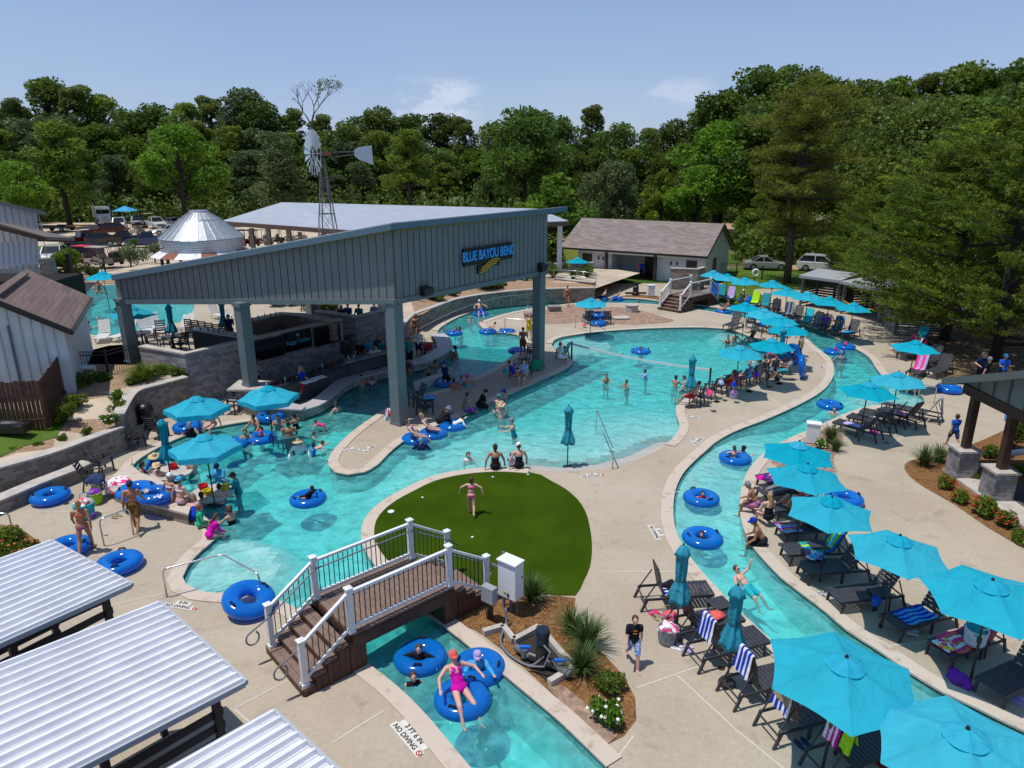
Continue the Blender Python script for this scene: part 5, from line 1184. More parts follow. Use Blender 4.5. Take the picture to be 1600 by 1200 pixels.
 # ------------------------------------------------------------------ inflatable tubes
def vinyl():
 m=bpy.data.materials.new('blue vinyl');m.use_nodes=True;t=m.node_tree;p=t.nodes['Principled BSDF'];o=t.nodes['Material Output']
 p.inputs['Base Color'].default_value=(.005,.19,.64,1);p.inputs['Roughness'].default_value=.12;p.inputs['Coat Weight'].default_value=.6;p.inputs['Coat Roughness'].default_value=.05
 p.inputs['Subsurface Weight'].default_value=0
 tl=NN(t,'ShaderNodeBsdfTransparent');tl.inputs[0].default_value=(.03,.30,.95,1)
 lw=NN(t,'ShaderNodeLayerWeight',i_Blend=.35);ms=NN(t,'ShaderNodeMixShader')
 t.links.new(mrange(t,lw.outputs['Facing'],0,1,.46,.08,False),ms.inputs[0])
 g=NN(t,'ShaderNodeTexCoord');n=NN(t,'ShaderNodeTexNoise',i_Scale=3.0,i_Detail=2.0);t.links.new(g.outputs['Object'],n.inputs['Vector'])
 bp=NN(t,'ShaderNodeBump',i_Strength=.4,i_Distance=.03);t.links.new(n.outputs['Fac'],bp.inputs['Height']);t.links.new(bp.outputs[0],p.inputs['Normal'])
 t.links.new(p.outputs[0],ms.inputs[1]);t.links.new(tl.outputs[0],ms.inputs[2]);t.links.new(ms.outputs[0],o.inputs['Surface'])
 return m
M_VINYL=vinyl()
def tube_proto():
 o=thing('swim_tube','x','inflatable tube',group='blue inflatable tubes')
 b=MB();Rm,r=.40,.215;n,m=40,16;vs=[];fs=[]
 for i in range(n):
  t=2*math.pi*i/n;pk=1-.018*abs(math.sin(9*t))
  for k in range(m):
   a=2*math.pi*k/m;inner=max(0,-math.cos(a));rr=r*(1-inner*(1-pk)*2.0)
   vs.append(((Rm+rr*1.05*math.cos(a))*math.cos(t),(Rm+rr*1.05*math.cos(a))*math.sin(t),r*.76+rr*.76*math.sin(a)))
 for i in range(n):
  for k in range(m):fs.append((i*m+k,((i+1)%n)*m+k,((i+1)%n)*m+(k+1)%m,i*m+(k+1)%m))
 b.add(vs,fs);b.build('ring',M_VINYL,o,smooth=True)
 for s in(0,1):
  t=math.pi*s+.5;c=Vector((math.cos(t),math.sin(t),0));q=Vector((-c.y,c.x,0));b=MB()
  b.tube([c*.47-q*.09+Vector((0,0,.315)),c*.47-q*.06+Vector((0,0,.365)),c*.47+q*.06+Vector((0,0,.365)),c*.47+q*.09+Vector((0,0,.315))],.025,6);b.build('handle',M_BLACK,o)
 return o
TUBE=tube_proto()
TW=WZ-.10
TB=[(80,782,0,'blue tube lying on the deck at the left, near the stone seat wall'),(188,887,0,'large blue tube lying on the deck right of the walking woman'),(108,862,0,'blue tube on the deck half hidden by the walking woman and a cabana roof'),(294,672,0.02,'blue tube on the deck edge below the valance umbrella by the trash can'),(409,690,TW,'blue tube holding a child in front of the heavy man'),(424,655,0,'blue tube on the deck behind the bar side bathers'),(364,700,TW,'blue tube floating at the right tip of the valance umbrella'),(482,786,TW,'blue tube floating alone in the middle of the left pool with a child'),(677,683,TW,'blue tube carrying a lounging woman at the tip of the peninsula'),(708,670,TW,'blue tube carrying a child beside the kneeling person'),(650,691,TW,'blue tube carrying a bather left of the lounging woman'),(709,524,TW,'blue tube with two children in front of the white counter'),(762,522,TW,'blue tube with a reclining child at the deck tip'),(792,522,TW,'empty blue tube at the deck tip beside the handrail'),(809,552,TW,'blue tube behind the man in brown trunks'),(750,494,TW,'blue tube with a white capped rider in the far river'),(940,470,TW,'blue tube, left of the two side by side in the far river'),(964,470.5,TW,'blue tube, right of the two side by side in the far river'),(1001,553,TW,'blue tube with a child in the middle of the main pool'),(1130,490,TW,'blue tube with a woman just right of the far footbridge'),(1303,554,TW,'blue tube with a man beside the wader in grey'),(1321,546,TW,'blue tube with a pink hatted woman in the right bend'),(1296,638,TW,'blue tube in the river with a dark haired bather behind it'),(1148,722,TW,'blue tube with a girl and a capped boy'),(1095,785,TW,'blue tube in the river with a child in red'),(1097,848,TW,'blue tube in the river with a child, just above the closed umbrella'),(657,1036,TW,'blue tube with a boy in black, uppermost in the near channel'),(748,1052,TW,'blue tube with a man in a blue shirt in the near channel'),(723,1101,TW,'blue tube under the woman in a magenta swimsuit'),(1482,612,0,'blue tube lying on the deck beside the curved handrail'),(934,508,0,'lower blue tube of the stack between the chairs on the rock bed'),(1594,660,0,'blue tube behind the porch posts at the right edge'),(1164,472,0,'blue tube on the deck beside the far loungers'),(1170,469,0,'blue tube leaning by the lime green towel'),(1318,786,0,'blue tube on the deck peeking out under the overlapping umbrellas')]
for i,(u,v,z,lb_)in enumerate(TB):put(TUBE,G(u,v,z),(i*1.37)%6.28,lb_,1.0 if u<600 or v>700 else.98)
def tube_at(loc,rot,lb_,s=1.0):
 o=copy_tree(TUBE,loc=loc,label=lb_,scale=s);o.rotation_euler=rot;return o
p=G(934,504,0);tube_at((p.x,p.y,.36),(R(4),R(5),1),'upper blue tube of the stack between the chairs on the rock bed')
p=G(1246,590,0);tube_at((p.x,p.y,.62),(R(82),0,R(65)),'blue tube standing upright at the end of the crowded chair row',1.0)
p=G(1234,567,0);tube_at((p.x,p.y,.50),(R(70),0,R(20)),'blue tube leaning behind the chairs under the crowded umbrella',1.0)
p=G(1222,560,0);tube_at((p.x,p.y,.05),(R(10),0,R(20)),'blue tube lying behind the leaning one under the crowded umbrella',1.0)
p=G(389,952,0);tube_at((p.x,p.y,.14),(R(14),R(8),R(30)),'blue tube lying tilted on the coping beside the footbridge stairs',1.06)
p=G(214,772,.5);tube_at((p.x,p.y,.46),(R(1),R(0),0),'blue tube on the wall behind the man in brown trunks')
p=G(243,779,.5);tube_at((p.x,p.y,.47),(R(-2),R(3),0),'blue tube on the wall beside the two women in white bikinis')
# ------------------------------------------------------------------ people
SKINS=[mat('skin fair',(.55,.33,.24),.5,spec=.3),mat('skin tan',(.42,.22,.14),.5,spec=.3),mat('skin pink',(.60,.34,.27),.5,spec=.3),mat('skin brown',(.20,.10,.06),.5,spec=.3),mat('skin deep tan',(.36,.16,.085),.5,spec=.35)]
def cloth(name,c,c2=None,sc_=14,thr=(.47,.53)):return mat('cloth '+name,c,.85,spec=.15,c2=c2,vscale=sc_,thr=thr,var=.0 if c2 else.12)
CL={k:cloth(k,*v)for k,v in{'black':((.012,.012,.016),),'navy':((.01,.02,.08),),'blue':((.01,.10,.48),),'royal':((.005,.04,.42),),'sky':((.06,.33,.60),),'teal':((.02,.25,.30),),'red':((.50,.02,.03),),'pink':((.75,.05,.22),),'magenta':((.62,.005,.36),),'white':((.70,.70,.72),),'grey':((.22,.23,.25),),'purple':((.22,.03,.40),),'green':((.02,.35,.18),),'olive':((.14,.085,.02),),'lime':((.35,.65,.02),),'orange':((.75,.20,.04),),'yellow':((.70,.52,.03),),'floral':((.04,.05,.25),(.6,.15,.2),22),'bluefloral':((.04,.18,.55),(.55,.6,.7),20),'pattern':((.10,.10,.12),(.6,.6,.6),25),'khaki':((.30,.24,.15),),'straw':((.55,.42,.24),),'denim':((.03,.05,.12),),'coral':((.7,.12,.10),),'brown':((.17,.09,.04),),'lilac':((.42,.33,.62),),'aqua':((.02,.42,.50),)}.items()}
HAIRS={'dark':mat('hair dark',(.02,.012,.008),.6),'brown':mat('hair brown',(.07,.035,.018),.6),'blond':mat('hair blond',(.35,.22,.09),.6),'grey':mat('hair grey',(.30,.29,.28),.6),'red':mat('hair red',(.20,.07,.02),.6)}
def Rx(a):return Matrix.Rotation(R(a),3,'X')
# pose: lean (torso pitch forward), hips/knees/shoulders/elbows per side (L, R)
PO={'stand':dict(),'walk':dict(hip=((24,3),(-20,3)),knee=(12,26),sh=((-22,10),(24,10)),el=(18,25)),'walk2':dict(hip=((-18,3),(22,3)),knee=(24,10),sh=((20,12),(-22,12)),el=(25,12)),'carry':dict(sh=((28,8),(24,8)),el=(80,75)),'hips':dict(sh=((-8,42),(-8,42)),el=(75,75),inw=1),'arms_out':dict(hip=((14,3),(-16,3)),knee=(6,30),sh=((12,62),(-14,62)),el=(12,10),lean=6),'wade':dict(sh=((20,35),(18,38)),el=(35,40),lean=4),'wade2':dict(sh=((55,15),(50,18)),el=(50,60),lean=8),'reach':dict(sh=((150,25),(60,20)),el=(30,40)),'lean_table':dict(sh=((48,30),(48,30)),el=(35,40),lean=22),'phone':dict(sh=((38,8),(42,8)),el=(95,95),lean=4,head=25),'sit':dict(base='seat',hip=((86,6),(86,6)),knee=(80,84),sh=((22,10),(26,10)),el=(50,45),lean=4),'sit_back':dict(base='seat',hip=((88,7),(84,7)),knee=(60,50),sh=((25,16),(25,16)),el=(55,55),lean=-22),'sit_hunch':dict(base='seat',hip=((84,12),(80,12)),knee=(75,80),sh=((38,8),(40,8)),el=(40,50),lean=30,head=15),'sit_prop':dict(base='seat',hip=((84,8),(86,6)),knee=(70,80),sh=((-10,28),(16,24)),el=(10,20),lean=6),'crouch':dict(base='seat',hip=((105,14),(105,14)),knee=(125,125),sh=((70,10),(60,10)),el=(25,30),lean=55,head=-5),'recline':dict(base='seat',hip=((80,5),(84,5)),knee=(-2,12),sh=((20,24),(25,20)),el=(55,60),lean=-30),'recline_knees':dict(base='seat',hip=((125,5),(110,6)),knee=(85,60),sh=((30,20),(45,12)),el=(60,80),lean=-32),'ring_lie':dict(base='seat',hip=((72,12),(80,8)),knee=(28,42),sh=((6,62),(10,50)),el=(35,25),lean=-38,head=20),'ring_in':dict(hip=((15,4),(5,4)),knee=(20,30),sh=((40,72),(34,74)),el=(35,30),lean=8),'ring_lean':dict(hip=((10,4),(5,4)),knee=(20,30),sh=((70,28),(62,26)),el=(60,70),lean=12),'swim':dict(base='seat',hip=((-8,6),(-20,6)),knee=(20,8),sh=((150,20),(80,40)),el=(25,40),lean=72,head=-40),'float_back':dict(base='seat',hip=((62,16),(74,10)),knee=(20,40),sh=((100,60),(10,45)),el=(15,20),lean=-62,head=15)}
def fk(p,kid=False):
 lean=p.get('lean',0);T=Rx(-lean);J={}
 J['pel']=Vector((0,0,0));up=T@Vector((0,0,1));fwd=T@Vector((0,1,0))
 J['waist']=up*.17;J['chest']=up*.35+fwd*.01;J['neck']=up*.50
 H=T@Rx(-p.get('head',0)*.6+lean*.45);J['H']=H;J['T']=T
 J['hc']=J['neck']+H@Vector((0,.015,.175))
 for i,s in((0,-1),(1,1)):
  f,a=p.get('hip',((3,3),(-3,3)))[i];k=p.get('knee',(3,6))[i];f,a=R(f),R(a)
  h=Vector((s*.088,0,-.03));d1=Vector((s*math.sin(a),math.sin(f)*math.cos(a),-math.cos(f)*math.cos(a)))
  f2=f-R(k);d2=Vector((s*math.sin(a)*.35,math.sin(f2),-math.cos(f2))).normalized()
  kn=h+d1*.43;an=kn+d2*.42;J['hip%d'%i],J['kn%d'%i],J['an%d'%i]=h,kn,an
  f3=f2+R(82 if p.get('base')!='seat' or k>40 else 60);J['to%d'%i]=an+Vector((s*.02,math.sin(f3)*.17,-math.cos(f3)*.17-.0))
  if p.get('base')!='seat':J['to%d'%i]=an+Vector((s*.03,.16,-.045))
  f,a=p.get('sh',((2,9),(2,9)))[i];e=p.get('el',(12,12))[i];f,a,e=R(f),R(a),R(e)
  sh=up*.455+T@Vector((s*.182,0,0));d1=T@Vector((s*math.sin(a),math.sin(f)*math.cos(a),-math.cos(f)*math.cos(a)))
  iw=-.45 if p.get('inw')else.25
  a2=a*iw;d2=T@Vector((s*math.sin(a2),math.sin(f+e)*math.cos(a2),-math.cos(f+e)*math.cos(a2)))
  el=sh+d1*.28;wr=el+d2*.245;J['sh%d'%i],J['el%d'%i],J['wr%d'%i],J['hd%d'%i]=sh,el,wr,d2
 return J
def cap_(b,p0,p1,r0,r1):
 b.cyl(p0,p1,r0,r1,10);b.ell(p0,(r0,)*3,10,6);b.ell(p1,(r1,)*3,10,6)
def remesh(b,name,vox,it=3):
 me=bpy.data.meshes.new(name+'_src');me.from_pydata(b.v,[],b.f);o=bpy.data.objects.new(name+'_src',me);col.objects.link(o)
 m=o.modifiers.new('r','REMESH');m.mode='VOXEL';m.voxel_size=vox;m.use_smooth_shade=True
 s=o.modifiers.new('s','SMOOTH');s.factor=.5;s.iterations=it
 dg=bpy.context.evaluated_depsgraph_get();r=bpy.data.meshes.new_from_object(o.evaluated_get(dg));bpy.data.objects.remove(o);bpy.data.meshes.remove(me)
 r.name=name;r.polygons.foreach_set('use_smooth',[True]*len(r.polygons));r.materials.clear();return r
CACHE={}
def torso(b,J,build,g=0.0,lo=True,hi=True):
 T4=J['T'].to_4x4();f=build=='f';w=.98 if f else 1.08;big=1.26 if build=='b' else 1.05
 if lo:b.ell(J['pel']+J['T']@Vector((0,-.01,0)),((.158+(.014 if f else 0))*big+g,.118*big+g,.125+g),14,9,T4)
 b.ell(J['waist'],(.128*w*big+g,.094*big*1.02+g,.15+g),14,9,T4)
 if hi:
  b.ell(J['chest'],(.152*w*big+g,.105*big+g+(.012 if f else 0),.165+g),14,9,T4);cap_(b,J['sh0']*.82+J['neck']*.14,J['sh1']*.82+J['neck']*.14,.066+g,.066+g)
def limb(b,J,i,g=0.0,arm=1.0,leg=0.0,build='m'):
 k=1.28 if build=='b' else(1.0 if build=='f' else 1.1)
 if arm>0:
  a=min(1,arm*2);e=J['sh%d'%i].lerp(J['el%d'%i],a);cap_(b,J['sh%d'%i],e,.052*k+g,(.052-.013*a)*k+g)
  if arm>.5:q=J['el%d'%i].lerp(J['wr%d'%i],(arm-.5)*2);cap_(b,J['el%d'%i],q,.040*k+g,.028*k+g)
 if leg>0:
  a=min(1,leg*2);e=J['hip%d'%i].lerp(J['kn%d'%i],a);cap_(b,J['hip%d'%i],e,.088*k+g,(.088-.032*a)*k+g)
  if leg>.5:q=J['kn%d'%i].lerp(J['an%d'%i],(leg-.5)*2);cap_(b,J['kn%d'%i],q,.056*k+g,.036*k+g)
def body_mesh(pose,build,hi):
 key=('b',pose,build,hi)
 if key in CACHE:return CACHE[key]
 p=PO[pose];J=fk(p);b=MB();torso(b,J,build)
 hs=1.16 if build=='k' else 1.0
 cap_(b,J['neck']-J['T']@Vector((0,0,.03)),J['hc']-J['H']@Vector((0,.01,.07)),.055,.05)
 H4=J['H'].to_4x4();b.ell(J['hc'],(.077*hs,.094*hs,.112*hs),14,10,H4)
 b.ell(J['hc']+J['H']@Vector((0,.03,-.06))*hs,(.055*hs,.062*hs,.055*hs),10,7,H4);b.ell(J['hc']+J['H']@Vector((0,.098,-.015))*hs,(.016,.024,.024),8,6,H4)
 for s in(-1,1):b.ell(J['hc']+J['H']@Vector((s*.077,-.005,-.01))*hs,(.014,.022,.032),8,6,H4)
 for i,s in((0,-1),(1,1)):
  limb(b,J,i,0,1.0,1.0,build);cap_(b,J['an%d'%i]+Vector((0,-.01,-.02)),J['to%d'%i],.036,.028)
  w,d=J['wr%d'%i],J['hd%d'%i];side=d.cross(Vector((s,0,0)))
  sd=d.cross(Vector((0,0,1)))if abs(d.z)<.9 else d.cross(Vector((1,0,0)));sd.normalize();nn=d.cross(sd).normalized()
  if hi:
   for k in range(4):a=w+sd*(-.024+.016*k)+d*.06;L=(.062,.072,.068,.052)[k];cap_(b,w+sd*(-.012+.008*k),a,.014,.0115);cap_(b,a,a+d*L*.5+nn*.006,.0105,.010);cap_(b,a+d*L*.5+nn*.006,a+d*L*.85+nn*.022,.010,.0085)
   cap_(b,w+sd*-.02+d*.02,w+sd*-.052+d*.055+nn*.012,.013,.0095)
  else:
   cap_(b,w,w+d*.075,.034,.030);cap_(b,w+d*.07,w+d*.14+nn*.02,.026,.018);cap_(b,w+sd*-.02+d*.02,w+sd*-.05+d*.06,.016,.013)
 if build=='f':
  for s in(-1,1):b.ell(J['chest']+J['T']@Vector((s*.066,.085,.03)),(.058,.05,.056),10,7,J['T'].to_4x4())
 r=remesh(b,'person',.0105 if hi else.021,2 if hi else 2)
 z0=min(v.co.z for v in r.vertices)if p.get('base')!='seat' else-.125
 CACHE[key]=(r,J,z0,hs);return CACHE[key]
def cloth_mesh(kind,pose,build):
 key=('c',kind,pose,build)
 if key in CACHE:return CACHE[key]
 J=fk(PO[pose]);b=MB();T4=J['T'].to_4x4();g=.014;f=build=='f';big=1.22 if build=='b' else 1
 if kind in('trunks','shorts'):
  b.ell(J['pel']+J['T']@Vector((0,-.01,.01)),(.158*big+g*1.3,.118*big+g*1.3,.115),14,9,T4)
  for i in(0,1):limb(b,J,i,g*1.6,0,.36 if kind=='trunks' else.44,build)
 elif kind=='pants':
  b.ell(J['pel'],(.158*big+g,.118*big+g,.12),14,9,T4)
  for i in(0,1):limb(b,J,i,g,0,.98,build)
 elif kind in('shirt','rash','tank'):
  torso(b,J,build,g*1.1)
  for i in(0,1):
   if kind!='tank':limb(b,J,i,g*.9,.36 if kind=='shirt' else.98,0,build)
 elif kind in('suit','dress'):
  torso(b,J,build,g*.8,hi=False);b.ell(J['chest']-J['T']@Vector((0,0,.03)),(.142*big+g,.105*big+g,.135),14,9,T4)
  b.ell(J['pel']+J['T']@Vector((0,-.01,-.015)),(.172*big+g,.12*big+g,.115),14,9,T4)
  if f:
   for s in(-1,1):b.ell(J['chest']+J['T']@Vector((s*.066,.09,.03)),(.062,.05,.058),10,7,T4)
  if kind=='dress':
   for i in(0,1):limb(b,J,i,g*2.6,0,.25,build)
  for s in(-1,1):b.tube([J['chest']+J['T']@Vector((s*.09,.10,.08)),J['neck']+J['T']@Vector((s*.085,.0,.0)),J['chest']+J['T']@Vector((s*.05,-.12,.06))],.014,6)
 elif kind=='bikini_top':
  b.ell(J['chest']+J['T']@Vector((0,0,.0)),(.172+g,.120+g,.056),14,9,T4)
  for s in(-1,1):b.ell(J['chest']+J['T']@Vector((s*.066,.09,.025)),(.062,.052,.052),10,7,T4);b.tube([J['chest']+J['T']@Vector((s*.08,.11,.06)),J['neck']+J['T']@Vector((s*.08,.0,.0)),J['chest']+J['T']@Vector((s*.06,-.115,.02))],.012,6)
 elif kind=='bikini_bottom':b.ell(J['pel']+J['T']@Vector((0,-.012,-.02)),(.166*big+g,.122*big+g,.088),14,9,T4)
 r=remesh(b,kind,.024,2);CACHE[key]=r;return r
def hair_mesh(style,pose,build):
 key=('h',style,pose,build)
 if key in CACHE:return CACHE[key]
 J=fk(PO[pose]);H=J['H'];H4=H.to_4x4();hs=1.16 if build=='k' else 1.0;b=MB();c=J['hc']
 b.ell(c+H@Vector((0,-.018,.018))*hs,(.088*hs,.096*hs,.112*hs),14,9,H4)
 if style!='short':b.ell(c+H@Vector((0,-.05,-.04))*hs,(.078*hs,.06*hs,.09*hs),12,8,H4)
 if style=='long':q=c+H@Vector((0,-.075,-.06));cap_(b,q,q+(J['T']@Vector((0,-.05,-.22))),.06,.045)
 if style=='pony':q=c+H@Vector((0,-.10,.02));cap_(b,q,q+H@Vector((0,-.05,-.2)),.032,.018)
 if style=='bun':b.ell(c+H@Vector((0,-.07,.10)),(.042,.042,.042),10,7)
 if style=='curly':
  for k in range(16):t=k*2.4;b.ell(c+H@Vector((.075*math.cos(t),-.03+.07*math.sin(t),.03+.06*math.sin(t*1.7))),(.042,)*3,8,6)
 r=remesh(b,'hair',.02,1);CACHE[key]=r;return r
def hat_mesh(kind,pose,build):
 key=('t',kind,pose,build)
 if key in CACHE:return CACHE[key]
 J=fk(PO[pose]);hs=1.16 if build=='k' else 1.0;M=Matrix.Translation(J['hc']+J['H']@Vector((0,-.005,.035))*hs)@J['H'].to_4x4()@Matrix.Scale(hs,4);b=MB()
 if kind in('cap','bcap'):
  b.lathe([(.0,.105),(.05,.098),(.085,.065),(.099,.01),(.1,-.012)],14,M);s=1 if kind=='cap' else-1
  pts=[(.085*math.cos(t),s*(.055+.12*math.sin(t)),.0-.01*math.sin(t))for t in np.linspace(0,math.pi,9)]
  b.add([M@Vector(p)for p in pts]+[M@(Vector(p)+Vector((0,0,.012)))for p in pts],[tuple(range(9)),tuple(range(17,8,-1))]+[(i,i+9,i+10,i+1)for i in range(8)])
 elif kind in('straw','cowboy','bucket'):
  br={'straw':.235,'cowboy':.21,'bucket':.155}[kind];b.lathe([(0,.12),(.055,.118),(.08,.09),(.092,.03),(.1,.015),(br*.7,.005),(br,-.02),(br*.99,-.03),(.1,.0)],20,M)
  if kind=='cowboy':
   n=len(b.v)
   for i in range(n):
    q=M.inverted()@Vector(b.v[i])
    if math.hypot(q.x,q.y)>.12:q.z+=.9*max(0,abs(q.x)-.09)-.1*abs(q.y);b.v[i]=tuple(M@q)
 elif kind=='visor':
  b.lathe([(.1,.03),(.1,-.01),(.102,-.01),(.102,.03)],14,M);pts=[(.085*math.cos(t),.055+.12*math.sin(t),.0-.01*math.sin(t))for t in np.linspace(0,math.pi,9)]
  b.add([M@Vector(p)for p in pts]+[M@(Vector(p)+Vector((0,0,.01)))for p in pts],[tuple(range(9)),tuple(range(17,8,-1))]+[(i,i+9,i+10,i+1)for i in range(8)])
 me=bpy.data.meshes.new('hat');me.from_pydata(b.v,[],b.f);me.polygons.foreach_set('use_smooth',[True]*len(b.f));CACHE[key]=me;return me
def person(loc,yaw,pose,label,build='m',skin=0,wear=(),hair='brown',style='short',hat=None,scale=1.0,hi=False,sink=0.0,roll=0):
 me,J,z0,hs=body_mesh(pose,build,hi)
 def inst(mesh,m,name,par):
  o=bpy.data.objects.new(name,mesh)
  if not mesh.materials:mesh.materials.append(m)
  col.objects.link(o);o.material_slots[0].link='OBJECT';o.material_slots[0].material=m
  if par is not None:o.parent=par
  return o
 o=inst(me,SKINS[skin],'person',None);o.scale=(scale,)*3;o.rotation_euler=(0,R(roll),R(yaw))
 o.location=(loc[0],loc[1],loc[2]-z0*scale-sink);tag(o,label,'person','people at the pools')
 for kind,c in wear:inst(cloth_mesh(kind,pose,build),CL[c],{'trunks':'trunks','shorts':'shorts','pants':'trousers','shirt':'shirt','rash':'rash_shirt','tank':'tank_top','suit':'swimsuit','dress':'dress'}.get(kind,kind),o)
 if style:inst(hair_mesh(style,pose,build),HAIRS[hair],'hair',o)
 if hat:inst(hat_mesh(hat[0],pose,build),CL[hat[1]],'hat',o)
 if hi:
  for s in(-1,1):
   b=MB();b.ell(J['hc']+J['H']@Vector((s*.03,.089,.012))*hs,(.012,.006,.008),8,6);e=b.build('eye',MATS['hair dark'],o)
  b=MB();b.ell(J['hc']+J['H']@Vector((0,.092,-.055))*hs,(.024,.008,.006),8,6);b.build('mouth',mat('lips',(.35,.10,.08),.5),o)
 return o
MT,MS=(('trunks','x'),),None
def inwater(u,v,vis,yaw,pose,label,z=None,**kw):
 """standing in the water: (u, v) is where the body meets the water, vis the height above it"""
 p=G(u,v,WZ if z is None else z);s=kw.get('scale',1.0)
 if PO[pose].get('base')=='seat':return person(p,yaw,pose,label,sink=-vis,**kw)
 return person(p,yaw,pose,label,sink=1.70*s-vis,**kw)
def T_(c):return(('trunks',c),)
def BK(c,d=None):return(('bikini_top',c),('bikini_bottom',d or c))
# ---- left round tables and edge
inwater(335,676,.30,165,'sit_prop','woman in a red bikini top and pink cap with arms spread beside a tube',build='f',skin=2,wear=BK('red'),hair='brown',hat=('cap','pink'))
inwater(299,682,.62,190,'wade','man in a black tank top and dark cap behind the large valance umbrella',build='b',skin=0,wear=(('tank','black'),),hair='dark',hat=('cap','grey'))
inwater(405,674,.85,150,'lean_table','heavy man behind the tube that holds a child near the bar pedestal',build='b',skin=1,wear=T_('navy'),hair='dark')
inwater(436,672,.72,185,'phone','bather in a grey blue top at the bar side table',skin=1,wear=(('tank','grey'),),hair='dark',build='f')
inwater(452,682,.62,20,'wade2','man with a bare sunburnt back at the bar side group',skin=4,wear=T_('navy'),hair='dark',style='short',build='b')
inwater(463,670,.70,60,'phone','woman in a dark swimsuit and sunglasses, hair in a bun',build='f',skin=1,wear=(('suit','black'),),hair='dark',style='bun')
inwater(409,683,.34,180,'ring_in','child with a pink hat inside the tube before the heavy man',build='k',skin=2,scale=.62,wear=(('tank','coral'),),hair='brown',hat=('cap','coral'))
inwater(221,747,.62,-70,'phone','dark haired woman in a navy swimsuit drinking at the round table',build='f',skin=1,wear=(('suit','navy'),),hair='dark',style='bun')
inwater(246,731,.68,200,'lean_table','person in a royal blue shirt and wide pale straw hat at the round table',build='b',skin=0,wear=(('rash','blue'),),hair='brown',hat=('straw','straw'))
inwater(248,753,.66,-20,'wade2','bare backed man in a cream cowboy hat at the round table',skin=2,wear=T_('khaki'),hair='brown',hat=('cowboy','straw'))
inwater(303,740,.66,30,'reach','bare backed man gripping the umbrella edge at the round table',skin=2,wear=T_('teal'),hair='dark',hat=('cap','navy'))
inwater(344,751,.70,175,'phone','man in a bright blue long sleeve shirt and navy cap at the second table',skin=1,wear=(('rash','sky'),),hair='dark',hat=('cap','navy'),build='b')
inwater(372,768,.72,110,'phone','man in a teal shirt and black cap at the second table',skin=1,wear=(('rash','teal'),),hair='dark',hat=('cap','black'))
inwater(343,788,.66,10,'lean_table','bare backed dark haired man nearest at the second table',skin=2,wear=T_('navy'),hair='dark',build='b')
def sitting(u,v,z,yaw,pose,label,**kw):return person(G(u,v,z),yaw,pose,label,**kw)
sitting(267,781,.45,-30,'sit_prop','woman in a white bikini and white cap, left of the seated pair',build='f',skin=1,wear=BK('white'),hair='blond',hat=('cap','white'))
sitting(283,787,.45,-25,'sit_prop','woman in a pale bikini and blue cap, right of the seated pair',build='f',skin=2,wear=BK('white','lilac'),hair='brown',hat=('bcap','sky'))
sitting(303,812,.05,20,'crouch','woman in a royal blue swimsuit bending over at the pool edge',build='f',skin=2,wear=(('suit','royal'),),hair='blond',style='bun',hat=('visor','straw'))
sitting(313,823,.04,-60,'sit_prop','girl in a green long sleeve swim shirt at the pool edge',build='f',skin=1,scale=.85,wear=(('rash','green'),),hair='red',style='pony')
sitting(328,840,.04,-40,'sit_hunch','girl in a magenta shirt with a brown ponytail sitting on the coping',build='f',skin=2,scale=.86,wear=(('rash','magenta'),),hair='brown',style='long')
inwater(364,818,.58,70,'wade2','woman with curly brown hair in a black swimsuit in the water',build='f',skin=0,wear=(('suit','black'),),hair='brown',style='curly')
person(G(215,829),15,'walk','man in olive brown trunks and a navy cap walking away at the railing',skin=4,wear=T_('olive'),hair='dark',hat=('cap','denim'),hi=True)
person(G(137,864),20,'walk2','woman in a patterned bikini walking away with a purple cup',build='f',skin=4,wear=BK('coral','floral'),hair='blond',style='bun',hi=True)
inwater(467,708,.60,200,'wade','person in a white long sleeve shirt and straw hat wading alone',skin=0,wear=(('rash','white'),),hair='brown',hat=('straw','straw'))
inwater(491,712,.16,-60,'swim','small swimmer next to the wader in white',build='k',skin=2,scale=.7,wear=T_('blue'),hair='brown')
inwater(506,674,.20,100,'swim','child with a pink swim vest in the water near the bar',build='k',skin=2,scale=.6,wear=(('tank','pink'),),hair='brown')
inwater(489,683,.22,-80,'wade2','child in dark goggles swimming towards the pink vest child',build='k',skin=2,scale=.7,wear=T_('navy'),hair='brown',style='short')
inwater(482,784,.10,60,'ring_lie','child in dark clothes lying in the lone tube of the left pool',build='k',skin=1,scale=.68,wear=(('rash','black'),),hair='dark')
person(G(474,624,.05),-40,'walk','bar worker with blond hair in a royal blue shirt and red shorts',build='f',skin=2,wear=(('shirt','royal'),('shorts','red')),hair='blond',style='long')
person(G(406,614,.05),-70,'phone','dark haired bar worker in a grey top beside the middle column',build='f',skin=1,wear=(('tank','grey'),('shorts','black')),hair='dark',style='bun')
inwater(565,604,.60,10,'lean_table','bare backed man leaning on the swim-up counter, leftmost bather at the bar',skin=1,wear=T_('navy'),hair='dark',build='b')
inwater(581,603,.45,10,'wade2','girl in a purple swimsuit at the swim-up counter',build='f',skin=2,scale=.82,wear=(('suit','purple'),),hair='brown',style='bun')
inwater(584,594,.62,0,'lean_table','man with dark hair leaning on the white counter left of a taller one',skin=1,wear=T_('grey'),hair='dark')
inwater(592,592,.68,-10,'lean_table','tall bare backed man at the white counter beside the front column',skin=1,wear=T_('navy'),hair='brown',build='b')
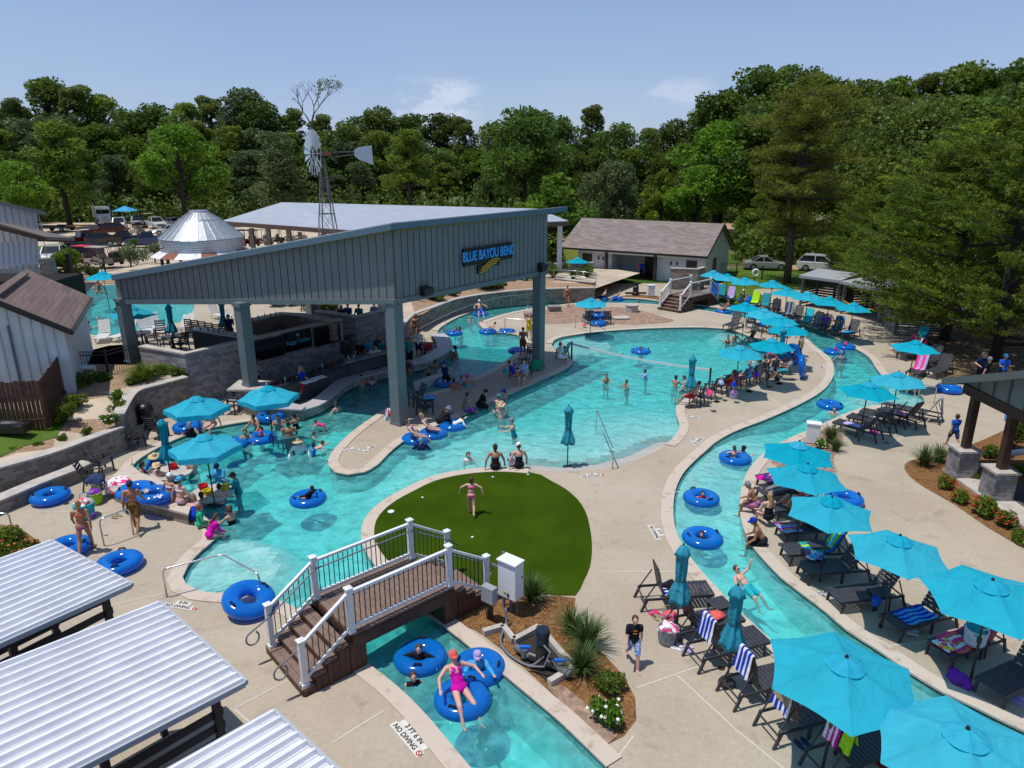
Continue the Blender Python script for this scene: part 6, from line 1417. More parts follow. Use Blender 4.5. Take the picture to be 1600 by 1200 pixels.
for(u,v,c,lb_,hr)in((563,556,'black','guest in a black top seated at the shaded bar, leftmost','dark'),(575,552,'sky','guest in a light blue shirt seated at the shaded bar','dark'),(591,548,'navy','guest with long hair seated at the shaded bar near the wall block','brown'),(607,560,'red','guest in a red shirt seated at the bar beside the front column','dark')):
 person(G(u,v,.55),190,'sit',lb_,build='f' if hr=='brown' else 'm',skin=1,wear=(('shirt',c),('shorts','navy')),hair=hr,style='long' if hr=='brown' else 'short')
person(G(641,575,.05),160,'carry','person in a teal shirt standing at the bar end right of the front column',skin=1,wear=(('shirt','teal'),('shorts','black')),hair='dark')
for(u,v,c,lb_)in((545,497,'blue','guest in a bright blue shirt behind the stone wall block'),(562,498,'teal','guest in a green shirt behind the stone wall block'),(586,495,'bluefloral','guest in a printed shirt at the right of the stone wall block')):
 person(G(u,v,TZ+.45),170,'sit',lb_,skin=1,wear=(('shirt',c),('shorts','navy')),hair='dark')
person(G(362,540,TZ),200,'phone','guest in a blue cap and navy shirt at the terrace bar',skin=1,wear=(('shirt','navy'),('shorts','red')),hair='dark',hat=('cap','sky'))
# ---- upper pool
UZ=TZ-.1
for(u,v,vis,yaw,pose,bl,sk,w_,lb_)in((235,497,.45,120,'wade','m',1,T_('navy'),'dark haired bather in the middle of the upper pool'),(163,512,.55,170,'wade2','m',2,T_('red'),'bather between the ladder rails of the upper pool'),(181,486,.2,0,'wade','m',2,T_('navy'),'swimmer whose head shows just behind the leftmost column'),(140,515,.5,90,'wade','f',2,BK('white'),'bather near the cottage corner in the upper pool')):
 inwater(u,v,vis,yaw,pose,lb_,z=UZ,build=bl,skin=sk,wear=w_,hair='dark')
person(G(156,456,TZ),200,'sit_prop','person sitting at the far edge of the upper pool',build='f',skin=4,wear=BK('pink'),hair='dark',style='long')
# ---- far river and white counter
person(G(650,531),175,'walk','woman in a brown bikini walking along the curved stone wall',build='f',skin=4,wear=BK('brown','black'),hair='dark',style='bun')
inwater(713,520,.42,200,'ring_in','child in a red shirt riding the tube by the white counter',build='k',skin=1,scale=.7,wear=(('tank','red'),),hair='dark')
inwater(721,521,.48,120,'ring_lean','adult holding the tube by the white counter',skin=1,wear=T_('navy'),hair='dark')
inwater(694,518,.2,180,'wade','bather whose head shows just past the white counter',skin=1,wear=T_('red'),hair='dark',build='k',scale=.7)
inwater(699,540,.55,90,'lean_table','woman with a white visor leaning at the white counter, nearest the river',build='f',skin=2,wear=BK('white'),hair='brown',hat=('visor','sky'))
inwater(706,547,.50,80,'lean_table','dark haired woman leaning at the white counter, second of four',build='f',skin=1,wear=(('suit','brown'),),hair='dark',style='bun')
inwater(714,555,.52,80,'wade2','man in a black cap at the white counter, third of four',skin=1,wear=T_('black'),hair='dark',hat=('bucket','black'))
inwater(710,561,.42,95,'wade','long haired bather at the white counter, nearest of four',build='f',skin=4,wear=(('suit','coral'),),hair='red',style='long')
inwater(655,577,.45,60,'wade2','sunburnt bather at the white counter end right of the front column',skin=4,wear=T_('navy'),hair='dark')
inwater(645,582,.5,40,'lean_table','bather right beside the front column at the white counter',skin=1,wear=T_('black'),hair='dark',build='b')
inwater(697,599,.25,200,'ring_lie','man in a blue cap and dark shirt lying in a tube in the shade',skin=2,wear=(('tank','navy'),('trunks','black')),hair='dark',hat=('cap','royal'))
p=G(697,603,TW);copy_tree(TUBE,loc=p,label='blue tube in the shade under the man in the blue cap')
inwater(709,611,.62,-20,'wade','bare backed man in the shade beside the blue capped tube rider',skin=4,wear=T_('grey'),hair='dark',style='short')
inwater(722,603,.55,150,'wade2','bather in a patterned top facing the woman in the pink hat',skin=1,wear=(('tank','bluefloral'),),hair='dark',build='f')
inwater(731,606,.66,20,'wade','woman in a bright pink hat and turquoise swimsuit in the shade',build='f',skin=1,wear=(('suit','aqua'),),hair='brown',hat=('bucket','pink'))
inwater(652,628,.5,180,'wade2','bather just right of the front column in the shade',skin=1,wear=T_('black'),hair='dark')
inwater(750,492,.28,190,'ring_lie','rider with a white cap on the far river tube',skin=2,wear=T_('blue'),hair='brown',hat=('cap','white'))
inwater(735,501,.3,170,'wade','girl in the far river left of the white capped rider',build='k',skin=2,scale=.8,wear=(('suit','pink'),),hair='blond',style='bun')
inwater(753,506,.38,180,'wade','bather touching the deck tip in the far river',skin=2,wear=T_('white'),hair='brown',scale=.9)
inwater(768,521,.2,100,'ring_lie','child reclining in a tube at the deck tip',build='k',skin=2,scale=.72,wear=T_('blue'),hair='brown')
inwater(825,482,.25,180,'wade','bather alone in the far river above the handrail',build='k',skin=2,scale=.8,wear=T_('blue'),hair='brown')
inwater(941,469,.22,90,'ring_lie','rider in the left one of two far river tubes',skin=2,wear=T_('navy'),hair='brown',scale=.9)
inwater(963,470,.22,90,'ring_lie','rider in the right one of two far river tubes',skin=1,wear=T_('blue'),hair='dark',scale=.9)
inwater(998.5,473.5,.2,180,'wade','child with just head out beside the far footbridge',build='k',skin=4,scale=.8,wear=T_('red'),hair='dark')
person(G(886,478.5),175,'walk','woman in a dark bikini walking on the deck beyond the canopy',build='f',skin=4,wear=BK('coral','black'),hair='brown',style='bun')
person(G(827,531),185,'carry','woman wrapped in a yellow and white striped towel',build='f',skin=2,wear=(('dress','yellow'),),hair='brown',style='long')
person(G(817,556),-10,'carry','bare backed man in mustard trunks standing by the column',skin=4,wear=T_('olive'),hair='dark')
person(G(803,588,.42),-75,'sit_back','man in a royal blue shirt sitting in a patio chair on the peninsula',skin=2,wear=(('shirt','royal'),('shorts','coral')),hair='dark')
person(G(819,588,.42),160,'sit','seated person in a pale blue shirt and khaki shorts beside the blue shirted man',build='f',skin=2,wear=(('shirt','bluefloral'),('shorts','khaki')),hair='dark')
person(G(874,560,.40),-60,'sit','woman in a pink hat and white top sitting right of the big column',build='f',skin=2,wear=(('shirt','white'),('shorts','white')),hair='brown',hat=('bucket','coral'))
inwater(883,552,.45,120,'wade2','child with a towel at the round steps',build='k',skin=1,scale=.8,wear=(('tank','aqua'),),hair='dark')
# ---- peninsula edge and main pool
sitting(748,636,.03,-70,'sit_hunch','man in a black shirt and black cap sitting on the shaded pool edge',skin=1,wear=(('shirt','black'),('shorts','black')),hair='dark',hat=('cap','black'))
sitting(729,643,.03,-65,'sit_prop','bearded man in a grey tank top sitting on the shaded pool edge',skin=1,wear=(('tank','grey'),('shorts','purple')),hair='dark')
sitting(686,661,.04,-50,'crouch','person in black with a white hat kneeling over the pool edge',skin=1,wear=(('rash','black'),('pants','black')),hair='grey',hat=('bucket','white'))
inwater(711,669,.12,-60,'swim','child in a white shirt lying across the tube by the kneeling person',build='k',skin=2,scale=.72,wear=(('rash','white'),),hair='dark')
inwater(672,680,.22,-80,'ring_lie','woman in a green bikini top lounging in the tube at the peninsula',build='f',skin=2,wear=BK('green','black'),hair='blond')
inwater(650,690,.2,-75,'ring_lie','bather in a tube left of the lounging woman',build='f',skin=2,wear=BK('purple'),hair='brown')
inwater(658,703,.5,0,'wade','person in a navy shirt bending in the water below the tubes',skin=0,wear=(('rash','navy'),),hair='grey')
inwater(779,640,.70,-20,'wade','bather with a teal cap in the edge of the canopy shade',skin=2,wear=T_('navy'),hair='brown',hat=('cap','teal'))
inwater(783,653,.64,10,'wade2','bather in a straw hat with a tattooed back',skin=2,wear=T_('black'),hair='dark',hat=('cowboy','straw'))
inwater(791,622,.40,80,'wade2','bather in a blue cap and sunglasses at the pool edge',build='f',skin=2,wear=BK('pink'),hair='dark',hat=('cap','royal'))
inwater(803,684,.85,90,'wade2','woman in a blue swimsuit and dark cap wading in the open water',build='f',skin=2,wear=(('suit','teal'),),hair='dark',hat=('cap','grey'))
inwater(731,718,.30,200,'wade2','girl with brown hair splashing near the turf',build='k',skin=2,scale=.9,wear=(('tank','white'),),hair='brown',style='long')
sitting(774,733,.03,0,'sit_prop','bareheaded woman in a black swimsuit sitting at the turf edge, back to us',build='f',skin=1,wear=(('suit','black'),),hair='brown',style='bun',hi=True,scale=1.08)
sitting(811,731,.03,12,'sit_prop','woman in a black swimsuit and grey cap sitting at the turf edge',build='f',skin=2,wear=(('suit','black'),),hair='brown',hat=('cap','white'),hi=True,scale=1.08)
sitting(798,728,.03,-10,'sit','toddler in a blue and white suit between the two women in black',build='k',skin=2,scale=.55,wear=(('tank','bluefloral'),),hair='brown')
person(G(737,804),0,'arms_out','girl in a hot pink two piece running on the turf with arms out',build='k',skin=2,scale=.76,wear=BK('pink'),hair='brown',style='bun',hi=True)
for(u,v,vis,yaw,sc_,w_,hr,lb_)in((947,599,.5,180,.8,T_('red'),'dark','boy in the main pool, leftmost of the ball game'),(980,607,.45,120,.78,T_('navy'),'dark','child in the main pool, second of the group'),(1009,592,.5,90,.78,(('rash','bluefloral'),),'dark','child in a blue rash shirt behind the pool net'),(1054,606,.62,-40,.9,T_('teal'),'dark','boy looking down beside the closed umbrella in the pool')):
 inwater(u,v,vis,yaw,'wade2',lb_,build='k',skin=1,scale=sc_,wear=w_,hair=hr)
inwater(1001,552,.42,180,'ring_in','child in the tube in the middle of the main pool',build='k',skin=1,scale=.75,wear=T_('black'),hair='dark')
inwater(1137,536,.5,160,'wade2','bather in a black swimsuit at the upper end of the main pool',build='f',skin=1,wear=(('suit','black'),),hair='dark',style='bun')
inwater(1147,533,.62,190,'wade2','bare chested man at the upper end of the main pool',skin=1,wear=T_('navy'),hair='brown')
sitting(1174,530,.03,120,'sit_back','woman in a straw hat on the steps of the upper pool end',build='f',skin=1,wear=(('suit','black'),),hair='dark',hat=('cowboy','straw'))
inwater(1179,566,.6,0,'wade','man in a white shirt seen from behind in the pool at the chair row',skin=0,wear=(('shirt','white'),),hair='dark',build='b')
# ---- crowded chair row on the island
person(G(1083,622,.40),60,'sit_back','bare chested man in red trunks sitting in the nearest patio chair',skin=1,wear=T_('red'),hair='brown')
sitting(1078,613,.0,60,'sit_hunch','bather sitting low behind the closed umbrella',skin=2,wear=T_('teal'),hair='brown')
person(G(1138,603,.40),55,'sit_back','sunburnt woman sitting in the chair with the printed towel',build='f',skin=4,wear=(('suit','red'),),hair='brown',style='bun')
person(G(1170,592,.40),30,'sit','man in a blue shirt and grey bucket hat in the chair row',skin=0,wear=(('shirt','sky'),),hair='dark',hat=('bucket','grey'))
person(G(1186,588,.40),30,'sit','person in a grey cap seated in the chair row',skin=2,wear=(('shirt','grey'),),hair='dark',hat=('cap','grey'))
person(G(1194,581,.40),40,'sit','dark haired person in an olive shirt seated in the chair row',skin=1,wear=(('shirt','khaki'),),hair='dark')
person(G(1205,566,.40),150,'sit','woman in a floral top facing us under the crowded umbrella',build='f',skin=2,wear=(('shirt','floral'),),hair='brown',style='long')
person(G(1211,575,.40),160,'sit_hunch','dark haired woman bending forward under the crowded umbrella',build='f',skin=2,wear=(('suit','black'),),hair='dark',style='long')
person(G(1229,582,.40),75,'sit_back','man in a slate shirt and black cap reclining beside the upright tube',skin=1,wear=(('shirt','grey'),('shorts','teal')),hair='dark',hat=('cap','black'))
person(G(1249,557),100,'hips','grey haired person in a pale shirt standing near the leaning tube',skin=2,wear=(('shirt','grey'),('shorts','khaki')),hair='grey')
# ---- river on the right
inwater(1131,488,.2,80,'ring_lie','woman lounging in the tube by the far footbridge',build='f',skin=4,wear=BK('royal'),hair='dark')
inwater(1320,543,.34,170,'ring_in','woman in a pink hat in the tube at the right bend',build='f',skin=2,wear=(('suit','pink'),),hair='brown',hat=('cap','pink'))
inwater(1304,552,.34,180,'ring_in','man in a red cap in the tube at the right bend',skin=1,wear=T_('red'),hair='brown',hat=('cap','red'))
inwater(1313,568,.70,0,'wade','big man in a grey shirt wading in the right bend',skin=0,wear=(('shirt','grey'),('trunks','black')),hair='grey',build='b',hat=('cap','grey'))
inwater(1303,646,.3,150,'wade','dark haired bather behind a tube in the river',build='k',skin=2,wear=T_('navy'),hair='dark',scale=.85)
inwater(1147,716,.50,5,'ring_in','girl with a bare back in the tube at the river curve',build='f',skin=2,scale=.82,wear=BK('khaki','white'),hair='brown',style='pony')
inwater(1158,711,.34,-60,'ring_lean','boy in a black cap leaning on the tube at the river curve',build='k',skin=2,scale=.8,wear=T_('navy'),hair='dark',hat=('cap','black'))
inwater(1097,779,.30,170,'ring_in','child in a red top in the middle river tube',build='k',skin=2,scale=.75,wear=(('tank','red'),),hair='dark')
inwater(1096,842,.28,160,'ring_in','child in a black top in the river tube above the closed umbrella',build='k',skin=2,scale=.75,wear=(('rash','black'),),hair='dark')
o=inwater(1168,925,.06,215,'float_back','boy in turquoise trunks and blue goggles swimming on his back in the river',build='k',skin=2,scale=.82,wear=T_('aqua'),hair='brown',hi=True)
J_=fk(PO['float_back']);b=MB();b.ell(J_['hc']+J_['H']@Vector((0,.085,.02)),(.075,.03,.028),10,6,J_['H'].to_4x4());b.build('goggles',mat('blue goggles',(.01,.02,.35),.15),o)
person(G(1424,618,-.12),200,'arms_out','small boy in blue patterned trunks at the little beach entry',build='k',skin=2,scale=.66,wear=T_('bluefloral'),hair='brown')
person(G(1487,698),0,'walk','boy in a bright blue shirt walking away beside the porch post',build='k',skin=1,scale=.82,wear=(('shirt','blue'),('shorts','denim')),hair='brown',hi=True)
person(G(1528,602),185,'hips','man in a patterned navy shirt and camouflage hat in the tree shade',skin=2,wear=(('shirt','navy'),('shorts','black')),hair='dark',hat=('bucket','khaki'))
person(G(1537,610),30,'stand','person in a black shirt and grey cap in the tree shade',skin=2,wear=(('shirt','black'),('shorts','black')),hair='grey',hat=('cap','grey'))
person(G(1561,605),170,'carry','man in a bright blue shirt and blue cap in the tree shade',skin=1,wear=(('shirt','blue'),('shorts','navy')),hair='dark',hat=('cap','sky'))
# ---- right bank sunbathers
sitting(1182,792,.22,60,'sit_hunch','bare chested man in a grey cap sitting on the river edge',skin=4,wear=(('trunks','floral'),),hair='grey',hat=('cap','grey'))
sitting(1200,812,.22,10,'sit','blond woman in a dark strappy swimsuit with her back to us',build='f',skin=2,wear=(('suit','black'),),hair='blond',style='long')
sitting(1192,850,.03,75,'sit_hunch','bare backed man in a blue cap and black shorts sitting at the river edge',skin=4,wear=(('shorts','black'),),hair='dark',hat=('cap','royal'),hi=True)
def on_l(key,y,label,pose='recline',turn=180,x=0,z=.40,**kw):
 loc,rz=LSTATE[key];p=at(key,x,y,z);return person(p,math.degrees(rz)+turn,pose,label,**kw)
on_l('A2',.12,'man in grey trousers reclining with bare feet towards the river',skin=0,wear=(('shirt','grey'),('pants','grey')),hair='grey')
on_l('A1',.12,'person in dark blue shorts reclining at the top lounger of the overlapping umbrellas',skin=2,wear=(('shirt','navy'),('shorts','navy')),hair='dark')
on_l('A3',.12,'person reclining with bent knees on the orange towel',pose='recline_knees',build='f',skin=2,wear=(('suit','coral'),),hair='dark')
on_l('A4',.12,'woman in floral shorts reclining with crossed raised knees on the green towel',pose='recline_knees',build='f',skin=4,wear=(('suit','floral'),('shorts','bluefloral')),hair='dark')
on_l('F10',.12,'person in grey clothes reclining on a far lounger',skin=1,wear=(('shirt','grey'),('pants','grey')),hair='grey')
on_l('F11',.12,'sunbather in a maroon top and blue shorts on a far lounger',skin=4,wear=(('shirt','purple'),('shorts','denim')),hair='dark')
on_l('F12',.12,'tanned sunbather on a far lounger before the blue towel',pose='recline_knees',skin=4,wear=T_('teal'),hair='dark')
on_l('F4',.12,'person in a white cap sitting up near the lime green towel',pose='sit',skin=4,wear=(('shirt','khaki'),),hair='dark',hat=('cap','white'),x=-.9)
on_l('F6',.12,'sunbather with a red bag behind on a far lounger',skin=1,wear=BK('purple'),build='f',hair='dark')
person(G(998,435),185,'stand','person with a red top standing at the washroom entrance',build='f',skin=2,wear=(('shirt','coral'),('pants','sky')),hair='dark')
person(G(1002,436),175,'stand','person in a royal blue shirt and black trousers at the washroom entrance',skin=1,wear=(('shirt','royal'),('pants','black')),hair='dark')
# ---- near channel and walkers
inwater(657,1034,.50,175,'ring_in','boy in a black long sleeve swim shirt inside the uppermost near tube',build='k',skin=2,scale=.8,wear=(('rash','black'),),hair='brown',hi=True)
inwater(746,1048,.62,185,'ring_lean','bearded man in a blue printed shirt and visor cap inside a near tube',skin=2,wear=(('rash','sky'),),hair='grey',hat=('cap','lilac'),hi=True)
inwater(718,1096,.24,205,'ring_lie','woman in a magenta swimsuit and red cap lounging in a near tube',build='f',skin=2,wear=(('suit','magenta'),),hair='blond',hat=('cap','coral'),hi=True)
inwater(646,1068,.26,200,'stand','boy swimming with just his head out beside the near tubes',build='k',skin=2,scale=.85,wear=(('tank','black'),),hair='brown',hi=True)
o=person(G(988,1040),178,'walk','small boy in a black printed T-shirt and blue shorts walking on the deck',build='k',skin=2,scale=.78,wear=(('shirt','black'),('shorts','bluefloral')),hair='brown',hi=True)
J_=fk(PO['walk']);zc=J_['chest']
b=MB()
for k,(x,z,w_,h_)in enumerate(((-.045,.05,.03,.05),(-.008,.055,.03,.045),(.035,.05,.03,.05),(-.03,-.03,.05,.04),(.03,-.04,.05,.035))):b.ell(zc+Vector((x,.121,z-.02)),(w_*.55,.014,h_*.5),8,5)
b.build('shirt_print',CL['orange'],o)
for(u,v,vis,yaw,pose,bl,sk,w_,hr,lb_)in((672,585,.5,150,'wade2','f',1,(('suit','navy'),),'dark','bather in a navy swimsuit in the shade below the right counter'),(681,574,.45,30,'wade','m',4,T_('red'),'dark','sunburnt man in the shade below the right counter'),(622,606,.5,0,'wade2','m',2,T_('navy'),'brown','bather just left of the front column in the shade'),(527,645,.5,60,'wade','f',2,(('suit','teal'),),'brown','woman in a teal swimsuit wading in front of the bar base wall'),(385,690,.55,200,'wade2','m',1,T_('grey'),'dark','man standing between the two valance umbrellas'),(268,716,.5,190,'lean_table','f',2,(('suit','red'),),'brown','woman in red behind the red ice bucket'),(318,792,.5,40,'wade2','f',1,(('suit','floral'),),'brown','woman in a floral swimsuit left of the second round table'),(671,566,.4,100,'wade','m',1,T_('teal'),'dark','bather close to the folding wagon'),(845,500,.3,180,'wade','k',2,T_('blue'),'brown','x')[:10]):
 if lb_!='x':inwater(u,v,vis,yaw,pose,lb_,build=bl,skin=sk,wear=w_,hair=hr,style='bun' if bl=='f' else 'short')
for(u,v,z,yaw,c,lb_)in((598,553,.55,200,'teal','guest in a teal shirt seated at the shaded bar near the red shirt'),(618,566,.55,170,'grey','guest in grey seated close to the front column'),(655,560,.05,180,'white','guest in a white shirt behind the right white counter'),(627,550,.55,200,'navy','dark haired guest behind the front column'),(535,500,TZ+.45,170,'black','guest in black at the stone wall block')):
 person(G(u,v,z),yaw,'sit' if z>.1 else 'stand',lb_,skin=1,wear=(('shirt',c),('shorts','navy')),hair='dark')
print('people done',len([1 for x in bpy.data.objects if x.get('category')=='person']))
# ------------------------------------------------------------------ foliage
def leafmat(name,c,c2,tl=.42,rnd=.25):
 m=bpy.data.materials.new(name);m.use_nodes=True;t=m.node_tree;p=t.nodes['Principled BSDF'];o=t.nodes['Material Output']
 g=NN(t,'ShaderNodeTexCoord');n=NN(t,'ShaderNodeTexNoise',i_Scale=.55,i_Detail=5.0,i_Roughness=.7);t.links.new(g.outputs['Object'],n.inputs['Vector'])
 a=NN(t,'ShaderNodeMix',data_type='RGBA');a.inputs[6].default_value=(*c,1);a.inputs[7].default_value=(*c2,1);t.links.new(mrange(t,n.outputs['Fac'],.38,.62),a.inputs[0])
 oi=NN(t,'ShaderNodeObjectInfo');hs=NN(t,'ShaderNodeHueSaturation');t.links.new(mrange(t,oi.outputs['Random'],0,1,1-rnd,1+rnd,False),hs.inputs['Value'])
 r2=mth(t,'FRACT',mth(t,'MULTIPLY',oi.outputs['Random'],9.7));t.links.new(mrange(t,r2,0,1,.485,.515,False),hs.inputs['Hue'])
 t.links.new(a.outputs[2],hs.inputs['Color']);t.links.new(hs.outputs[0],p.inputs['Base Color']);p.inputs['Roughness'].default_value=.55;p.inputs['Specular IOR Level'].default_value=.25
 tr=NN(t,'ShaderNodeBsdfTranslucent');t.links.new(hs.outputs[0],tr.inputs[0]);ms=NN(t,'ShaderNodeMixShader',i_0=tl)
 t.links.new(p.outputs[0],ms.inputs[1]);t.links.new(tr.outputs[0],ms.inputs[2]);t.links.new(ms.outputs[0],o.inputs['Surface']);return m
LF={'dark':leafmat('leaf dark',(.064,.11,.018),(.13,.20,.028)),'mid':leafmat('leaf mid',(.10,.16,.020),(.20,.28,.034)),'light':leafmat('leaf light',(.10,.19,.014),(.20,.33,.026)),'pine':leafmat('leaf pine',(.09,.13,.025),(.18,.225,.04)),'olive':leafmat('leaf olive',(.085,.105,.012),(.20,.21,.024)),'cedar':leafmat('leaf cedar',(.075,.135,.012),(.185,.27,.024)),'grey':leafmat('leaf grey green',(.08,.125,.045),(.155,.21,.08)),'blade':leafmat('grass blade',(.05,.095,.018),(.15,.20,.06),.2,.1)}
M_BARK=mat('bark',(.085,.065,.05),.9,var=.3,vscale=6,bump=.8,bscale=15)
M_BARKD=mat('dark bark',(.035,.027,.022),.9,var=.3,vscale=6,bump=.8,bscale=15)
rng=np.random.default_rng(11)
def leaf_mesh(name,P,size,m,elong=1.0,flat=0.0,N=None):
 """a small bent leaf cluster at every point of P"""
 n=len(P);d=rng.normal(size=(n,3));d[:,2]*=(1-flat);d/=np.linalg.norm(d,axis=1)[:,None]
 u=np.cross(d,rng.normal(size=(n,3)));u/=np.linalg.norm(u,axis=1)[:,None];s=size*rng.uniform(.55,1.35,(n,1));w=s/elong
 a=P-d*s*.5;b=P+u*w*.5+d*s*.08*rng.uniform(-1,1,(n,1));c=P+d*s*.5;e=P-u*w*.5
 V=np.stack([a,b,c,e],1).reshape(-1,3).astype(np.float32);me=bpy.data.meshes.new(name)
 me.vertices.add(4*n);me.vertices.foreach_set('co',V.ravel());me.loops.add(4*n);me.loops.foreach_set('vertex_index',np.arange(4*n,dtype=np.int32))
 me.polygons.add(n);me.polygons.foreach_set('loop_start',np.arange(0,4*n,4,dtype=np.int32));me.polygons.foreach_set('loop_total',np.full(n,4,dtype=np.int32))
 me.materials.append(m);me.update();me.validate();return me
def clump_pts(C,rad,n,squash=.75,shell=.55):
 out_=[]
 for c,r in zip(C,rad):
  k=max(4,int(n*r*r));d=rng.normal(size=(k,3));d/=np.linalg.norm(d,axis=1)[:,None];q=rng.uniform(shell,1.0,(k,1))**.6*r
  p=d*q;p[:,2]*=squash;out_.append(np.array(c)+p)
 return np.concatenate(out_)
def make_tree(name,H,CR,kind,leafm,bark=None,dens=1.0,ls=.42,seed=0):
 """tree prototype: trunk with limbs and a crown of leaf clumps"""
 global rng;rng=np.random.default_rng(100+seed);o=thing(name,'x','tree',group='trees');C=[];Rd=[];tb=MB();tr_top=H*.9
 bend=[Vector((rng.normal()*.012*H*t,rng.normal()*.012*H*t,H*t*.92))for t in(0,.2,.4,.6,.8,1)];bend[0]=Vector((0,0,-.3));r0=H*.018+.06
 tb.tube(bend,[r0*(1-.15*i)if i<5 else r0*.2 for i in range(6)],8)
 def limb_to(p,z0):q=Vector((0,0,z0));m_=q.lerp(Vector(p),.5)+Vector((0,0,-.04*H*.3));tb.tube([q,m_,Vector(p)],[r0*.42,r0*.28,r0*.08],5)
 if kind=='round':
  n=int(40*dens)
  for i in range(n):
   t=rng.uniform(0,1);z=H*(.30+.62*t);rr=CR*math.sin(math.pi*min(.98,.18+.74*t))**.75;a=rng.uniform(0,6.28);q=rng.uniform(.35,.88)*rr;r=rng.uniform(.22,.36)*CR
   C.append((q*math.cos(a),q*math.sin(a),z));Rd.append(r)
   if i%3==0:limb_to(C[-1],z*.62)
  C.append((0,0,H-CR*.3));Rd.append(CR*.32)
 elif kind=='tall':
  n=int(46*dens)
  for i in range(n):
   t=rng.uniform(0,1)**.8;z=H*(.22+.72*t);rr=CR*(.95-.55*t)*(1+.3*math.sin(9*t+seed));a=rng.uniform(0,6.28);q=rng.uniform(.2,.9)*rr;r=rng.uniform(.20,.34)*CR
   C.append((q*math.cos(a),q*math.sin(a),z));Rd.append(r)
   if i%3==0:limb_to(C[-1],z*.8)
  C.append((rng.normal()*.3,0,H-CR*.22));Rd.append(CR*.26)
 elif kind=='pine':
  for i in range(int(44*dens)):
   t=rng.uniform(0,1);z=H*(.42+.54*t);rr=CR*(.9-.6*t);a=rng.uniform(0,6.28);q=rng.uniform(.35,1)*rr;C.append((q*math.cos(a),q*math.sin(a),z));Rd.append(rng.uniform(.20,.32)*CR)
   if i%2==0:limb_to(C[-1],z*.93)
 elif kind=='cone':
  for i in range(int(60*dens)):
   t=rng.uniform(0,1)**1.3;z=H*(.08+.88*t);rr=CR*(1-t)**.85+.12;a=rng.uniform(0,6.28);q=rng.uniform(.3,1)*rr;C.append((q*math.cos(a),q*math.sin(a),z));Rd.append(max(.28,CR*.25*(1-.55*t)))
   if i%5==0:limb_to(C[-1],z*.95)
 elif kind=='tier':
  for i in range(int(30*dens)):
   t=(i+.5)/(30*dens);z=H*(.20+.76*t);rr=CR*(1.0-.62*t)*(.78+.35*rng.uniform());a=i*2.4+rng.uniform(-.4,.4);tip=Vector((rr*math.cos(a),rr*math.sin(a),z+rng.uniform(-.2,.5)))
   limb_to(tip,z-.3)
   for k in range(6):
    f=rng.uniform(.35,1.05);C.append((tip.x*f+rng.normal()*.5,tip.y*f+rng.normal()*.5,z+rng.normal()*.22+.1));Rd.append(CR*.13*(1.15-.4*f)+.25)
 if kind=='cyp':
  PP=[]
  for i in range(46):
   t=(i+.5)/46;z=H*(.24+.70*t);rr=CR*(1.0-.55*t)*rng.uniform(.55,1.12)*(1 if t>.25 else.62);a=i*2.4+rng.uniform(-.6,.6);tip=np.array([rr*math.cos(a),rr*math.sin(a),z+rng.uniform(-.6,.7)]);root=np.array([0,0,z]);limb_to(Vector(tip),z-.4)
   for k in range(9):
    e=tip+rng.normal(size=3)*np.array([1.0,1.0,.35]);n_=130;f=rng.uniform(.3,1.02,(n_,1));q=root+(e-root)*f;PP.append(q+rng.normal(size=(n_,3))*(.20+.25*(1.05-f))*np.array([1,1,.5]))
  C,Rd=[(0,0,H*.95)],[CR*.2]
  kind2='plume'
 if kind=='plume':
  PP=[]
  for i in range(int(85*dens)):
   t=rng.uniform(0,1)**1.15;z=H*(.10+.80*t);rr=CR*(math.sin(math.pi*(.30+.66*t))**.8)*rng.uniform(.75,1.08);a=rng.uniform(0,6.28);tip=np.array([rr*math.cos(a),rr*math.sin(a),z+rr*.22+rng.uniform(-.3,.6)]);root=np.array([0,0,z])
   if i%3==0:limb_to(Vector(tip),z-.3)
   for k in range(5):
    e=tip+rng.normal(size=3)*np.array([.55,.55,.45])*CR*.16;n_=120;f=1.02-.55*rng.uniform(0,1,(n_,1))**1.9;q=root+(e-root)*f;q[:,2]-=(1-f[:,0])*.25;PP.append(q+rng.normal(size=(n_,3))*(.10+.22*(1.05-f))*np.array([1,1,.5]))
  C,Rd=[(0,0,H*.93)],[CR*.16]
 C=np.array(C);Rd=np.array(Rd)
 sq=.42 if kind=='tier' else(.6 if kind=='pine' else.8)
 A=sum(Rd**2);P=clump_pts(C,Rd,8200*dens/A,sq,.45)
 ex={'tier':2.6,'plume':2.4,'cyp':2.4,'cone':2.2,'pine':2.4}.get(kind,1.35)
 if kind in('plume','cyp'):P=np.concatenate(PP+[P[:600]])
 me=leaf_mesh('crown',P,ls,leafm,ex,.3 if kind=='tier' else 0);c=bpy.data.objects.new('crown',me);col.objects.link(c);c.parent=o
 tb.build('trunk',bark or M_BARKD,o,smooth=True);o['h0']=H;return o
TP=[make_tree('broadleaf_tree',22,6.0,'tall',LF['mid'],seed=1,ls=.46,dens=1.4),make_tree('broadleaf_tree',20,6.4,'round',LF['dark'],seed=2,ls=.46,dens=1.4),make_tree('pine_tree',23,4.6,'pine',LF['pine'],seed=3,ls=.50,dens=1.5),make_tree('broadleaf_tree',17,5.6,'round',LF['light'],seed=4,ls=.40,dens=1.3),make_tree('broadleaf_tree',19,5.6,'tall',LF['grey'],seed=5,ls=.42,dens=1.3),make_tree('broadleaf_tree',21,5.2,'tall',LF['dark'],seed=6,ls=.42,dens=1.5),make_tree('pine_tree',20,4.8,'pine',LF['mid'],seed=7,ls=.46,dens=1.6)]
KN=['mid green leafy tree','dark round crowned tree','tall dark pine','bright light green tree','grey green tree','dark tall leafy tree','mid green pine']
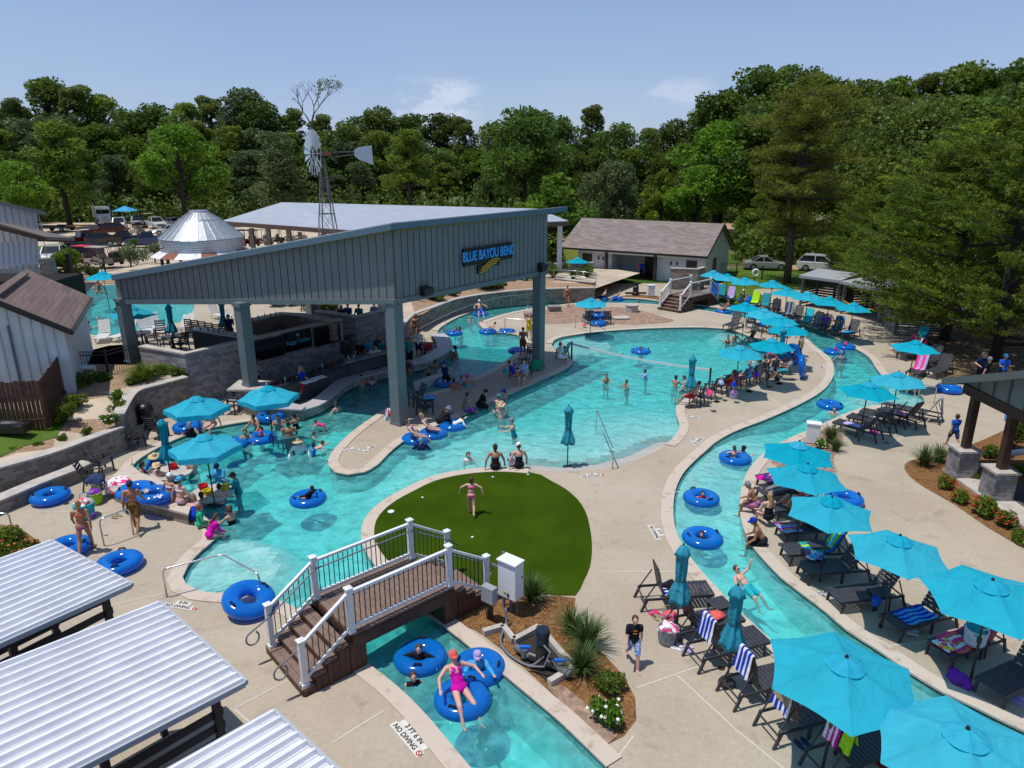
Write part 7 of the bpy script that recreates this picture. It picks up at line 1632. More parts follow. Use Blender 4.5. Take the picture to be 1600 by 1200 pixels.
SKY=[(-60,180),(0,150),(40,138),(60,118),(100,112),(150,122),(190,160),(215,172),(235,150),(260,158),(290,140),(330,127),(370,128),(410,140),(430,170),(455,150),(480,162),(530,178),(560,162),(600,155),(625,162),(650,168),(690,158),(720,160),(740,182),(775,168),(820,150),(860,150),(885,168),(930,162),(960,165),(1010,190),(1025,198),(1060,178),(1085,155),(1110,150),(1150,112),(1190,92),(1230,98),(1290,108),(1330,112),(1380,102),(1440,98),(1470,92),(1500,105),(1540,78),(1600,72),(1700,70)]
def skyv(u):return float(np.interp(u,[a for a,_ in SKY],[b for _,b in SKY]))
cnt=[0]
def plant_tree(proto,u,Y,vtop,lb_,wmul=1.0,base=0.0):
 p=GD(u,300,Y);ztop=GD(u,vtop,Y).z;h=ztop-base;H0=proto['h0'];s=h/H0;cnt[0]+=1
 o=copy_tree(proto,loc=(p.x,Y,base),rz=random.uniform(0,6.28),label=lb_);w_=s*wmul;o.scale=(w_,w_,s);return o
LM=[(60,'above the white hall at far left'),(150,'behind the dump truck'),(260,'behind the parked pickups at left'),(350,'behind the round gazebo'),(440,'left of the windmill'),(520,'behind the windmill'),(600,'right of the windmill tail vane'),(700,'behind the middle of the pale pavilion roof'),(790,'over the pale roof end'),(880,'behind the small juniper'),(960,'behind the stop sign'),(1050,'behind the washroom roof'),(1150,'behind the bright green tree'),(1260,'behind the big cypress'),(1360,'behind the white parked car'),(1450,'behind the slat fence'),(1550,'at the right edge of the woods'),(1700,'at the far right of the woods')]
def where(u):return min(LM,key=lambda q:abs(q[0]-u))[1]
random.seed(21)
rows=[('back',156,46,0),('middle',148,52,48),('front',141,60,92)]
seen={}
for nm,Y0,du,dv in rows:
 u=-40
 while u<1160:
  k=random.choice([0,0,1,1,2,2,4,5,5,6])if nm=='back' else(random.choice([0,1,1,3,4,5,6,2])if nm=='middle' else random.choice([0,1,4,5,6]))
  v=skyv(u)+dv+random.uniform(-5,22);key=(nm,KN[k],where(u));seen[key]=seen.get(key,0)+1
  lb_='%s in the %s row %s'%(KN[k],nm,where(u))
  if seen[key]>1:lb_='%s%s in the %s row %s'%(['','','second ','third ','fourth '][seen[key]],KN[k],nm,where(u))
  plant_tree(TP[k],u,Y0+random.uniform(-4,4),v,lb_,random.uniform(1.0,1.25)*(1.0 if nm=='back' else 1.25));u+=du*random.uniform(.75,1.15)
for nm,Y0,du,dv,ua in(('back',112,50,0,1120),('middle',98,62,40,1180),('front',86,78,90,1330)):
 u=ua
 while u<1760:
  k=random.choice([1,2,5,5,0]);v=skyv(u)+dv+random.uniform(-3,18);key=('r'+nm,KN[k],where(u));seen[key]=seen.get(key,0)+1
  lb_='%s%s in the %s row %s'%(['','','second ','third ','fourth '][seen[key]],KN[k],{'back':'rear','middle':'inner','front':'outer'}[nm],where(u))
  plant_tree(TP[k],u,Y0+random.uniform(-4,4),v,lb_,random.uniform(1.0,1.3));u+=du*random.uniform(.75,1.15)
  # trees that stand out
plant_tree(TP[3],285,124,190,'bright light green tree standing out behind the parked pickups',1.25)
plant_tree(TP[3],30,112,248,'small bright green tree beside the white hall roof',1.2)
plant_tree(TP[3],1128,104,185,'large bright green tree right above the washroom roof',1.35)
plant_tree(TP[3],1090,100,255,'lower bright green tree touching the washroom roof',1.3)
plant_tree(TP[0],100,122,185,'feathery green tree above the white hall',1.4)
plant_tree(TP[4],440,128,205,'pale willow like tree left of the windmill wheel',1.3)
plant_tree(TP[6],640,126,200,'dense green pine behind the middle of the pale roof',1.3)
plant_tree(TP[1],820,124,160,'broad dark crowned tree behind the right end of the pale roof',1.25)
for i,q in enumerate(TP):
 for c in list(q.children):bpy.data.objects.remove(c)
 bpy.data.objects.remove(q)
def own(o,u,Y,vtop,lb_,wmul=1.0,base=0.0):
 p=GD(u,300,Y);s=(GD(u,vtop,Y).z-base)/o['h0'];o.location=(p.x,Y,base);o.scale=(s*wmul,s*wmul,s);o['label']=lb_;return o
BC=make_tree('cypress_tree',19,7.0,'cyp',LF['olive'],M_BARK,seed=12,ls=.20,dens=1.0);own(BC,1246,66,112,'tall olive green bald cypress with a bare grey trunk beside the slatted cabanas')
CD=make_tree('cedar_tree',14,6.0,'plume',LF['cedar'],M_BARKD,seed=13,ls=.175,dens=1.6)
own(CD,1520,44,205,'big feathery green cedar above the three standing men',1.1)
for(u,Y,v,w_,lb_)in((1440,53,300,1.1,'feathery green cedar over the slat fence'),(1610,39,190,1.1,'feathery green cedar cut off by the right edge'),(1395,60,268,.95,'feathery cedar between the parked car and the slat fence'),(1335,70,330,.8,'low feathery cedar beside the white parked car'),(1590,52,150,1.2,'taller feathery cedar in the right background')):
 own(copy_tree(CD,rz=random.uniform(0,6)),u,Y,v,lb_,w_)
DK=make_tree('broadleaf_tree',16,6.5,'round',LF['dark'],M_BARKD,seed=14,ls=.34,dens=2.4);own(DK,1420,74,155,'large dark glossy leaved tree behind the cedars',1.15)
own(copy_tree(DK,rz=2.1),1330,88,200,'dark leafy tree in shadow right of the cypress',1.1);own(copy_tree(DK,rz=4.1),1500,66,190,'dark leafy tree in shadow above the feathery cedar',1.1)
JN=make_tree('juniper_tree',6,3.0,'cone',LF['cedar'],M_BARKD,seed=15,ls=.26,dens=1.6);own(JN,866,82,268,'small conical yellow green juniper behind the right end of the canopy',1.5)
own(copy_tree(JN,rz=1),1034,104,262,'conical green cedar behind the washroom roof',.95);own(copy_tree(JN,rz=2),1190,92,300,'dense low juniper beside the washroom gable',1.2)
SM=make_tree('young_tree',8,3.2,'round',LF['grey'],M_BARKD,seed=16,ls=.26,dens=1.3);own(SM,958,98,250,'young grey green tree with a thin dark trunk beside the stop sign')
# bare branched tree behind the windmill
o=thing('bare_tree','nearly bare branching tree rising above the woods left of the windmill','tree',group='trees');b=MB();random.seed(5)
p0=GD(498,300,146)
def branch(p,d,L,r,k):
 q=p+d*L;b.tube([p,p.lerp(q,.5)+Vector((random.uniform(-.1,.1)*L,0,.03*L)),q],[r,r*.8,r*.55],5)
 if k:
  for _ in range(3 if k>1 else 4):branch(q,(d+Vector((random.uniform(-.75,.75),random.uniform(-.5,.5),random.uniform(-.15,.4)))).normalized(),L*random.uniform(.55,.8),r*.55,k-1)
  TIPS.append(q)
 else:TIPS.append(q)
TIPS=[];branch(Vector((0,0,13)),Vector((-.1,0,1)).normalized(),4.7,.30,4);b.tube([(0,0,0),(.3,0,8),(0,0,13)],[.5,.4,.30],7);b.build('trunk',mat('grey dead bark',(.14,.12,.10),.9),o)
P=np.array([[q.x,q.y,q.z]for q in TIPS if q.x>.3]);P=np.repeat(P,5,0)+rng.normal(size=(len(P)*5,3))*.3
c=bpy.data.objects.new('crown',leaf_mesh('crown',P,.35,LF['dark'],1.5));col.objects.link(c);c.parent=o;o.location=(p0.x,146,0)
# undergrowth below the woods
P=[]
for _ in range(26000):u=rng.uniform(-80,1200);Y=rng.uniform(132,138);P.append((GD(u,300,Y).x,Y,abs(rng.normal())*2.3))
for _ in range(16000):X=rng.uniform(26,90);Y=rng.uniform(78,84)-max(0,X-34)*.55;P.append((X,Y,abs(rng.normal())*1.6))
c=bpy.data.objects.new('undergrowth',leaf_mesh('undergrowth',np.array(P),.62,LF['dark'],1.3));col.objects.link(c);tag(c,'dark undergrowth along the foot of the woods','undergrowth',kind='stuff')
# ------------------------------------------------------------------ shrubs, grasses, flowers
def shrub_proto(name,r,h,lm,n=1500,ls=.09,flowers=None,grp='shrubs in the planting beds'):
 o=thing(name,'x','shrub',group=grp);k=9;C=[(rng.uniform(-.55,.55)*r,rng.uniform(-.55,.55)*r,h*rng.uniform(.3,.75))for _ in range(k)]
 P=clump_pts(np.array(C),np.full(k,r*.5),n/(k*(r*.5)**2),h/(2*r)*1.3,.3);P[:,2]=np.maximum(P[:,2],.02)
 c=bpy.data.objects.new('foliage',leaf_mesh('foliage',P,ls,lm,1.6));col.objects.link(c);c.parent=o
 b=MB()
 for i in range(5):a=i*1.3;b.cyl((0,0,0),(r*.45*math.cos(a),r*.45*math.sin(a),h*.55),.018,.008,5)
 b.build('stem',M_BARKD,o)
 if flowers is not None:
  b=MB()
  for i in range(22):q=P[rng.integers(len(P))];d=Vector(q)-Vector((0,0,h*.35));q2=Vector(q)+d.normalized()*.05;b.ell(q2,(.045,.045,.035),6,4)
  b.build('blossom',flowers,o)
 return o
def grass_proto(n=260,h=.75,spread=.5,lm=None):
 o=thing('grass_tuft','x','ornamental grass',group='ornamental grass tufts');vs=[];fs=[];b=MB()
 for i in range(n):
  a=rng.uniform(0,6.28);L=h*rng.uniform(.7,1.25);out_=spread*rng.uniform(.15,1.15);w_=.014;r0=rng.uniform(0,.09);d=np.array([math.cos(a),math.sin(a)]);s=np.array([-d[1],d[0]])*w_;k0=len(vs)
  for t in(0,.35,.7,1.0):
   rr=r0+out_*t**1.6;z=L*(t-.42*t*t*min(1.3,out_/spread));q=d*rr;ww=(1-t*.85)
   vs+=[(q[0]-s[0]*ww,q[1]-s[1]*ww,z),(q[0]+s[0]*ww,q[1]+s[1]*ww,z)]
  fs+=[(k0,k0+1,k0+3,k0+2),(k0+2,k0+3,k0+5,k0+4),(k0+4,k0+5,k0+7,k0+6)]
 b.add(vs,fs);b.build('blades',lm or LF['blade'],o);return o
RED=mat('red blossom',(.60,.015,.03),.5);WHT=mat('white blossom',(.75,.72,.65),.5);ORG=mat('rust blossom',(.45,.16,.03),.6)
S1,S2,S3,S4,S5=shrub_proto('green_shrub',.42,.55,LF['mid']),shrub_proto('rose_shrub',.45,.6,LF['mid'],flowers=RED),shrub_proto('flowering_shrub',.42,.5,LF['light'],flowers=WHT),shrub_proto('rust_shrub',.4,.45,LF['olive'],flowers=ORG),shrub_proto('round_bush',1.2,1.9,LF['light'],5000,.16)
S6=shrub_proto('airy_bush',1.3,2.0,LF['grey'],2600,.14);S7=shrub_proto('cone_shrub',.42,1.25,LF['dark'],2600,.08);GT=grass_proto();GF=grass_proto(900,.75,.8,LF['mid'])
for(pr,u,v,z,s,lb_)in((GT,832,940,0,1.1,'grass tuft right of the white electrical box'),(GT,893,990,0,1.0,'grass tuft behind the black pump'),(GT,918,1012,0,1.2,'tallest grass tuft right of the black pump'),(GT,908,1052,0,1.05,'grass tuft in front of the black pump pit corner'),(S1,950,1082,0,.9,'round green shrub in the mulch bed near the walking boy'),(S3,952,1122,0,.95,'green shrub with white roses at the tip of the mulch bed'),(GT,1443,728,0,1.15,'grass tuft at the rounded tip of the right bed'),(GT,1466,722,0,1.0,'grass tuft touching the first stone pier'),(S2,1475,762,0,.85,'rose shrub with red blooms below the first stone pier'),(S2,1500,786,0,.8,'low rose shrub before the second stone pier'),(S2,1538,806,0,1.1,'biggest red rose shrub in front of the second stone pier'),(S2,1572,822,0,.9,'red rose shrub at the right edge of the bed'),(S1,1597,848,0,.8,'small green shrub cut by the right edge'),(S2,1545,715,0,.9,'rose shrub between the two dark porch posts'),(S7,1583,702,0,1.0,'dark cone shaped evergreen shrub behind the porch post'),(S1,1520,748,0,.7,'small shrub between the stone piers'),(S1,1592,742,0,.8,'green shrub beside the white pipe'),(GT,1297,692,0,1.1,'grass tuft beside the white utility box'),(S3,1285,700,0,.7,'small flowering shrub below the white utility box'),(GT,1305,705,0,.8,'short grass tuft left of the lilac towel lounger'),(GF,226,598,1.3,1.25,'big fluffy green grass clump at the foot of the terrace wall'),(S1,258,590,1.3,1.3,'green shrub right of the fluffy grass clump'),(S1,278,592,1.3,1.1,'green shrub in the corner below the terrace wall'),(S1,206,604,1.3,.8,'small shrub left of the fluffy grass clump'),(S1,131,608,1.3,1.5,'rounded grey green shrub at the corner of the wooden fence'),(S1,162,600,1.3,1.1,'upright shrub by the iron fence post'),(S1,117,640,1.2,1.25,'upper one of two shrubs beside the wooden fence'),(S1,103,658,1.2,1.3,'lower one of two shrubs beside the wooden fence'),(S3,190,628,1.2,1.0,'low yellow green shrub beside the wall cap, uppermost of its line'),(S3,182,645,1.15,1.0,'low yellow green shrub in the middle of the line along the wall'),(S3,172,662,1.1,.9,'low yellow green shrub at the lower end of the line along the wall'),(S1,137,679,.9,.55,'tiny shrub on the wood chips above the low wall'),(S1,99,689,.85,.5,'tiny shrub on the wood chips, middle of the low wall'),(S1,60,700,.8,.5,'tiny shrub where the lawn meets the low wall'),(S1,20,708,.8,.5,'tiny shrub at the left edge above the low wall'),(S2,20,858,0,1.2,'rose shrub with pink blooms above the cabana roof at the left edge'),(S4,45,868,0,1.0,'brownish shrub beside the rose shrub at the left edge'),(S4,8,880,0,1.2,'dry brown shrub above the cabana roof corner'),(S5,108,424,1.4,1.05,'large round bright green bush beside the golf carts'),(S1,90,441,1.4,2.0,'spreading shrub below the large round bush'),(S1,118,437,1.4,2.2,'spreading shrub right below the large round bush'),(S1,142,432,1.4,1.8,'olive shrub between the round bush and the fence'),(S6,214,415,1.3,1.05,'airy grey green bush before the blue pickup'),(S6,187,408,1.3,.7,'small airy grey bush left of the larger airy bush'),(S6,240,400,1.3,.75,'airy bush beside the gazebo skirt'),(S5,211,383,.9,.45,'tiny bush in the parking lot island'),(S5,432,479,1.5,.55,'green bush behind the terrace bar'),(S5,455,478,1.5,.5,'low green bush behind the terrace bar, right one'),(GF,505,484,1.5,1.3,'bright green grass clump behind the terrace seats'),(GF,520,485,1.5,1.3,'second bright green grass clump behind the terrace seats'),(GF,487,483,1.5,1.2,'leftmost bright green grass clump behind the terrace seats')):
 put(pr,G(u,v,z),random.uniform(0,6),lb_,s)
random.seed(9);kinds=[S1,S3,S4,S2,GT,GF,S1];nmk=['green shrub','white flowered shrub','rust coloured shrub','red flowered shrub','grass tuft','soft grass clump','leafy shrub'];used_={}
segs=[('above the far stone wall left of the big right column',655,745,482,447),('above the far stone wall behind the canopy sign end',745,835,456,442),('above the far stone wall right of the canopy',860,925,446,438)]
qn=['first','second','third','fourth','fifth','sixth','seventh','eighth']
for nm,ua,ub,va,vb in segs:
 for i in range(18 if ua<800 else 6):
  t=random.random();k=random.randrange(7);u=ua+(ub-ua)*t;v=va+(vb-va)*t+random.uniform(-13,1);key=(nm,k);used_[key]=used_.get(key,-1)+1
  put(kinds[k],G(u,v,1.25),random.uniform(0,6),'%s %s %s'%(qn[min(7,used_[key])],nmk[k],nm),random.uniform(.9,1.5))
  # loose pebbles and rocks that can be told apart are left in the pebble surface
  # ------------------------------------------------------------------ vehicles
M_GLASS=mat('tinted car glass',(.01,.012,.015),.08,spec=.6);M_TYRE=mat('tyre rubber',(.012,.012,.012),.85);M_RIM=mat('alloy rim',(.4,.4,.42),.3,metal=.8)
M_LITE=mat('headlight glass',(.6,.62,.65),.1,spec=.6);M_TAIL=mat('tail light',(.35,.01,.01),.25)
def paint(name,c):return mat('car paint '+name,c,.22,metal=.15,spec=.5,coat=.6)
CP_={'white':paint('white',(.65,.66,.66)),'red':paint('dark red',(.085,.004,.008)),'maroon':paint('maroon',(.018,.004,.008)),'blue':paint('deep blue',(.008,.03,.13)),'silver':paint('silver',(.36,.37,.38)),'black':paint('black',(.012,.012,.015)),'navy':paint('navy',(.012,.015,.05))}
def wheel(par,x,y,r=.36):
 b=MB();b.cyl((x-.11,y,r),(x+.11,y,r),r,n=16);w_=b.build('wheel',M_TYRE,par,smooth=False);b=MB();s=1 if x>0 else-1;b.cyl((x+s*.105,y,r),(x+s*.125,y,r),r*.62,r*.5,n=12);b.build('rim',M_RIM,w_)
def car(kind,paintc,u,v,yaw,label,base=0.0,group='vehicles in the parking lot'):
 o=thing({'suv':'parked_suv','pickup':'pickup_truck','sedan':'parked_car'}[kind],label,{'suv':'car','pickup':'pickup','sedan':'car'}[kind],G(u,v,base),R(yaw),group)
 P_=CP_[paintc];W=.95;L={'suv':4.9,'pickup':5.7,'sedan':4.7}[kind]/2;hb={'suv':1.02,'pickup':1.08,'sedan':.88}[kind];b=MB()
 prof={'suv':[(-L,.45),(-L+.02,hb),(-L+.1,hb+.03),(L-1.35,hb+.02),(L-.35,hb-.10),(L-.02,hb-.32),(L,.42),(L-.15,.30),(-L+.15,.30)],'pickup':[(-L,.5),(-L+.02,hb+.02),(L-1.6,hb+.04),(L-.3,hb-.03),(L-.02,hb-.2),(L,.45),(L-.15,.36),(-L+.15,.36)],'sedan':[(-L,.40),(-L+.03,hb-.02),(-L+.9,hb+.04),(L-1.5,hb+.03),(L-.4,hb-.14),(L-.02,hb-.34),(L,.38),(L-.15,.26),(-L+.15,.26)]}[kind]
 n=len(prof);xs_=[-W,-W+.07,W-.07,W];
 for k,x in enumerate(xs_):
  s=.965 if k in(0,3)else 1
  for y,z in prof:b.v.append((x,y*s,.3+(z-.3)*(.94 if k in(0,3)else 1)))
 for k in range(3):
  for i in range(n):b.f.append((k*n+i,k*n+(i+1)%n,(k+1)*n+(i+1)%n,(k+1)*n+i));b.m.append(0)
 b.f+=[tuple(range(n-1,-1,-1)),tuple(range(3*n,4*n))];b.m+=[0,0]
 b.build('body',P_,o)
 ca,cb,top={'suv':(-L+.08,L-1.45,1.70),'pickup':(-L+2.15,L-1.5,1.82),'sedan':(-L+.75,L-1.55,1.42)}[kind];ra,rb_={'suv':(.55,.85),'pickup':(.22,.65),'sedan':(.85,.80)}[kind]
 def fr(z0,z1,inset0,inset1,m,name,par):
  b=MB();vs=[]
  for z,ins,f in((z0,inset0,0),(z1,inset1,1)):
   ya,yb=ca+ra*f,cb-rb_*f;vs+=[(-W+ins,ya,z),(W-ins,ya,z),(W-ins,yb,z),(-W+ins,yb,z)]
  b.add(vs,[(0,1,5,4),(1,2,6,5),(2,3,7,6),(3,0,4,7),(4,5,6,7),(3,2,1,0)]);return b.build(name,m,par)
 fr(hb-.02,top-.04,.05,.20,M_GLASS,'window',o)
 b=MB();b.prism([(-W+.19,ca+ra-.02),(W-.19,ca+ra-.02),(W-.19,cb-rb_+.06),(-W+.19,cb-rb_+.06)],top-.06,top+.01)
 for s in(-1,1):
  for(y0,y1)in((ca,ca+ra),(cb,cb-rb_)):b.bar((s*(W-.06),y0,hb),(s*(W-.20),y1,top-.03),.07,.07)
  b.bar((s*(W-.055),(ca+cb)/2,hb),(s*(W-.195),(ca+cb)/2,top-.03),.06,.07)
 b.build('roof',P_,o)
 if kind=='pickup':b=MB();b.box((0,-L+1.05,hb-.1),(1.55,1.85,.30));b.build('truck_bed',M_BLACK,o);b=MB();b.box((0,-L+1.05,hb+.055),(1.5,1.8,.01));b.build('bed_floor',M_BLACK,o)
 for x in(-.86,.86):
  for y in(-L+.95,L-.95):wheel(o,x,y)
 for s in(-1,1):
  b=MB();b.box((s*.68,L-.06,hb-.28),(.36,.12,.16));b.build('headlight',M_LITE,o);b=MB();b.box((s*.80,-L+.01,hb-.15),(.16,.06,.36));b.build('tail_light',M_TAIL,o)
 b=MB();b.box((0,L-.01,.60),(1.0,.05,.26));b.build('grille',M_BLACK,o)
 return o
PB=.30
car('pickup','red',133,382,-40,'dark red pickup at the left end of the parked row',PB);car('suv','maroon',166,383,-58,'large dark maroon SUV in the parked row',PB);car('pickup','maroon',197,382,122,'maroon pickup between the dark SUV and the blue pickup',PB);car('pickup','blue',234,384,118,'deep blue pickup nearest the silver gazebo',PB)
car('suv','red',168,366,115,'red car mostly hidden behind the dark maroon SUV',PB);car('pickup','white',188,357,204,'white pickup seen from behind, left one at the far side',PB);car('pickup','black',217,354,206,'dark pickup at the far side between two white ones',PB);car('pickup','white',244,356,222,'white pickup with dark windows at the far side',PB)
car('sedan','white',273,353,235,'small white car behind the gazebo roof on the far side',PB);car('sedan','white',262,366,130,'white car just left of the gazebo cone',PB);car('suv','white',85,410,200,'white SUV parked behind the porch post of the white hall',.9);car('suv','navy',125,403,80,'dark blue vehicle behind the golf carts',.9)
car('suv','white',1284,424,-120,'white SUV parked under the trees beyond the slatted cabanas',0,'vehicles beyond the trees');car('sedan','silver',1196,421,-100,'silver vehicle half hidden by branches left of the big trunk',0,'vehicles beyond the trees')
car('suv','silver',600,338,80,'pale vehicle far behind the pale pavilion roof',0);car('pickup','white',630,338,90,'distant white pickup at the edge of the woods',0)
def golf_cart(u,v,yaw,c,label,base,top):
 o=thing('golf_cart',label,'golf cart',G(u,v,base),R(yaw),'golf carts by the fence');b=MB();b.box((0,.85,.52),(1.1,.7,.5));b.box((0,-.1,.38),(1.15,2.3,.18));b.box((0,-.9,.58),(1.15,.7,.4));b.build('body',c,o)
 b=MB();b.box((0,-.25,.75),(1.05,.5,.14));b.box((0,-.52,1.0),(1.05,.1,.45));b.build('seat',mat('tan vinyl',(.35,.27,.19),.6),o)
 b=MB();b.box((0,-.1,1.9),(1.2,1.9,.07));b.build('roof',top,o)
 for x in(-.52,.52):
  for y in(.72,-.9):b=MB();b.bar((x,y,.6),(x,y*.85,1.88),.04);b.build('roof_post',M_BLACK,o)
  for y in(.85,-.85):wheel(o,x*1.0,y,.24)
 return o
cr=mat('cart cream',(.42,.36,.30),.4);M_RT=mat('red canopy',(.50,.02,.04),.5)
golf_cart(133,414,70,CP_['red'],'golf cart with a bright red canopy beside the round bush',1.0,M_RT);golf_cart(155,416,75,cr,'tan golf cart in front of the others',1.0,cr);golf_cart(175,413,60,mat('cart olive',(.05,.055,.04),.5),'dark open golf cart right of the tan one',1.0,M_BLACK)
for i,(u,v,c,tp,lb_)in enumerate(((377,384,M_RT,M_BLACK,'red golf cart just right of the gazebo skirt'),(393,384,CP_['red'],M_BLACK,'second red golf cart right of the gazebo'),(412,382,cr,cr,'cream roofed golf cart between the pavilion posts'),(428,381,M_BLACK,cr,'dark golf cart with a cream roof behind the second pavilion post'),(446,380,cr,M_BLACK,'tan golf cart under the pale pavilion'),(464,378,cr,M_BLACK,'rightmost golf cart seen under the pale pavilion'),(233,351,cr,cr,'cream golf cart in the far parking lot'),(215,366,cr,cr,'cream roofed cart between the parked rows'))):
 golf_cart(u,v,20+i*23,c,lb_,.9 if u>350 else PB,tp)
 # dump truck
dt=thing('dump_truck','white dump truck parked facing us at the far edge of the lot','truck',G(163,351,.2),R(214));b=MB();b.box((0,1.9,1.25),(1.9,1.9,1.1));b.box((0,.4,1.9),(2.3,1.5,1.9));b.box((0,-2.7,2.1),(2.4,4.4,1.7));b.box((0,.9,.6),(2.2,4.2,.35));b.build('body',CP_['white'],dt)
b=MB();b.box((0,1.17,2.3),(2.0,.05,.7));b.build('windshield',M_GLASS,dt);b=MB();b.box((0,2.88,1.2),(.9,.05,.8));b.build('grille',M_RIM,dt);b=MB();b.bar((1.1,.2,2.2),(1.25,.2,3.9),.14);b.bar((-1.1,.2,2.2),(-1.25,.2,3.7),.14);b.build('exhaust_stack',M_RIM,dt)
for x in(-1.05,1.05):
 for y in(1.9,-2.0,-3.4):wheel(dt,x,y,.52)
for s in(-1,1):b=MB();b.box((s*.8,2.88,1.0),(.3,.08,.25));b.build('headlight',M_LITE,dt)
for(u,v,c,lb_)in((105,361,mat('yellow plank deck',(.42,.24,.06),.8),'flatbed trailer with a yellow plank deck left of the parked row'),(73,362,mat('grey deck',(.25,.24,.2),.8),'grey utility trailer left of the yellow one'),(132,346,mat('rust deck',(.22,.13,.09),.8),'distant trailer left of the dump truck')):
 o=thing('flatbed_trailer',lb_,'trailer',G(u,v,.25),R(82),'trailers in the lot');b=MB();b.box((0,0,.7),(2.2,5.0,.1));b.build('deck',c,o);b=MB()
 for s in(-1,1):b.bar((s*1.1,-2.5,.8),(s*1.1,2.5,.8),.08,.25)
 b.bar((0,2.5,.6),(0,3.8,.55),.1);b.build('frame',M_BLACK,o)
 for x in(-1.15,1.15):wheel(o,x,0,.35)
for(u,v,c,lb_)in((537,326,mat('tractor red',(.38,.01,.02),.5),'distant red tractor behind the pale pavilion roof'),):
 o=thing('tractor',lb_,'tractor',(GD(u,335,120).x,120,0));b=MB();b.box((0,0,1.6),(3.4,2,1.6));b.box((-.6,0,2.9),(1.5,1.6,1.2));b.build('body',c,o);b=MB();b.box((-.6,-.83,3.0),(1.2,.05,.8));b.build('window',M_GLASS,o)
 for x in(-1.2,1.2):b=MB();b.cyl((x,-1.2,.8),(x,-.9,.8),.8,n=16);b.build('wheel',M_TYRE,o)
o=thing('pop_up_canopy','bright blue pop-up canopy between the white pickups','canopy',G(199,349,.2));b=MB();b.add([(-1.6,-1.6,2.2),(1.6,-1.6,2.2),(1.6,1.6,2.2),(-1.6,1.6,2.2),(0,0,3.1)],[(0,1,4),(1,2,4),(2,3,4),(3,0,4)]);b.build('cover',CL['sky'],o)
for x in(-1.5,1.5):
 for y in(-1.5,1.5):b=MB();b.bar((x,y,0),(x,y,2.2),.05);b.build('leg',M_WHITE,o)
 # ------------------------------------------------------------------ handrails
def rail(label,pts,r=.024,cat='handrail'):
 o=thing('handrail',label,cat,(0,0,0));b=MB();b.tube(smooth_line(pts,False,.12)if len(pts)>3 else pts,r,8);b.build('tube',M_CHROME,o,smooth=True)
 for p in(pts[0],pts[-1]):
  if p[2]>-.05 and p[2]<.3:b=MB();b.cyl((p[0],p[1],p[2]),(p[0],p[1],p[2]+.03),.07,n=12);b.build('flange',M_CHROME,o)
def corner(pts,f=.12):
 """insert points so that bends stay tight"""
 out_=[pts[0]]
 for i in range(1,len(pts)-1):
  a,c,d=Vector(pts[i-1]),Vector(pts[i]),Vector(pts[i+1]);out_+=[c+(a-c).normalized()*f,c,c+(d-c).normalized()*f]
 out_.append(pts[-1]);return out_
def polyrail(label,pts,post=None):
 o=thing('handrail',label,'handrail',(0,0,0));P=[];pts=[Vector(p)for p in pts];P.append(pts[0])
 for i in range(1,len(pts)-1):
  a,c,d=pts[i-1],pts[i],pts[i+1];f=min(.14,(a-c).length*.4,(d-c).length*.4);p0,p1=c+(a-c).normalized()*f,c+(d-c).normalized()*f
  for t in(0,.33,.67,1):P.append(p0.lerp(c,t).lerp(c.lerp(p1,t),t))
 P.append(pts[-1]);b=MB();b.tube(P,.024,8);b.build('tube',M_CHROME,o,smooth=True)
 for q in post or[]:b=MB();b.cyl((q[0],q[1],q[2]),(q[0],q[1],q[3]),.022,n=8);b.build('post',M_CHROME,o)
 return o
g=lambda u,v,z=0:G(u,v,z)
def up(p,z):return Vector((p.x,p.y,z))
a_,c_=g(261,933),g(258,890,.86);polyrail('bent stainless handrail over the shallow steps at the lower left of the pool',[up(a_,0),up(a_,.84),g(347,866,.86),g(404,897,.80),up(g(404,897,.80),-.4)])
a_,d_=g(931,674,-.2),g(957,733,0);polyrail('stainless handrail at the zero depth beach entry',[up(a_,-.3),up(a_,.8),up(d_,.8),up(d_,0)])
a_,d_=g(163,853),g(209,836);polyrail('grey handrail that the man in olive trunks walks beside',[up(a_,0),up(a_,.88),up(d_,.92),up(d_,0)]);
a_=g(1459,631);polyrail('curved stainless handrail by the small beach entry',[up(a_,0),up(a_,.85),g(1438,603,.8),up(g(1438,603,.8),-.3)])
a_,d_=g(789,517,0),g(828,519);polyrail('stainless handrail at the deck tip of the far island',[up(a_,-.4),up(a_,.85),up(d_,.85),up(d_,0)])
a_,d_=g(880,521),g(945,530,-.1);polyrail('stainless handrail beside the round steps of the main pool',[up(g(899,513),0),up(g(899,513),.85),up(d_,.55),up(d_,-.4)])
for i,(u,v)in enumerate(((155,520),(175,517))):q=g(u,v,TZ);polyrail('%s ladder rail of the upper pool'%('left' if i==0 else 'right'),[q,q+Vector((0,0,.9)),q+Vector((-.1,.7,.9)),q+Vector((-.1,.7,-.6))])
q=[nog(p)for p in smooth_line([g(u,v,.9)for u,v in[(655,512),(690,494),(730,477),(780,463),(830,458),(875,455)]])]
polyrail('long handrail on posts running along the far curved stone wall',[p+Vector((0,-.15,.85))for p in q],[(p.x,p.y-.15,0,.85)for p in q[::12]])
for k,z in enumerate((.5,.95)):polyrail('%s rail of the white ramp railing near the washrooms'%('lower' if k==0 else 'upper'),[up(g(u,v,1.2),1.2+z)for u,v in((850,438),(900,441),(931,445))],[(p.x,p.y,1.2,1.2+z)for p in[g(u,v,1.2)for u,v in((865,439),(900,441),(931,445))]])
polyrail('small grey rail above the planted bed at the left edge',[up(g(-20,842),0),up(g(-20,842),.8),up(g(22,838),.8),up(g(22,838),0)])
nt_=thing('pool_net','white volleyball net tape across the main pool between two posts','net');n0,n1=g(893,562),g(1108,606)
b=MB();L_=14
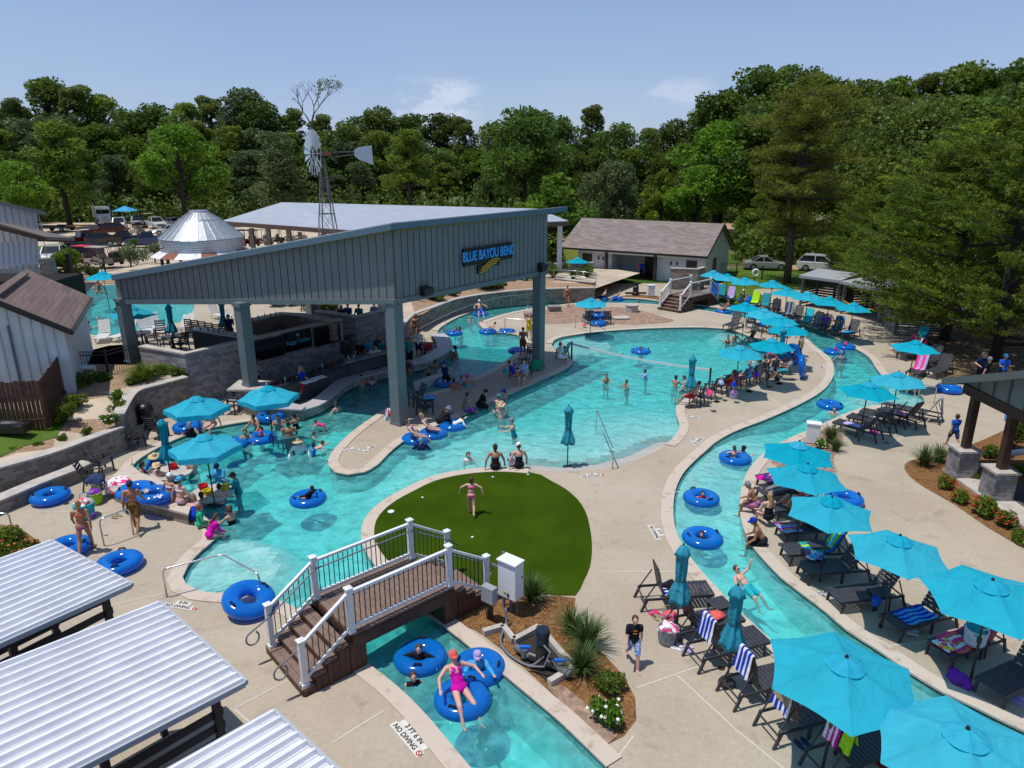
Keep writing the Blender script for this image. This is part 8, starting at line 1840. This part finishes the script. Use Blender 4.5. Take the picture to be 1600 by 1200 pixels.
for i in range(L_):
 t0,t1=i/L_,(i+1)/L_;s0,s1=(.95-.16*4*t*(1-t)for t in(t0,t1));b.bar(n0.lerp(n1,t0)+Vector((0,0,s0)),n0.lerp(n1,t1)+Vector((0,0,s1)),.02,.11)
b.build('net_tape',CL['white'],nt_)
for p in(n0,n1):b=MB();b.cyl((p.x,p.y,-.3),(p.x,p.y,1.05),.05,n=8);b.build('post',M_BLACK,nt_)
# ------------------------------------------------------------------ equipment by the near footbridge
q=g(798,957);o=thing('electrical_box','white electrical box standing beside the near footbridge','electrical box',q,R(-38));b=MB();b.box((0,0,1.02),(.55,.34,1.0));b.build('cabinet',M_WHITE,o);b=MB();b.box((0,-.01,1.535),(.6,.4,.03));b.build('lid',M_WHITE,o)
b=MB();b.box((.05,-.175,.62),(.07,.01,.1));b.build('warning_sticker',mat('sticker',(.05,.04,.10),.5),o);b=MB();b.box((-.06,-.175,.66),(.07,.01,.06));b.build('warning_sticker',mat('yellow sticker',(.5,.45,.02),.5),o)
for x in(-.2,0,.2):b=MB();b.cyl((x,0,0),(x,0,.55),.025,n=8);b.build('conduit',M_GREYP,o)
b=MB();b.bar((-.32,.1,0),(-.32,.1,1.6),.05);b.bar((-.9,.1,1.1),(.3,.1,1.1),.04);b.build('support_frame',M_GREYP,o)
q=g(765,972);o=thing('junction_box','small grey junction box on black conduits left of the white electrical box','electrical box',q,R(-38));b=MB();b.box((0,0,.82),(.36,.2,.42));b.build('cabinet',mat('grey enclosure',(.30,.31,.33),.4),o)
for k in range(6):b=MB();b.tube([(-.13+k*.05,0,.62),(-.13+k*.05,.03*math.sin(k),.35),(-.1+k*.04,.05,0)],.018,6);b.build('conduit',M_BLACK,o)
b=MB();b.tube(smooth_line([g(790,950,.5),g(791,975,.12),g(782,1000,.1),g(795,1022,.08),g(828,1040,.1),g(850,1025,.4)],False,.1),.028,8);o=b.build('flexible_hose',M_GREYP,smooth=True);tag(o,'grey flexible hose curving from the electrical box to the black pump','hose')
o=thing('pump_pit','concrete curb walls around the sunken pump in the mulch bed','pit');b=MB()
pit=[nog(g(u,v))for u,v in((755,993),(786,984),(803,1006),(842,985),(880,1030),(903,1045),(858,1072))]
for a,c in zip(pit[:-1],pit[1:]):b.bar(a+Vector((0,0,.03)),c+Vector((0,0,.03)),.14,.26)
b.build('curb',M_CAP,o);b=MB();b.prism([(p.x,p.y)for p in[nog(g(u,v))for u,v in((803,1008),(842,988),(880,1032),(898,1046),(858,1069),(815,1035))]],.018,.03);b.build('pit_floor',mat('dark pit floor',(.03,.022,.018),.9),o)
q=g(847,1042);o=thing('pool_pump','black pool pump with blue valve handles in the mulch bed','pump',q,R(-30));b=MB();b.lathe([(0,.62),(.13,.62),(.15,.55),(.15,.25),(.19,.18),(.19,0)],20);b.cyl((-.3,0,.18),(.3,0,.18),.12,n=14);b.build('housing',M_BLACK,o,smooth=False)
b=MB();b.lathe([(0,1.02),(.15,1.02),(.17,.98),(.17,.88),(.15,.84),(.15,.66),(0,.66)],20);b.build('strainer_lid',mat('dark blue black plastic',(.012,.02,.035),.35),o)
for s in(-1,1):
 b=MB();b.cyl((s*.3,0,.18),(s*.75,s*-.1,.18),.085,n=12);b.cyl((s*.45,0,.1),(s*.45,0,.32),.09,n=12);b.build('pipe',mat('grey pvc',(.12,.13,.14),.4),o);b=MB();b.box((s*.45,0,.36),(.26,.07,.06),.5);b.build('valve_handle',mat('blue valve',(.01,.14,.6),.4),o)
b=MB();b.tube([(.1,-.12,.7),(.3,-.2,.65),(.2,-.3,.3),(-.2,-.3,.15)],.022,7);b.build('cable',M_GREYP,o)
for(u,v,rz,sc_,lb_)in((1268,692,-20,1,'white utility box behind the topmost overlapping umbrella'),(1017,463,0,1.1,'grey utility box standing before the washroom building')):
 o=thing('utility_box',lb_,'electrical box',g(u,v),R(rz),scale=sc_);b=MB();b.box((0,0,.45),(.5,.35,.8));b.build('cabinet',M_WHITE,o);b=MB();b.box((0,0,.87),(.56,.41,.04));b.build('lid',M_WHITE,o)
o=thing('black_pump','small black pump standing among shrubs beyond the far river','pump',g(993,461.5));b=MB();b.lathe([(0,1.1),(.18,1.1),(.2,.8),(.25,.75),(.25,.3),(.32,.25),(.32,0)],14);b.build('housing',M_BLACK,o);b=MB();b.cyl((-.9,0,.2),(.9,0,.2),.09);b.build('pipe',M_BLACK,o)
o=thing('trash_can','black domed trash can against the stone retaining wall','trash can',g(231,668));b=MB();b.lathe([(0,0),(.29,0),(.31,.05),(.31,.72),(.33,.74),(.33,.80)],24);b.build('bin',M_BLACK,o,smooth=False);b=MB();b.lathe([(.33,.80),(.32,.88),(.27,1.0),(.17,1.09),(0,1.12)],24);b.build('dome_lid',M_BLACK,o,smooth=True);b=MB();b.box((0,-.27,.93),(.3,.14,.13));b.build('flap',M_BLACK,o)
# white pipe at the right pavilion, bench, signs
o=thing('white_pipe','short fat white drain pipe at the right edge beside the porch','pipe');b=MB();b.tube([g(1600,706,.5)+Vector((.8,0,0)),g(1600,706,.5),g(1583,708,.5),g(1580,712,.2)],.12,12);b.build('pipe',M_WHITE,o,smooth=True)
o=thing('stop_sign','red stop sign on a post beyond the washroom roof','road sign',(GD(943,332,118).x,118,0));zc_=GD(943,332,118).z;b=MB();b.prism([(.62*math.cos(math.pi/8+i*math.pi/4),.62*math.sin(math.pi/8+i*math.pi/4))for i in range(8)],-.02,.02);s_=b.build('sign_plate',mat('sign red',(.55,.01,.03),.5),o,loc=(0,0,zc_));s_.rotation_euler=(R(90),0,0)
text_mesh('STOP','lettering',CL['white'],o,Matrix.Translation((0,-.04,zc_))@Matrix.Rotation(math.pi/2,4,'X'),.42,.01,.01);b=MB();b.cyl((0,.05,0),(0,.05,zc_),.04,n=6);b.build('post',M_RIM,o)
o=thing('lifebuoy','white lifebuoy on a stand in front of the grass beside the far umbrella row','lifebuoy',g(1178,447));b=MB();b.lathe([(.28+.09*math.cos(t),.09*math.sin(t))for t in np.linspace(0,2*math.pi,10)],20);s_=b.build('ring',M_WHITE,o,loc=(0,-.08,1.25),smooth=True);s_.rotation_euler=(R(90),0,0);b=MB();b.cyl((0,0,0),(0,0,1.6),.04,n=8);b.build('post',M_BLACK,o)
# rock bed cubes
M_CUBE=mat('grey stone cube',(.24,.20,.175),.8,var=.25,vscale=6,bump=.6)
for(u,v,sx,sz,lb_,cyl_)in((926,484,1.1,.75,'stone cube behind the umbrella pole on the rock bed',0),(938,496,1.1,.55,'low stone cube with a flat top in the middle of the rock bed',0),(925,502,.9,.8,'tall stone cube left of the stacked blue tubes',0),(987,487,.95,.55,'round concrete drum on the rock bed',1),(970,498,1.1,.12,'flat pale slab lying on the rock bed',2),(832,498,1.1,.45,'stone block seat near the handrail on the far island',0),(866,486,.9,.4,'stone block at the left end of the rock bed',0)):
 o=thing('stone_seat',lb_,'stone block',g(u,v),R(12),'blocks on the rock bed');b=MB()
 if cyl_==1:b.cyl((0,0,0),(0,0,sz-.06),sx/2,n=20)
 else:b.box((0,0,(sz-.06)/2),(sx,sx*.75,sz-.06))
 b.build('block',M_CUBE if cyl_==0 else M_CAP,o);b=MB()
 if cyl_==1:b.cyl((0,0,sz-.058),(0,0,sz),sx/2+.04,n=20)
 else:b.box((0,0,sz-.028),(sx+.08,sx*.75+.08,.056))
 b.build('top',M_CAP if cyl_ else M_CUBE,o)
 # ------------------------------------------------------------------ depth markers painted on the deck
M_TILEW=mat('marker white',(.62,.60,.55),.6);M_MK=mat('marker black',(.012,.012,.012),.6)
def marker(u,v,u2,v2,lines,size,label,sym=True):
 a,c=g(u,v),g(u2,v2);d=(c-a).normalized();n_=Vector((-d.y,d.x,0));M=Matrix((d,n_,Vector((0,0,1)))).transposed().to_4x4();M.translation=(a+c)/2
 o=thing('depth_marker',label,'pool marking',(0,0,0),group='depth markers on the deck')
 for i,t in enumerate(lines):
  w_=len(t)*size*.62+.08+(size*.8 if sym and i==len(lines)-1 else 0);y=-(i-(len(lines)-1)/2)*size*1.15;b=MB();b.box((0,0,0),(w_,size*1.12,.003));b.v=[tuple(M@Matrix.Translation((0,y,.0095+.0005*i))@Vector(p))for p in b.v];b.build('marker_tile',M_TILEW,o)
  text_mesh(t,'lettering',M_MK,o,M@Matrix.Translation((-(size*.42 if sym and i==len(lines)-1 else 0),y,.0145)),size,.001,.004)
  if sym and i==len(lines)-1:
   b=MB();r_=size*.36;pts=[(r_*math.cos(t_)+w_/2-size*.42,r_*math.sin(t_)+y,.015)for t_ in np.linspace(0,6.283,17)];b.tube([M@Vector(p)for p in pts],.012,4);b.bar(M@Vector((w_/2-size*.66,y+r_*.7,.015)),M@Vector((w_/2-size*.18,y-r_*.7,.015)),.02,.003);b.build('no_diving_symbol',mat('marker red',(.45,.02,.02),.6),o)
marker(629,1137,654,1166,['3 FT 6 IN','NO DIVING'],.155,'depth marker reading 3 FT 6 IN and NO DIVING beside the near channel')
marker(266,943,302,948,['8 IN','NO DIVING'],.14,'depth marker reading 8 IN and NO DIVING at the lower left steps')
marker(907,744,942,741,['0 IN','NO DIVING'],.13,'depth marker at the beach entry')
for(u,v,u2,v2,lb_)in((1023,826,1030,838,'depth marker on the deck left of the river curve'),(1083,692,1092,686,'depth marker near the river side of the narrow deck'),(1071,652,1082,652,'depth marker at the corner of the chair row deck'),(1240,627,1256,623,'depth marker near the wide river bend'),(1284,571,1288,576,'depth marker right of the upright blue tube'),(538,703,548,702,'left depth marker on the peninsula tip'),(570,706,580,698,'right depth marker on the peninsula tip')):
 marker(u,v,u2,v2,['3 FT','NO DIVING'],.15,lb_,False)
for(u,v,lb_)in((104,787,'round floor drain left of the walking woman'),(1385,692,'round floor drain below the dark loungers'),(1127,1044,'tiny drain cover by the striped towels')):
 b=MB();b.cyl((0,0,.001),(0,0,.008),.09,n=14);o=b.build('floor_drain',M_DARKW,loc=tuple(g(u,v)));tag(o,lb_,'drain')
for(u,v,lb_)in((611,800,'white round valve cover in the turf near the curved coping'),(738,840,'small white sprinkler cap in the middle of the turf'),(770,746,'white marker dot on the turf behind the seated women'),(825,742,'white cap at the top corner of the turf'),(660,778,'white cap at the left side of the turf')):
 b=MB();r_=.11 if u==611 else.04;b.cyl((0,0,.012),(0,0,.03),r_,n=14);o=b.build('turf_cap',M_WHITE,loc=tuple(g(u,v)));tag(o,lb_,'cap')
 # ------------------------------------------------------------------ towels, bags, shoes
def stripe(b,n=7):
 return b
def towel_back(key,mats_,label,w=.5,drop=.55,ang=62,n=8,front=.25):
 """towel hung over the top edge of a lounger's backrest: stripes are part of the weave"""
 loc,rz=LSTATE[key];a=R(ang);c,s_=math.cos(a),math.sin(a);top=Vector((0,.36+c*.82,.41+s_*.82));back=Vector((0,.10,-1)).normalized();b=MB();rows=[]
 prof=[top+Vector((0,-c*front-.03,-s_*front+.01)),top+Vector((0,-.02,.02)),top+Vector((0,.02,.03)),top+Vector((0,.05,0))+back*.02,top+Vector((0,.06,0))+back*drop*.5,top+Vector((0,.08,0))+back*drop]
 for i in range(n*2+1):
  x=-w/2+w*i/(n*2);rows.append([p+Vector((x,.012*math.sin(i*1.3+k),-.02*math.sin(i*.8)if k==5 else 0))for k,p in enumerate(prof)])
 for i in range(n*2):
  b.cm=(i//2)%len(mats_)if len(mats_)>1 else 0
  for k in range(5):b.quad(rows[i][k],rows[i+1][k],rows[i+1][k+1],rows[i][k+1])
 o=b.build('towel',mats_,smooth=True);o.location=loc;o.rotation_euler=(0,0,rz);tag(o,label,'towel','towels on the loungers');return o
def towel_seat(key,mats_,label,y0=-.7,y1=.3,w=.55,n=8,up_=False,ang=62):
 loc,rz=LSTATE[key];b=MB();a=R(ang);c,s_=math.cos(a),math.sin(a);J=10;rows=[]
 for i in range(n*2+1):
  x=-w/2+w*i/(n*2);r=[]
  for j in range(J+1):
   y=y0+(y1-y0)*j/J;r.append(Vector((x+.02*math.sin(j*1.1),y,.412+.010*math.sin(i*1.7+j*.9)-(.10 if i in(0,n*2)else 0)*0)))
  if up_:
   for t in(.1,.3,.5,.7,.82):r.append(Vector((x,.36+c*t-.03,.42+s_*t+.01)))
  rows.append(r)
 for i in range(n*2):
  b.cm=(i//2)%len(mats_)
  for k in range(len(rows[0])-1):b.quad(rows[i][k],rows[i+1][k],rows[i+1][k+1],rows[i][k+1])
 o=b.build('towel',mats_,smooth=True);o.location=loc;o.rotation_euler=(0,0,rz);tag(o,label,'towel','towels on the loungers');return o
def heap(u,v,z,r,h,mats_,name,label,cat,grp='things left on the deck',seed=0,yaw=0,asp=1.0,loc=None):
 """crumpled cloth"""
 b=MB();n,m=22,8;random.seed(seed+int(u));ph=[random.uniform(0,6)for _ in range(4)]
 for i in range(m+1):
  f=i/m
  for k in range(n):
   t=2*math.pi*k/n;rr=r*math.sin(f*math.pi/2)*(1+.16*math.sin(3*t+ph[0]+4*f)+.10*math.sin(7*t+ph[1]-6*f));b.v.append((rr*math.cos(t)*asp,rr*math.sin(t),h*(math.cos(f*math.pi/2)**1.2)*(1+.25*math.sin(5*t+ph[2])*f)+.006+.25*h*abs(math.sin(4*t+9*f+ph[3]))*f*(1-f)))
 for i in range(m):
  for k in range(n):b.f.append((i*n+k,(i+1)*n+k,(i+1)*n+(k+1)%n,i*n+(k+1)%n));b.m.append(int(abs(math.sin((k//2)*12.9+(i//2)*78.2+ph[0])*43758))%len(mats_))
 o=b.build(name,mats_,smooth=True);o.location=loc if loc is not None else g(u,v,z);o.rotation_euler=(0,0,R(yaw));tag(o,label,cat,grp);return o
W_,B_,RY,TL=CL['white'],CL['blue'],CL['royal'],CL['teal']
towel_back('L3',[W_,RY],'blue and white striped towel on the lounger by the lower closed umbrella',ang=78);towel_back('L4',[W_,RY],'blue and white striped towel on the lounger left of the big umbrella',ang=78)
towel_back('L5',[W_,RY],'blue and white striped towel partly under a brown cloth',ang=78,drop=.6);
o=towel_back('L5',[CL['khaki']],'brown khaki cloth laid over the striped towel',ang=78,w=.42,drop=.42);o.location=(o.location[0],o.location[1],.035)
towel_back('L6',[CL['magenta'],W_],'pink and white striped shirt hung over the bottom edge lounger',ang=78,w=.32,n=6,drop=.45);o=towel_back('L6',[CL['lime']],'lime green shirt hung beside the pink striped shirt',ang=78,w=.24,n=3,drop=.4);v_=Matrix.Rotation(o.rotation_euler[2],4,'Z')@Vector((-.33,0,0));o.location=(o.location[0]+v_.x,o.location[1]+v_.y,.03)
towel_seat('R1',[CL['green'],B_,CL['lime']],'green and blue patterned towel covering the right bank lounger',-.4,.3,up_=True,w=.6);towel_seat('R4',[RY,CL['sky']],'bright blue striped towel on the seat of the right bank lounger',-.65,.3)
towel_back('R6',[CL['blue']],'plain blue towel over the back of the lounger at the right edge',w=.5);towel_seat('R5',[CL['pink'],CL['coral'],W_],'pink and red checked blanket covering the right bank lounger',-.7,.32,up_=True,w=.66)
heap(1448,1000,.42,.22,.10,[CL['yellow'],W_,CL['pink']],'towel','crumpled yellow and white towel on the foot of the pink blanket lounger','towel',loc=at('R5',0,-.75,.42));heap(1515,985,.42,.3,.14,[W_,B_,TL],'towel','blue and white towel bundle behind the pink blanket','towel',loc=at('R5',-.1,.55,.60))
towel_seat('L1',[W_,RY],'blue and white towel crumpled against the back of the first lounger',-.05,.34);towel_seat('M1',[CL['lilac']],'lilac towel on the seat of the front lounger at the small beach',-.6,.1,w=.4)
towel_back('M5',[W_,CL['black'],W_],'black and white striped towel over the rightmost small beach lounger',n=6,drop=.75);towel_seat('M4',[CL['red'],W_,RY],'red white and blue towel heaped on the small beach lounger',-.3,.3,up_=True)
towel_seat('A3',[CL['orange']],'orange towel under the reclining person',-.5,.3);towel_seat('A4',[CL['purple'],CL['orange'],CL['sky'],CL['lilac']],'rainbow striped towel hanging at the lounger foot',-.98,-.35,w=.62);towel_seat('A1',[CL['navy'],CL['purple']],'dark blue and purple towel on the top lounger',-.9,.3);heap(1188,742,.1,.14,.10,[CL['magenta']],'towel','magenta towel roll at the foot of the top lounger','towel',loc=at('A1',0,-1.0,.40))
for key,ms_,lb_ in(('F1',[CL['blue']],'blue towel over the far lounger next to the footbridge'),('F2',[CL['teal']],'dark green towel over the second far lounger'),('F3',[CL['lilac']],'pale lilac towel over the third far lounger'),('F4',[CL['lime']],'lime green towel over a far lounger'),('F5',[CL['teal']],'deep teal towel over a shaded far lounger'),('F7',[CL['denim'],CL['grey']],'striped navy towel over a far lounger'),('F9',[CL['aqua']],'teal towel over a far lounger in the middle'),('F12',[CL['blue'],CL['sky']],'bright blue towel over a far lounger near the end'),('T1',[CL['aqua']],'teal towel over the lounger by the slat fence'),('T2',[CL['red'],W_,CL['navy']],'red white and navy towel on a shaded lounger')):
 towel_seat(key,ms_,lb_,-.5,.32,up_=True,n=4)
towel_seat('F13',[CL['sky']],'pale blue towel on the last far lounger',-.6,.3,n=3);towel_seat('T5',[CL['pink'],CL['lilac']],'pink and lilac scarf on a shaded lounger',-.1,.33,n=4,up_=True);heap(1410,527,.4,.3,.35,[CL['pink'],CL['khaki']],'beach_bag','pink and tan bag standing on the lounger by the slat fence','bag',loc=at('T1',0,-.2,.42))
def tote(u,v,c,fill,label,s=1.0,z=0,name='tote_bag'):
 o=thing(name,label,'bag',g(u,v,z),random.uniform(-.5,.5),'bags on the deck',s);b=MB();b.lathe([(0,0),(.17,0),(.20,.05),(.22,.30),(.225,.36),(.20,.36),(.195,.30),(0,.28)],14);b.build('bag',c,o)
 b=MB();
 for sy in(-1,1):b.tube([(-.1,sy*.21,.34),(-.07,sy*.23,.5),(.07,sy*.23,.5),(.1,sy*.21,.34)],.012,5)
 b.build('strap',c,o)
 if fill is not None:
  k=heap(0,0,0,.2,.16,fill,'towel',None,None,loc=(0,0,.30),seed=int(u));k.parent=o
  for q_ in('label','category','group'):
   if q_ in k:del k[q_]
tote(1046,980,CL['khaki'],[CL['pink'],CL['coral']],'beige woven tote stuffed with a pink towel behind the second lounger',.95);tote(1043,1003,CL['grey'],[W_,W_,CL['pink']],'large dark grey bag with white and pink cloth behind the second lounger',1.15)
tote(134,808,CL['aqua'],[CL['coral'],W_],'turquoise printed bag full of towels beside the ramp at the left',1.4);tote(150,786,CL['lime'],[CL['purple']],'green and purple bag hanging beside the ledge at the left',1.1);tote(1522,1005,W_,[CL['teal']],'cream tote bag with red letters on the side table at the right edge',1.1,.46);tote(1146,622,CL['lilac'],[CL['pink'],W_],'pink and white flowered bag on the deck behind the chair row',.95)
tote(1368,945,CL['blue'],None,'flat blue bag on the side table of the right bank',.5,.46)
heap(1120,962,.46,.17,.10,[CL['coral']],'cloth','bright red cloth on the table between the first two loungers','cloth');heap(1273,868,.46,.27,.09,[W_,CL['floral'],CL['sky']],'cloth','white flowered cloth draped on the small table of the right bank','cloth');heap(1357,1112,.46,.2,.08,[CL['purple']],'cloth','dark cloth on the bottom edge side table','cloth')
heap(1040,932,.42,.2,.16,[CL['black']],'cloth','black clothes on the first lounger seat','cloth',loc=at('L1',.1,.05,.41));heap(1498,1062,0,.34,.16,[CL['purple']],'inflatable_toy','purple inflatable toy lying on the deck beside the lounger at the right','toy',asp=.6);heap(153,738,.45,.30,.25,[CL['denim']],'shirt','dark blue shirt draped over the chair at the left ledge','shirt',loc=g(150,752,.62));heap(185,752,.44,.38,.07,[W_,CL['pink'],W_],'towel','pink and white towel spread on the ledge coping at the left','towel');heap(178,768,.2,.22,.35,[CL['pink'],W_],'towel','pink towel hanging off the ledge at the left','towel')
heap(228,771,.84,.14,.06,[W_,CL['black']],'towel','small black and white cloth on the blue tube at the ledge','towel',loc=tuple(g(228,768,.86)));heap(246,781,.84,.14,.05,[W_,B_],'towel','small blue and white cloth on the lower ledge tube','towel',loc=tuple(g(248,776,.84)))
heap(664,622,.46,.3,.05,[CL['sky']],'towel','pale blue towel on the table by the front column','towel',loc=tuple(g(671,621,.50)));heap(606,640,.3,.2,.5,[CL['coral'],W_,CL['sky']],'towel','striped beach towel hanging at the left side of the front column','towel',loc=tuple(g(608,655,0)))
for(u,v,c,lb_)in((1109,616,'pink','pink bag on the back of the second patio chair'),(1127,600,'bluefloral','blue printed towel over a patio chair back'),(1146,603,'royal','plain royal blue towel over a patio chair back'),(1150,590,'magenta','crimson towel over a patio chair back'),(1156,598,'coral','orange red towel beside the crimson one'),(1182,588,'purple','purple bag on a patio chair back'),(1203,578,'white','white towel over a patio chair near the pole'),(1208,584,'coral','orange and white towel hanging to the deck near the pole'),(1190,509,'royal','blue towel over an island chair back'),(915,494,'royal','royal blue towel on the chair at the rock bed'),(913,509,'pink','pink cloth under the chair at the rock bed'),(790,582,'teal','teal towel over the back of the chair of the man in blue'),(1226,577,'teal','green cloth bundle under the chair beside the upright tube'),(1214,594,'navy','dark clothes on the deck below the crowded umbrella')):
 z_=.85 if 'over' in lb_ or 'back' in lb_ else.12;heap(u,v,z_,.17,.20 if z_>.5 else.14,[CL[c]]if 'orange and' not in lb_ else[CL[c],W_],'towel' if 'bag' not in lb_ else 'bag',lb_,'towel' if 'bag' not in lb_ else 'bag','towels on the patio chairs',asp=.8)
def shoes(u,v,c,yaw,label,s=1.0,z=0):
 o=thing('flip_flops',label,'shoes',g(u,v,z),R(yaw),'shoes left on the deck',s)
 for x in(-.07,.07):b=MB();b.prism([(x+.045*math.cos(t),.13*math.sin(t))for t in np.linspace(0,6.1,14)],.002,.03);f_=b.build('sole',c,o);b=MB();b.tube([(x-.038,-.01,.028),(x-.01,.06,.055),(x+.01,.06,.055),(x+.038,-.01,.028)],.010,5);b.build('strap',c,f_)
for(u,v,c,yaw,lb_)in((1058,1012,'white',60,'white sandals beside the dark grey bag'),(1074,1015,'lilac',70,'lilac sandals right of the white ones'),(1028,965,'khaki',20,'tan sandals left of the beige tote'),(1023,960,'pink',40,'pink shoes behind the tan sandals'),(1254,1163,'denim',20,'dark slides under the big umbrella shade'),(1593,1097,'lilac',30,'patterned flip flops at the right edge'),(1425,988,'white',60,'white shoes under the blue striped towel lounger'),(1120,628,'black',40,'black flip flops behind the second patio chair'),(1170,612,'black',40,'dark sandals behind the bare grey chair'),(1202,605,'brown',40,'brown sandals behind the chair row'),(1218,600,'black',30,'black sandals near the upright tube'),(1365,676,'magenta',20,'pink sandals under the lilac towel lounger'),(202,727,'brown',60,'brown sandals on the coping behind the straw hats'),(182,808,'khaki',70,'tan flip flops on the ramp beside the rail'),(1288,928,'pattern',30,'patterned sandals at the foot of the bare lounger'),(705,646,'grey',30,'grey cap and sandals on the shaded deck edge'),(1383,1196,'red',30,'red shoes at the very bottom edge')):
 shoes(u,v,CL[c],yaw,lb_,1.15)
 # purple cup, ice buckets, pool tables, bottles
b=MB();b.lathe([(0,0),(.035,0),(.045,.16),(0,.16)],12);o=b.build('cup',CL['purple'],loc=tuple(g(153,838,0)+Vector((0,0,.62))));tag(o,'purple cup held by the walking woman','cup')
for(u,v,r_,lb_)in((268,737,.72,'round stone pool table with a red bucket and the straw hat group'),(331,770,.72,'round pool table with red and yellow items under the valance umbrella')):
 o=thing('pool_table',lb_,'table',g(u,v,.14));b=MB();b.cyl((0,0,-.06),(0,0,0),r_,n=32);b.build('table_top',M_CAP,o);b=MB();b.cyl((0,0,-1.3),(0,0,-.06),.25,n=16);b.build('pedestal',M_STONE,o)
for(u,v,c,lb_)in((271,732,'red','red ice bucket on the round table of the straw hat group'),(318,764,'red','red cooler bag on the second round table'),(325,772,'yellow','yellow tray on the second round table'),(352,765,'yellow','yellow cup on the second round table')):
 b=MB();b.lathe([(0,0),(.13,0),(.17,.16),(.15,.16),(.12,.05),(0,.05)],16);o=b.build('ice_bucket',CL[c],loc=tuple(g(u,v,.14)));tag(o,lb_,'bucket')
random.seed(3);bm_=[mat('bottle green',(.02,.12,.05),.15),mat('bottle clear',(.5,.52,.52),.1),mat('bottle amber',(.25,.09,.02),.15),mat('bottle red',(.4,.02,.02),.2)];nb_=0
bp_=[('back bar counter',g(418+i*9.5,603-i*3.2,1.1))for i in range(12)]+[('serving counter',g(545+i*8.5,560-i*2.6,1.12))for i in range(9)]+[('right swim-up counter',g(672+i*5,552-i*4,.42))for i in range(3)]+[('terrace bar',g(315+i*9,515+i*1.6,2.6))for i in range(7)]+[('inner bar wall',g(395+i*9,500-i*2,2.65))for i in range(5)]
pos_={}
for wh,p in bp_:
 pos_[wh]=pos_.get(wh,0)+1;c=random.choice([0,1,1,2,3]);h_=random.uniform(.18,.30);b=MB();b.lathe([(0,0),(.05,0),(.05,h_*.6),(.02,h_*.8),(.02,h_),(0,h_)],10);o=b.build('bottle',bm_[c]);o.location=(p.x,p.y+random.uniform(-.12,.12),p.z);o.scale=(.8,.8,.8);tag(o,'small %s bottle standing on the %s'%(('green','clear','amber','red')[c],wh),'bottle','bottles on the bar counters')
for i,(u,v)in enumerate(((482,596),(498,590),(585,549))):b=MB();b.box((0,0,0),(.7,.4,.02),.9);o=b.build('bar_mat',W_ if i<2 else M_WHITE);o.location=g(u,v,1.13);tag(o,('left white tray on the bar counter','right white tray on the bar counter','white tray on the serving counter')[i],'tray')
for i,(u,v)in enumerate(((410,585),(434,577),(458,569),(482,561),(506,553),(522,547))):
 o=thing('bar_chair',('first','second','third','fourth','fifth','sixth')[i]+' dark chair back along the screen wall, counted from the left','chair',g(u,v+14,0),R(-145),'chairs along the screen wall');b=MB();b.box((0,0,.7),(.42,.42,.04));b.build('seat',M_LNG,o);b=MB()
 for k in range(3):b.box((0,-.2,.9+k*.12),(.42,.03,.08))
 b.build('backrest',M_LNG,o)
 for x in(-.18,.18):b=MB();b.bar((x,-.19,0),(x,-.2,1.15),.035);b.build('leg',M_LNG,o);b=MB();b.bar((x,.18,0),(x,.18,.68),.035);b.build('leg',M_LNG,o)
 # wagon by the white counter, cooler, ice chest
o=thing('folding_wagon','folding wagon with red bags parked behind the white counter','wagon',g(668,553,0),R(20));b=MB();b.box((0,0,.3),(.5,.85,.06));b.build('bed',M_BLACK,o);b=MB()
for x in(-.25,.25):b.bar((x,-.42,.55),(x,.42,.55),.03);b.bar((x,-.42,.3),(x,-.42,.55),.03);b.bar((x,.42,.3),(x,.42,.55),.03)
b.bar((0,.42,.3),(0,.9,.95),.03);b.build('frame',M_BLACK,o);b=MB();b.box((0,-.05,.48),(.42,.5,.3));b.build('load',CL['red'],o)
for x in(-.25,.25):
 for y in(-.35,.35):b=MB();b.cyl((x-.03,y,.13),(x+.03,y,.13),.13,n=10);b.build('wheel',M_TYRE,o)
b=MB();b.box((0,0,.3),(.55,.4,.5));b.box((0,0,.57),(.58,.43,.06));o=b.build('cooler',CL['green'],loc=tuple(g(838,578)));tag(o,'green cooler box in front of the big right column','cooler')
b=MB();b.lathe([(0,0),(.24,0),(.26,.5),(.27,.6),(.2,.66),(0,.68)],16);o=b.build('drink_barrel',M_BLACK,loc=tuple(g(539,552,1.0)));tag(o,'black barrel cooler with a white lid at the corner of the bar','barrel')
o=thing('black_grill','black lidded grill on the lawn at the left edge below the wooden fence','grill',g(12,678,1.2));b=MB();b.box((0,0,.25),(1.6,.5,.3));b.build('body',M_BLACK,o);b=MB();b.ell((0,0,.42),(.78,.25,.14),12,6);b.build('lid',M_BLACK,o)
o=thing('metal_bench','black metal bench under the washroom porch','bench',g(984,432),R(-30));b=MB();b.box((0,0,.45),(2.6,.5,.05));b.build('seat',M_BLACK,o)
for x in(-1.2,1.2):b=MB();b.bar((x,-.2,0),(x,-.2,.43),.05);b.build('leg',M_BLACK,o);b=MB();b.bar((x,.2,0),(x,.2,.43),.05);b.build('leg',M_BLACK,o)
b=MB();b.box((0,0,.3),(.9,.5,.6));o=b.build('air_unit',M_WHITE,loc=tuple(g(133,592,1.4)));tag(o,'white air conditioning unit beside the wooden fence','air unit')
print('objects',len(bpy.data.objects))
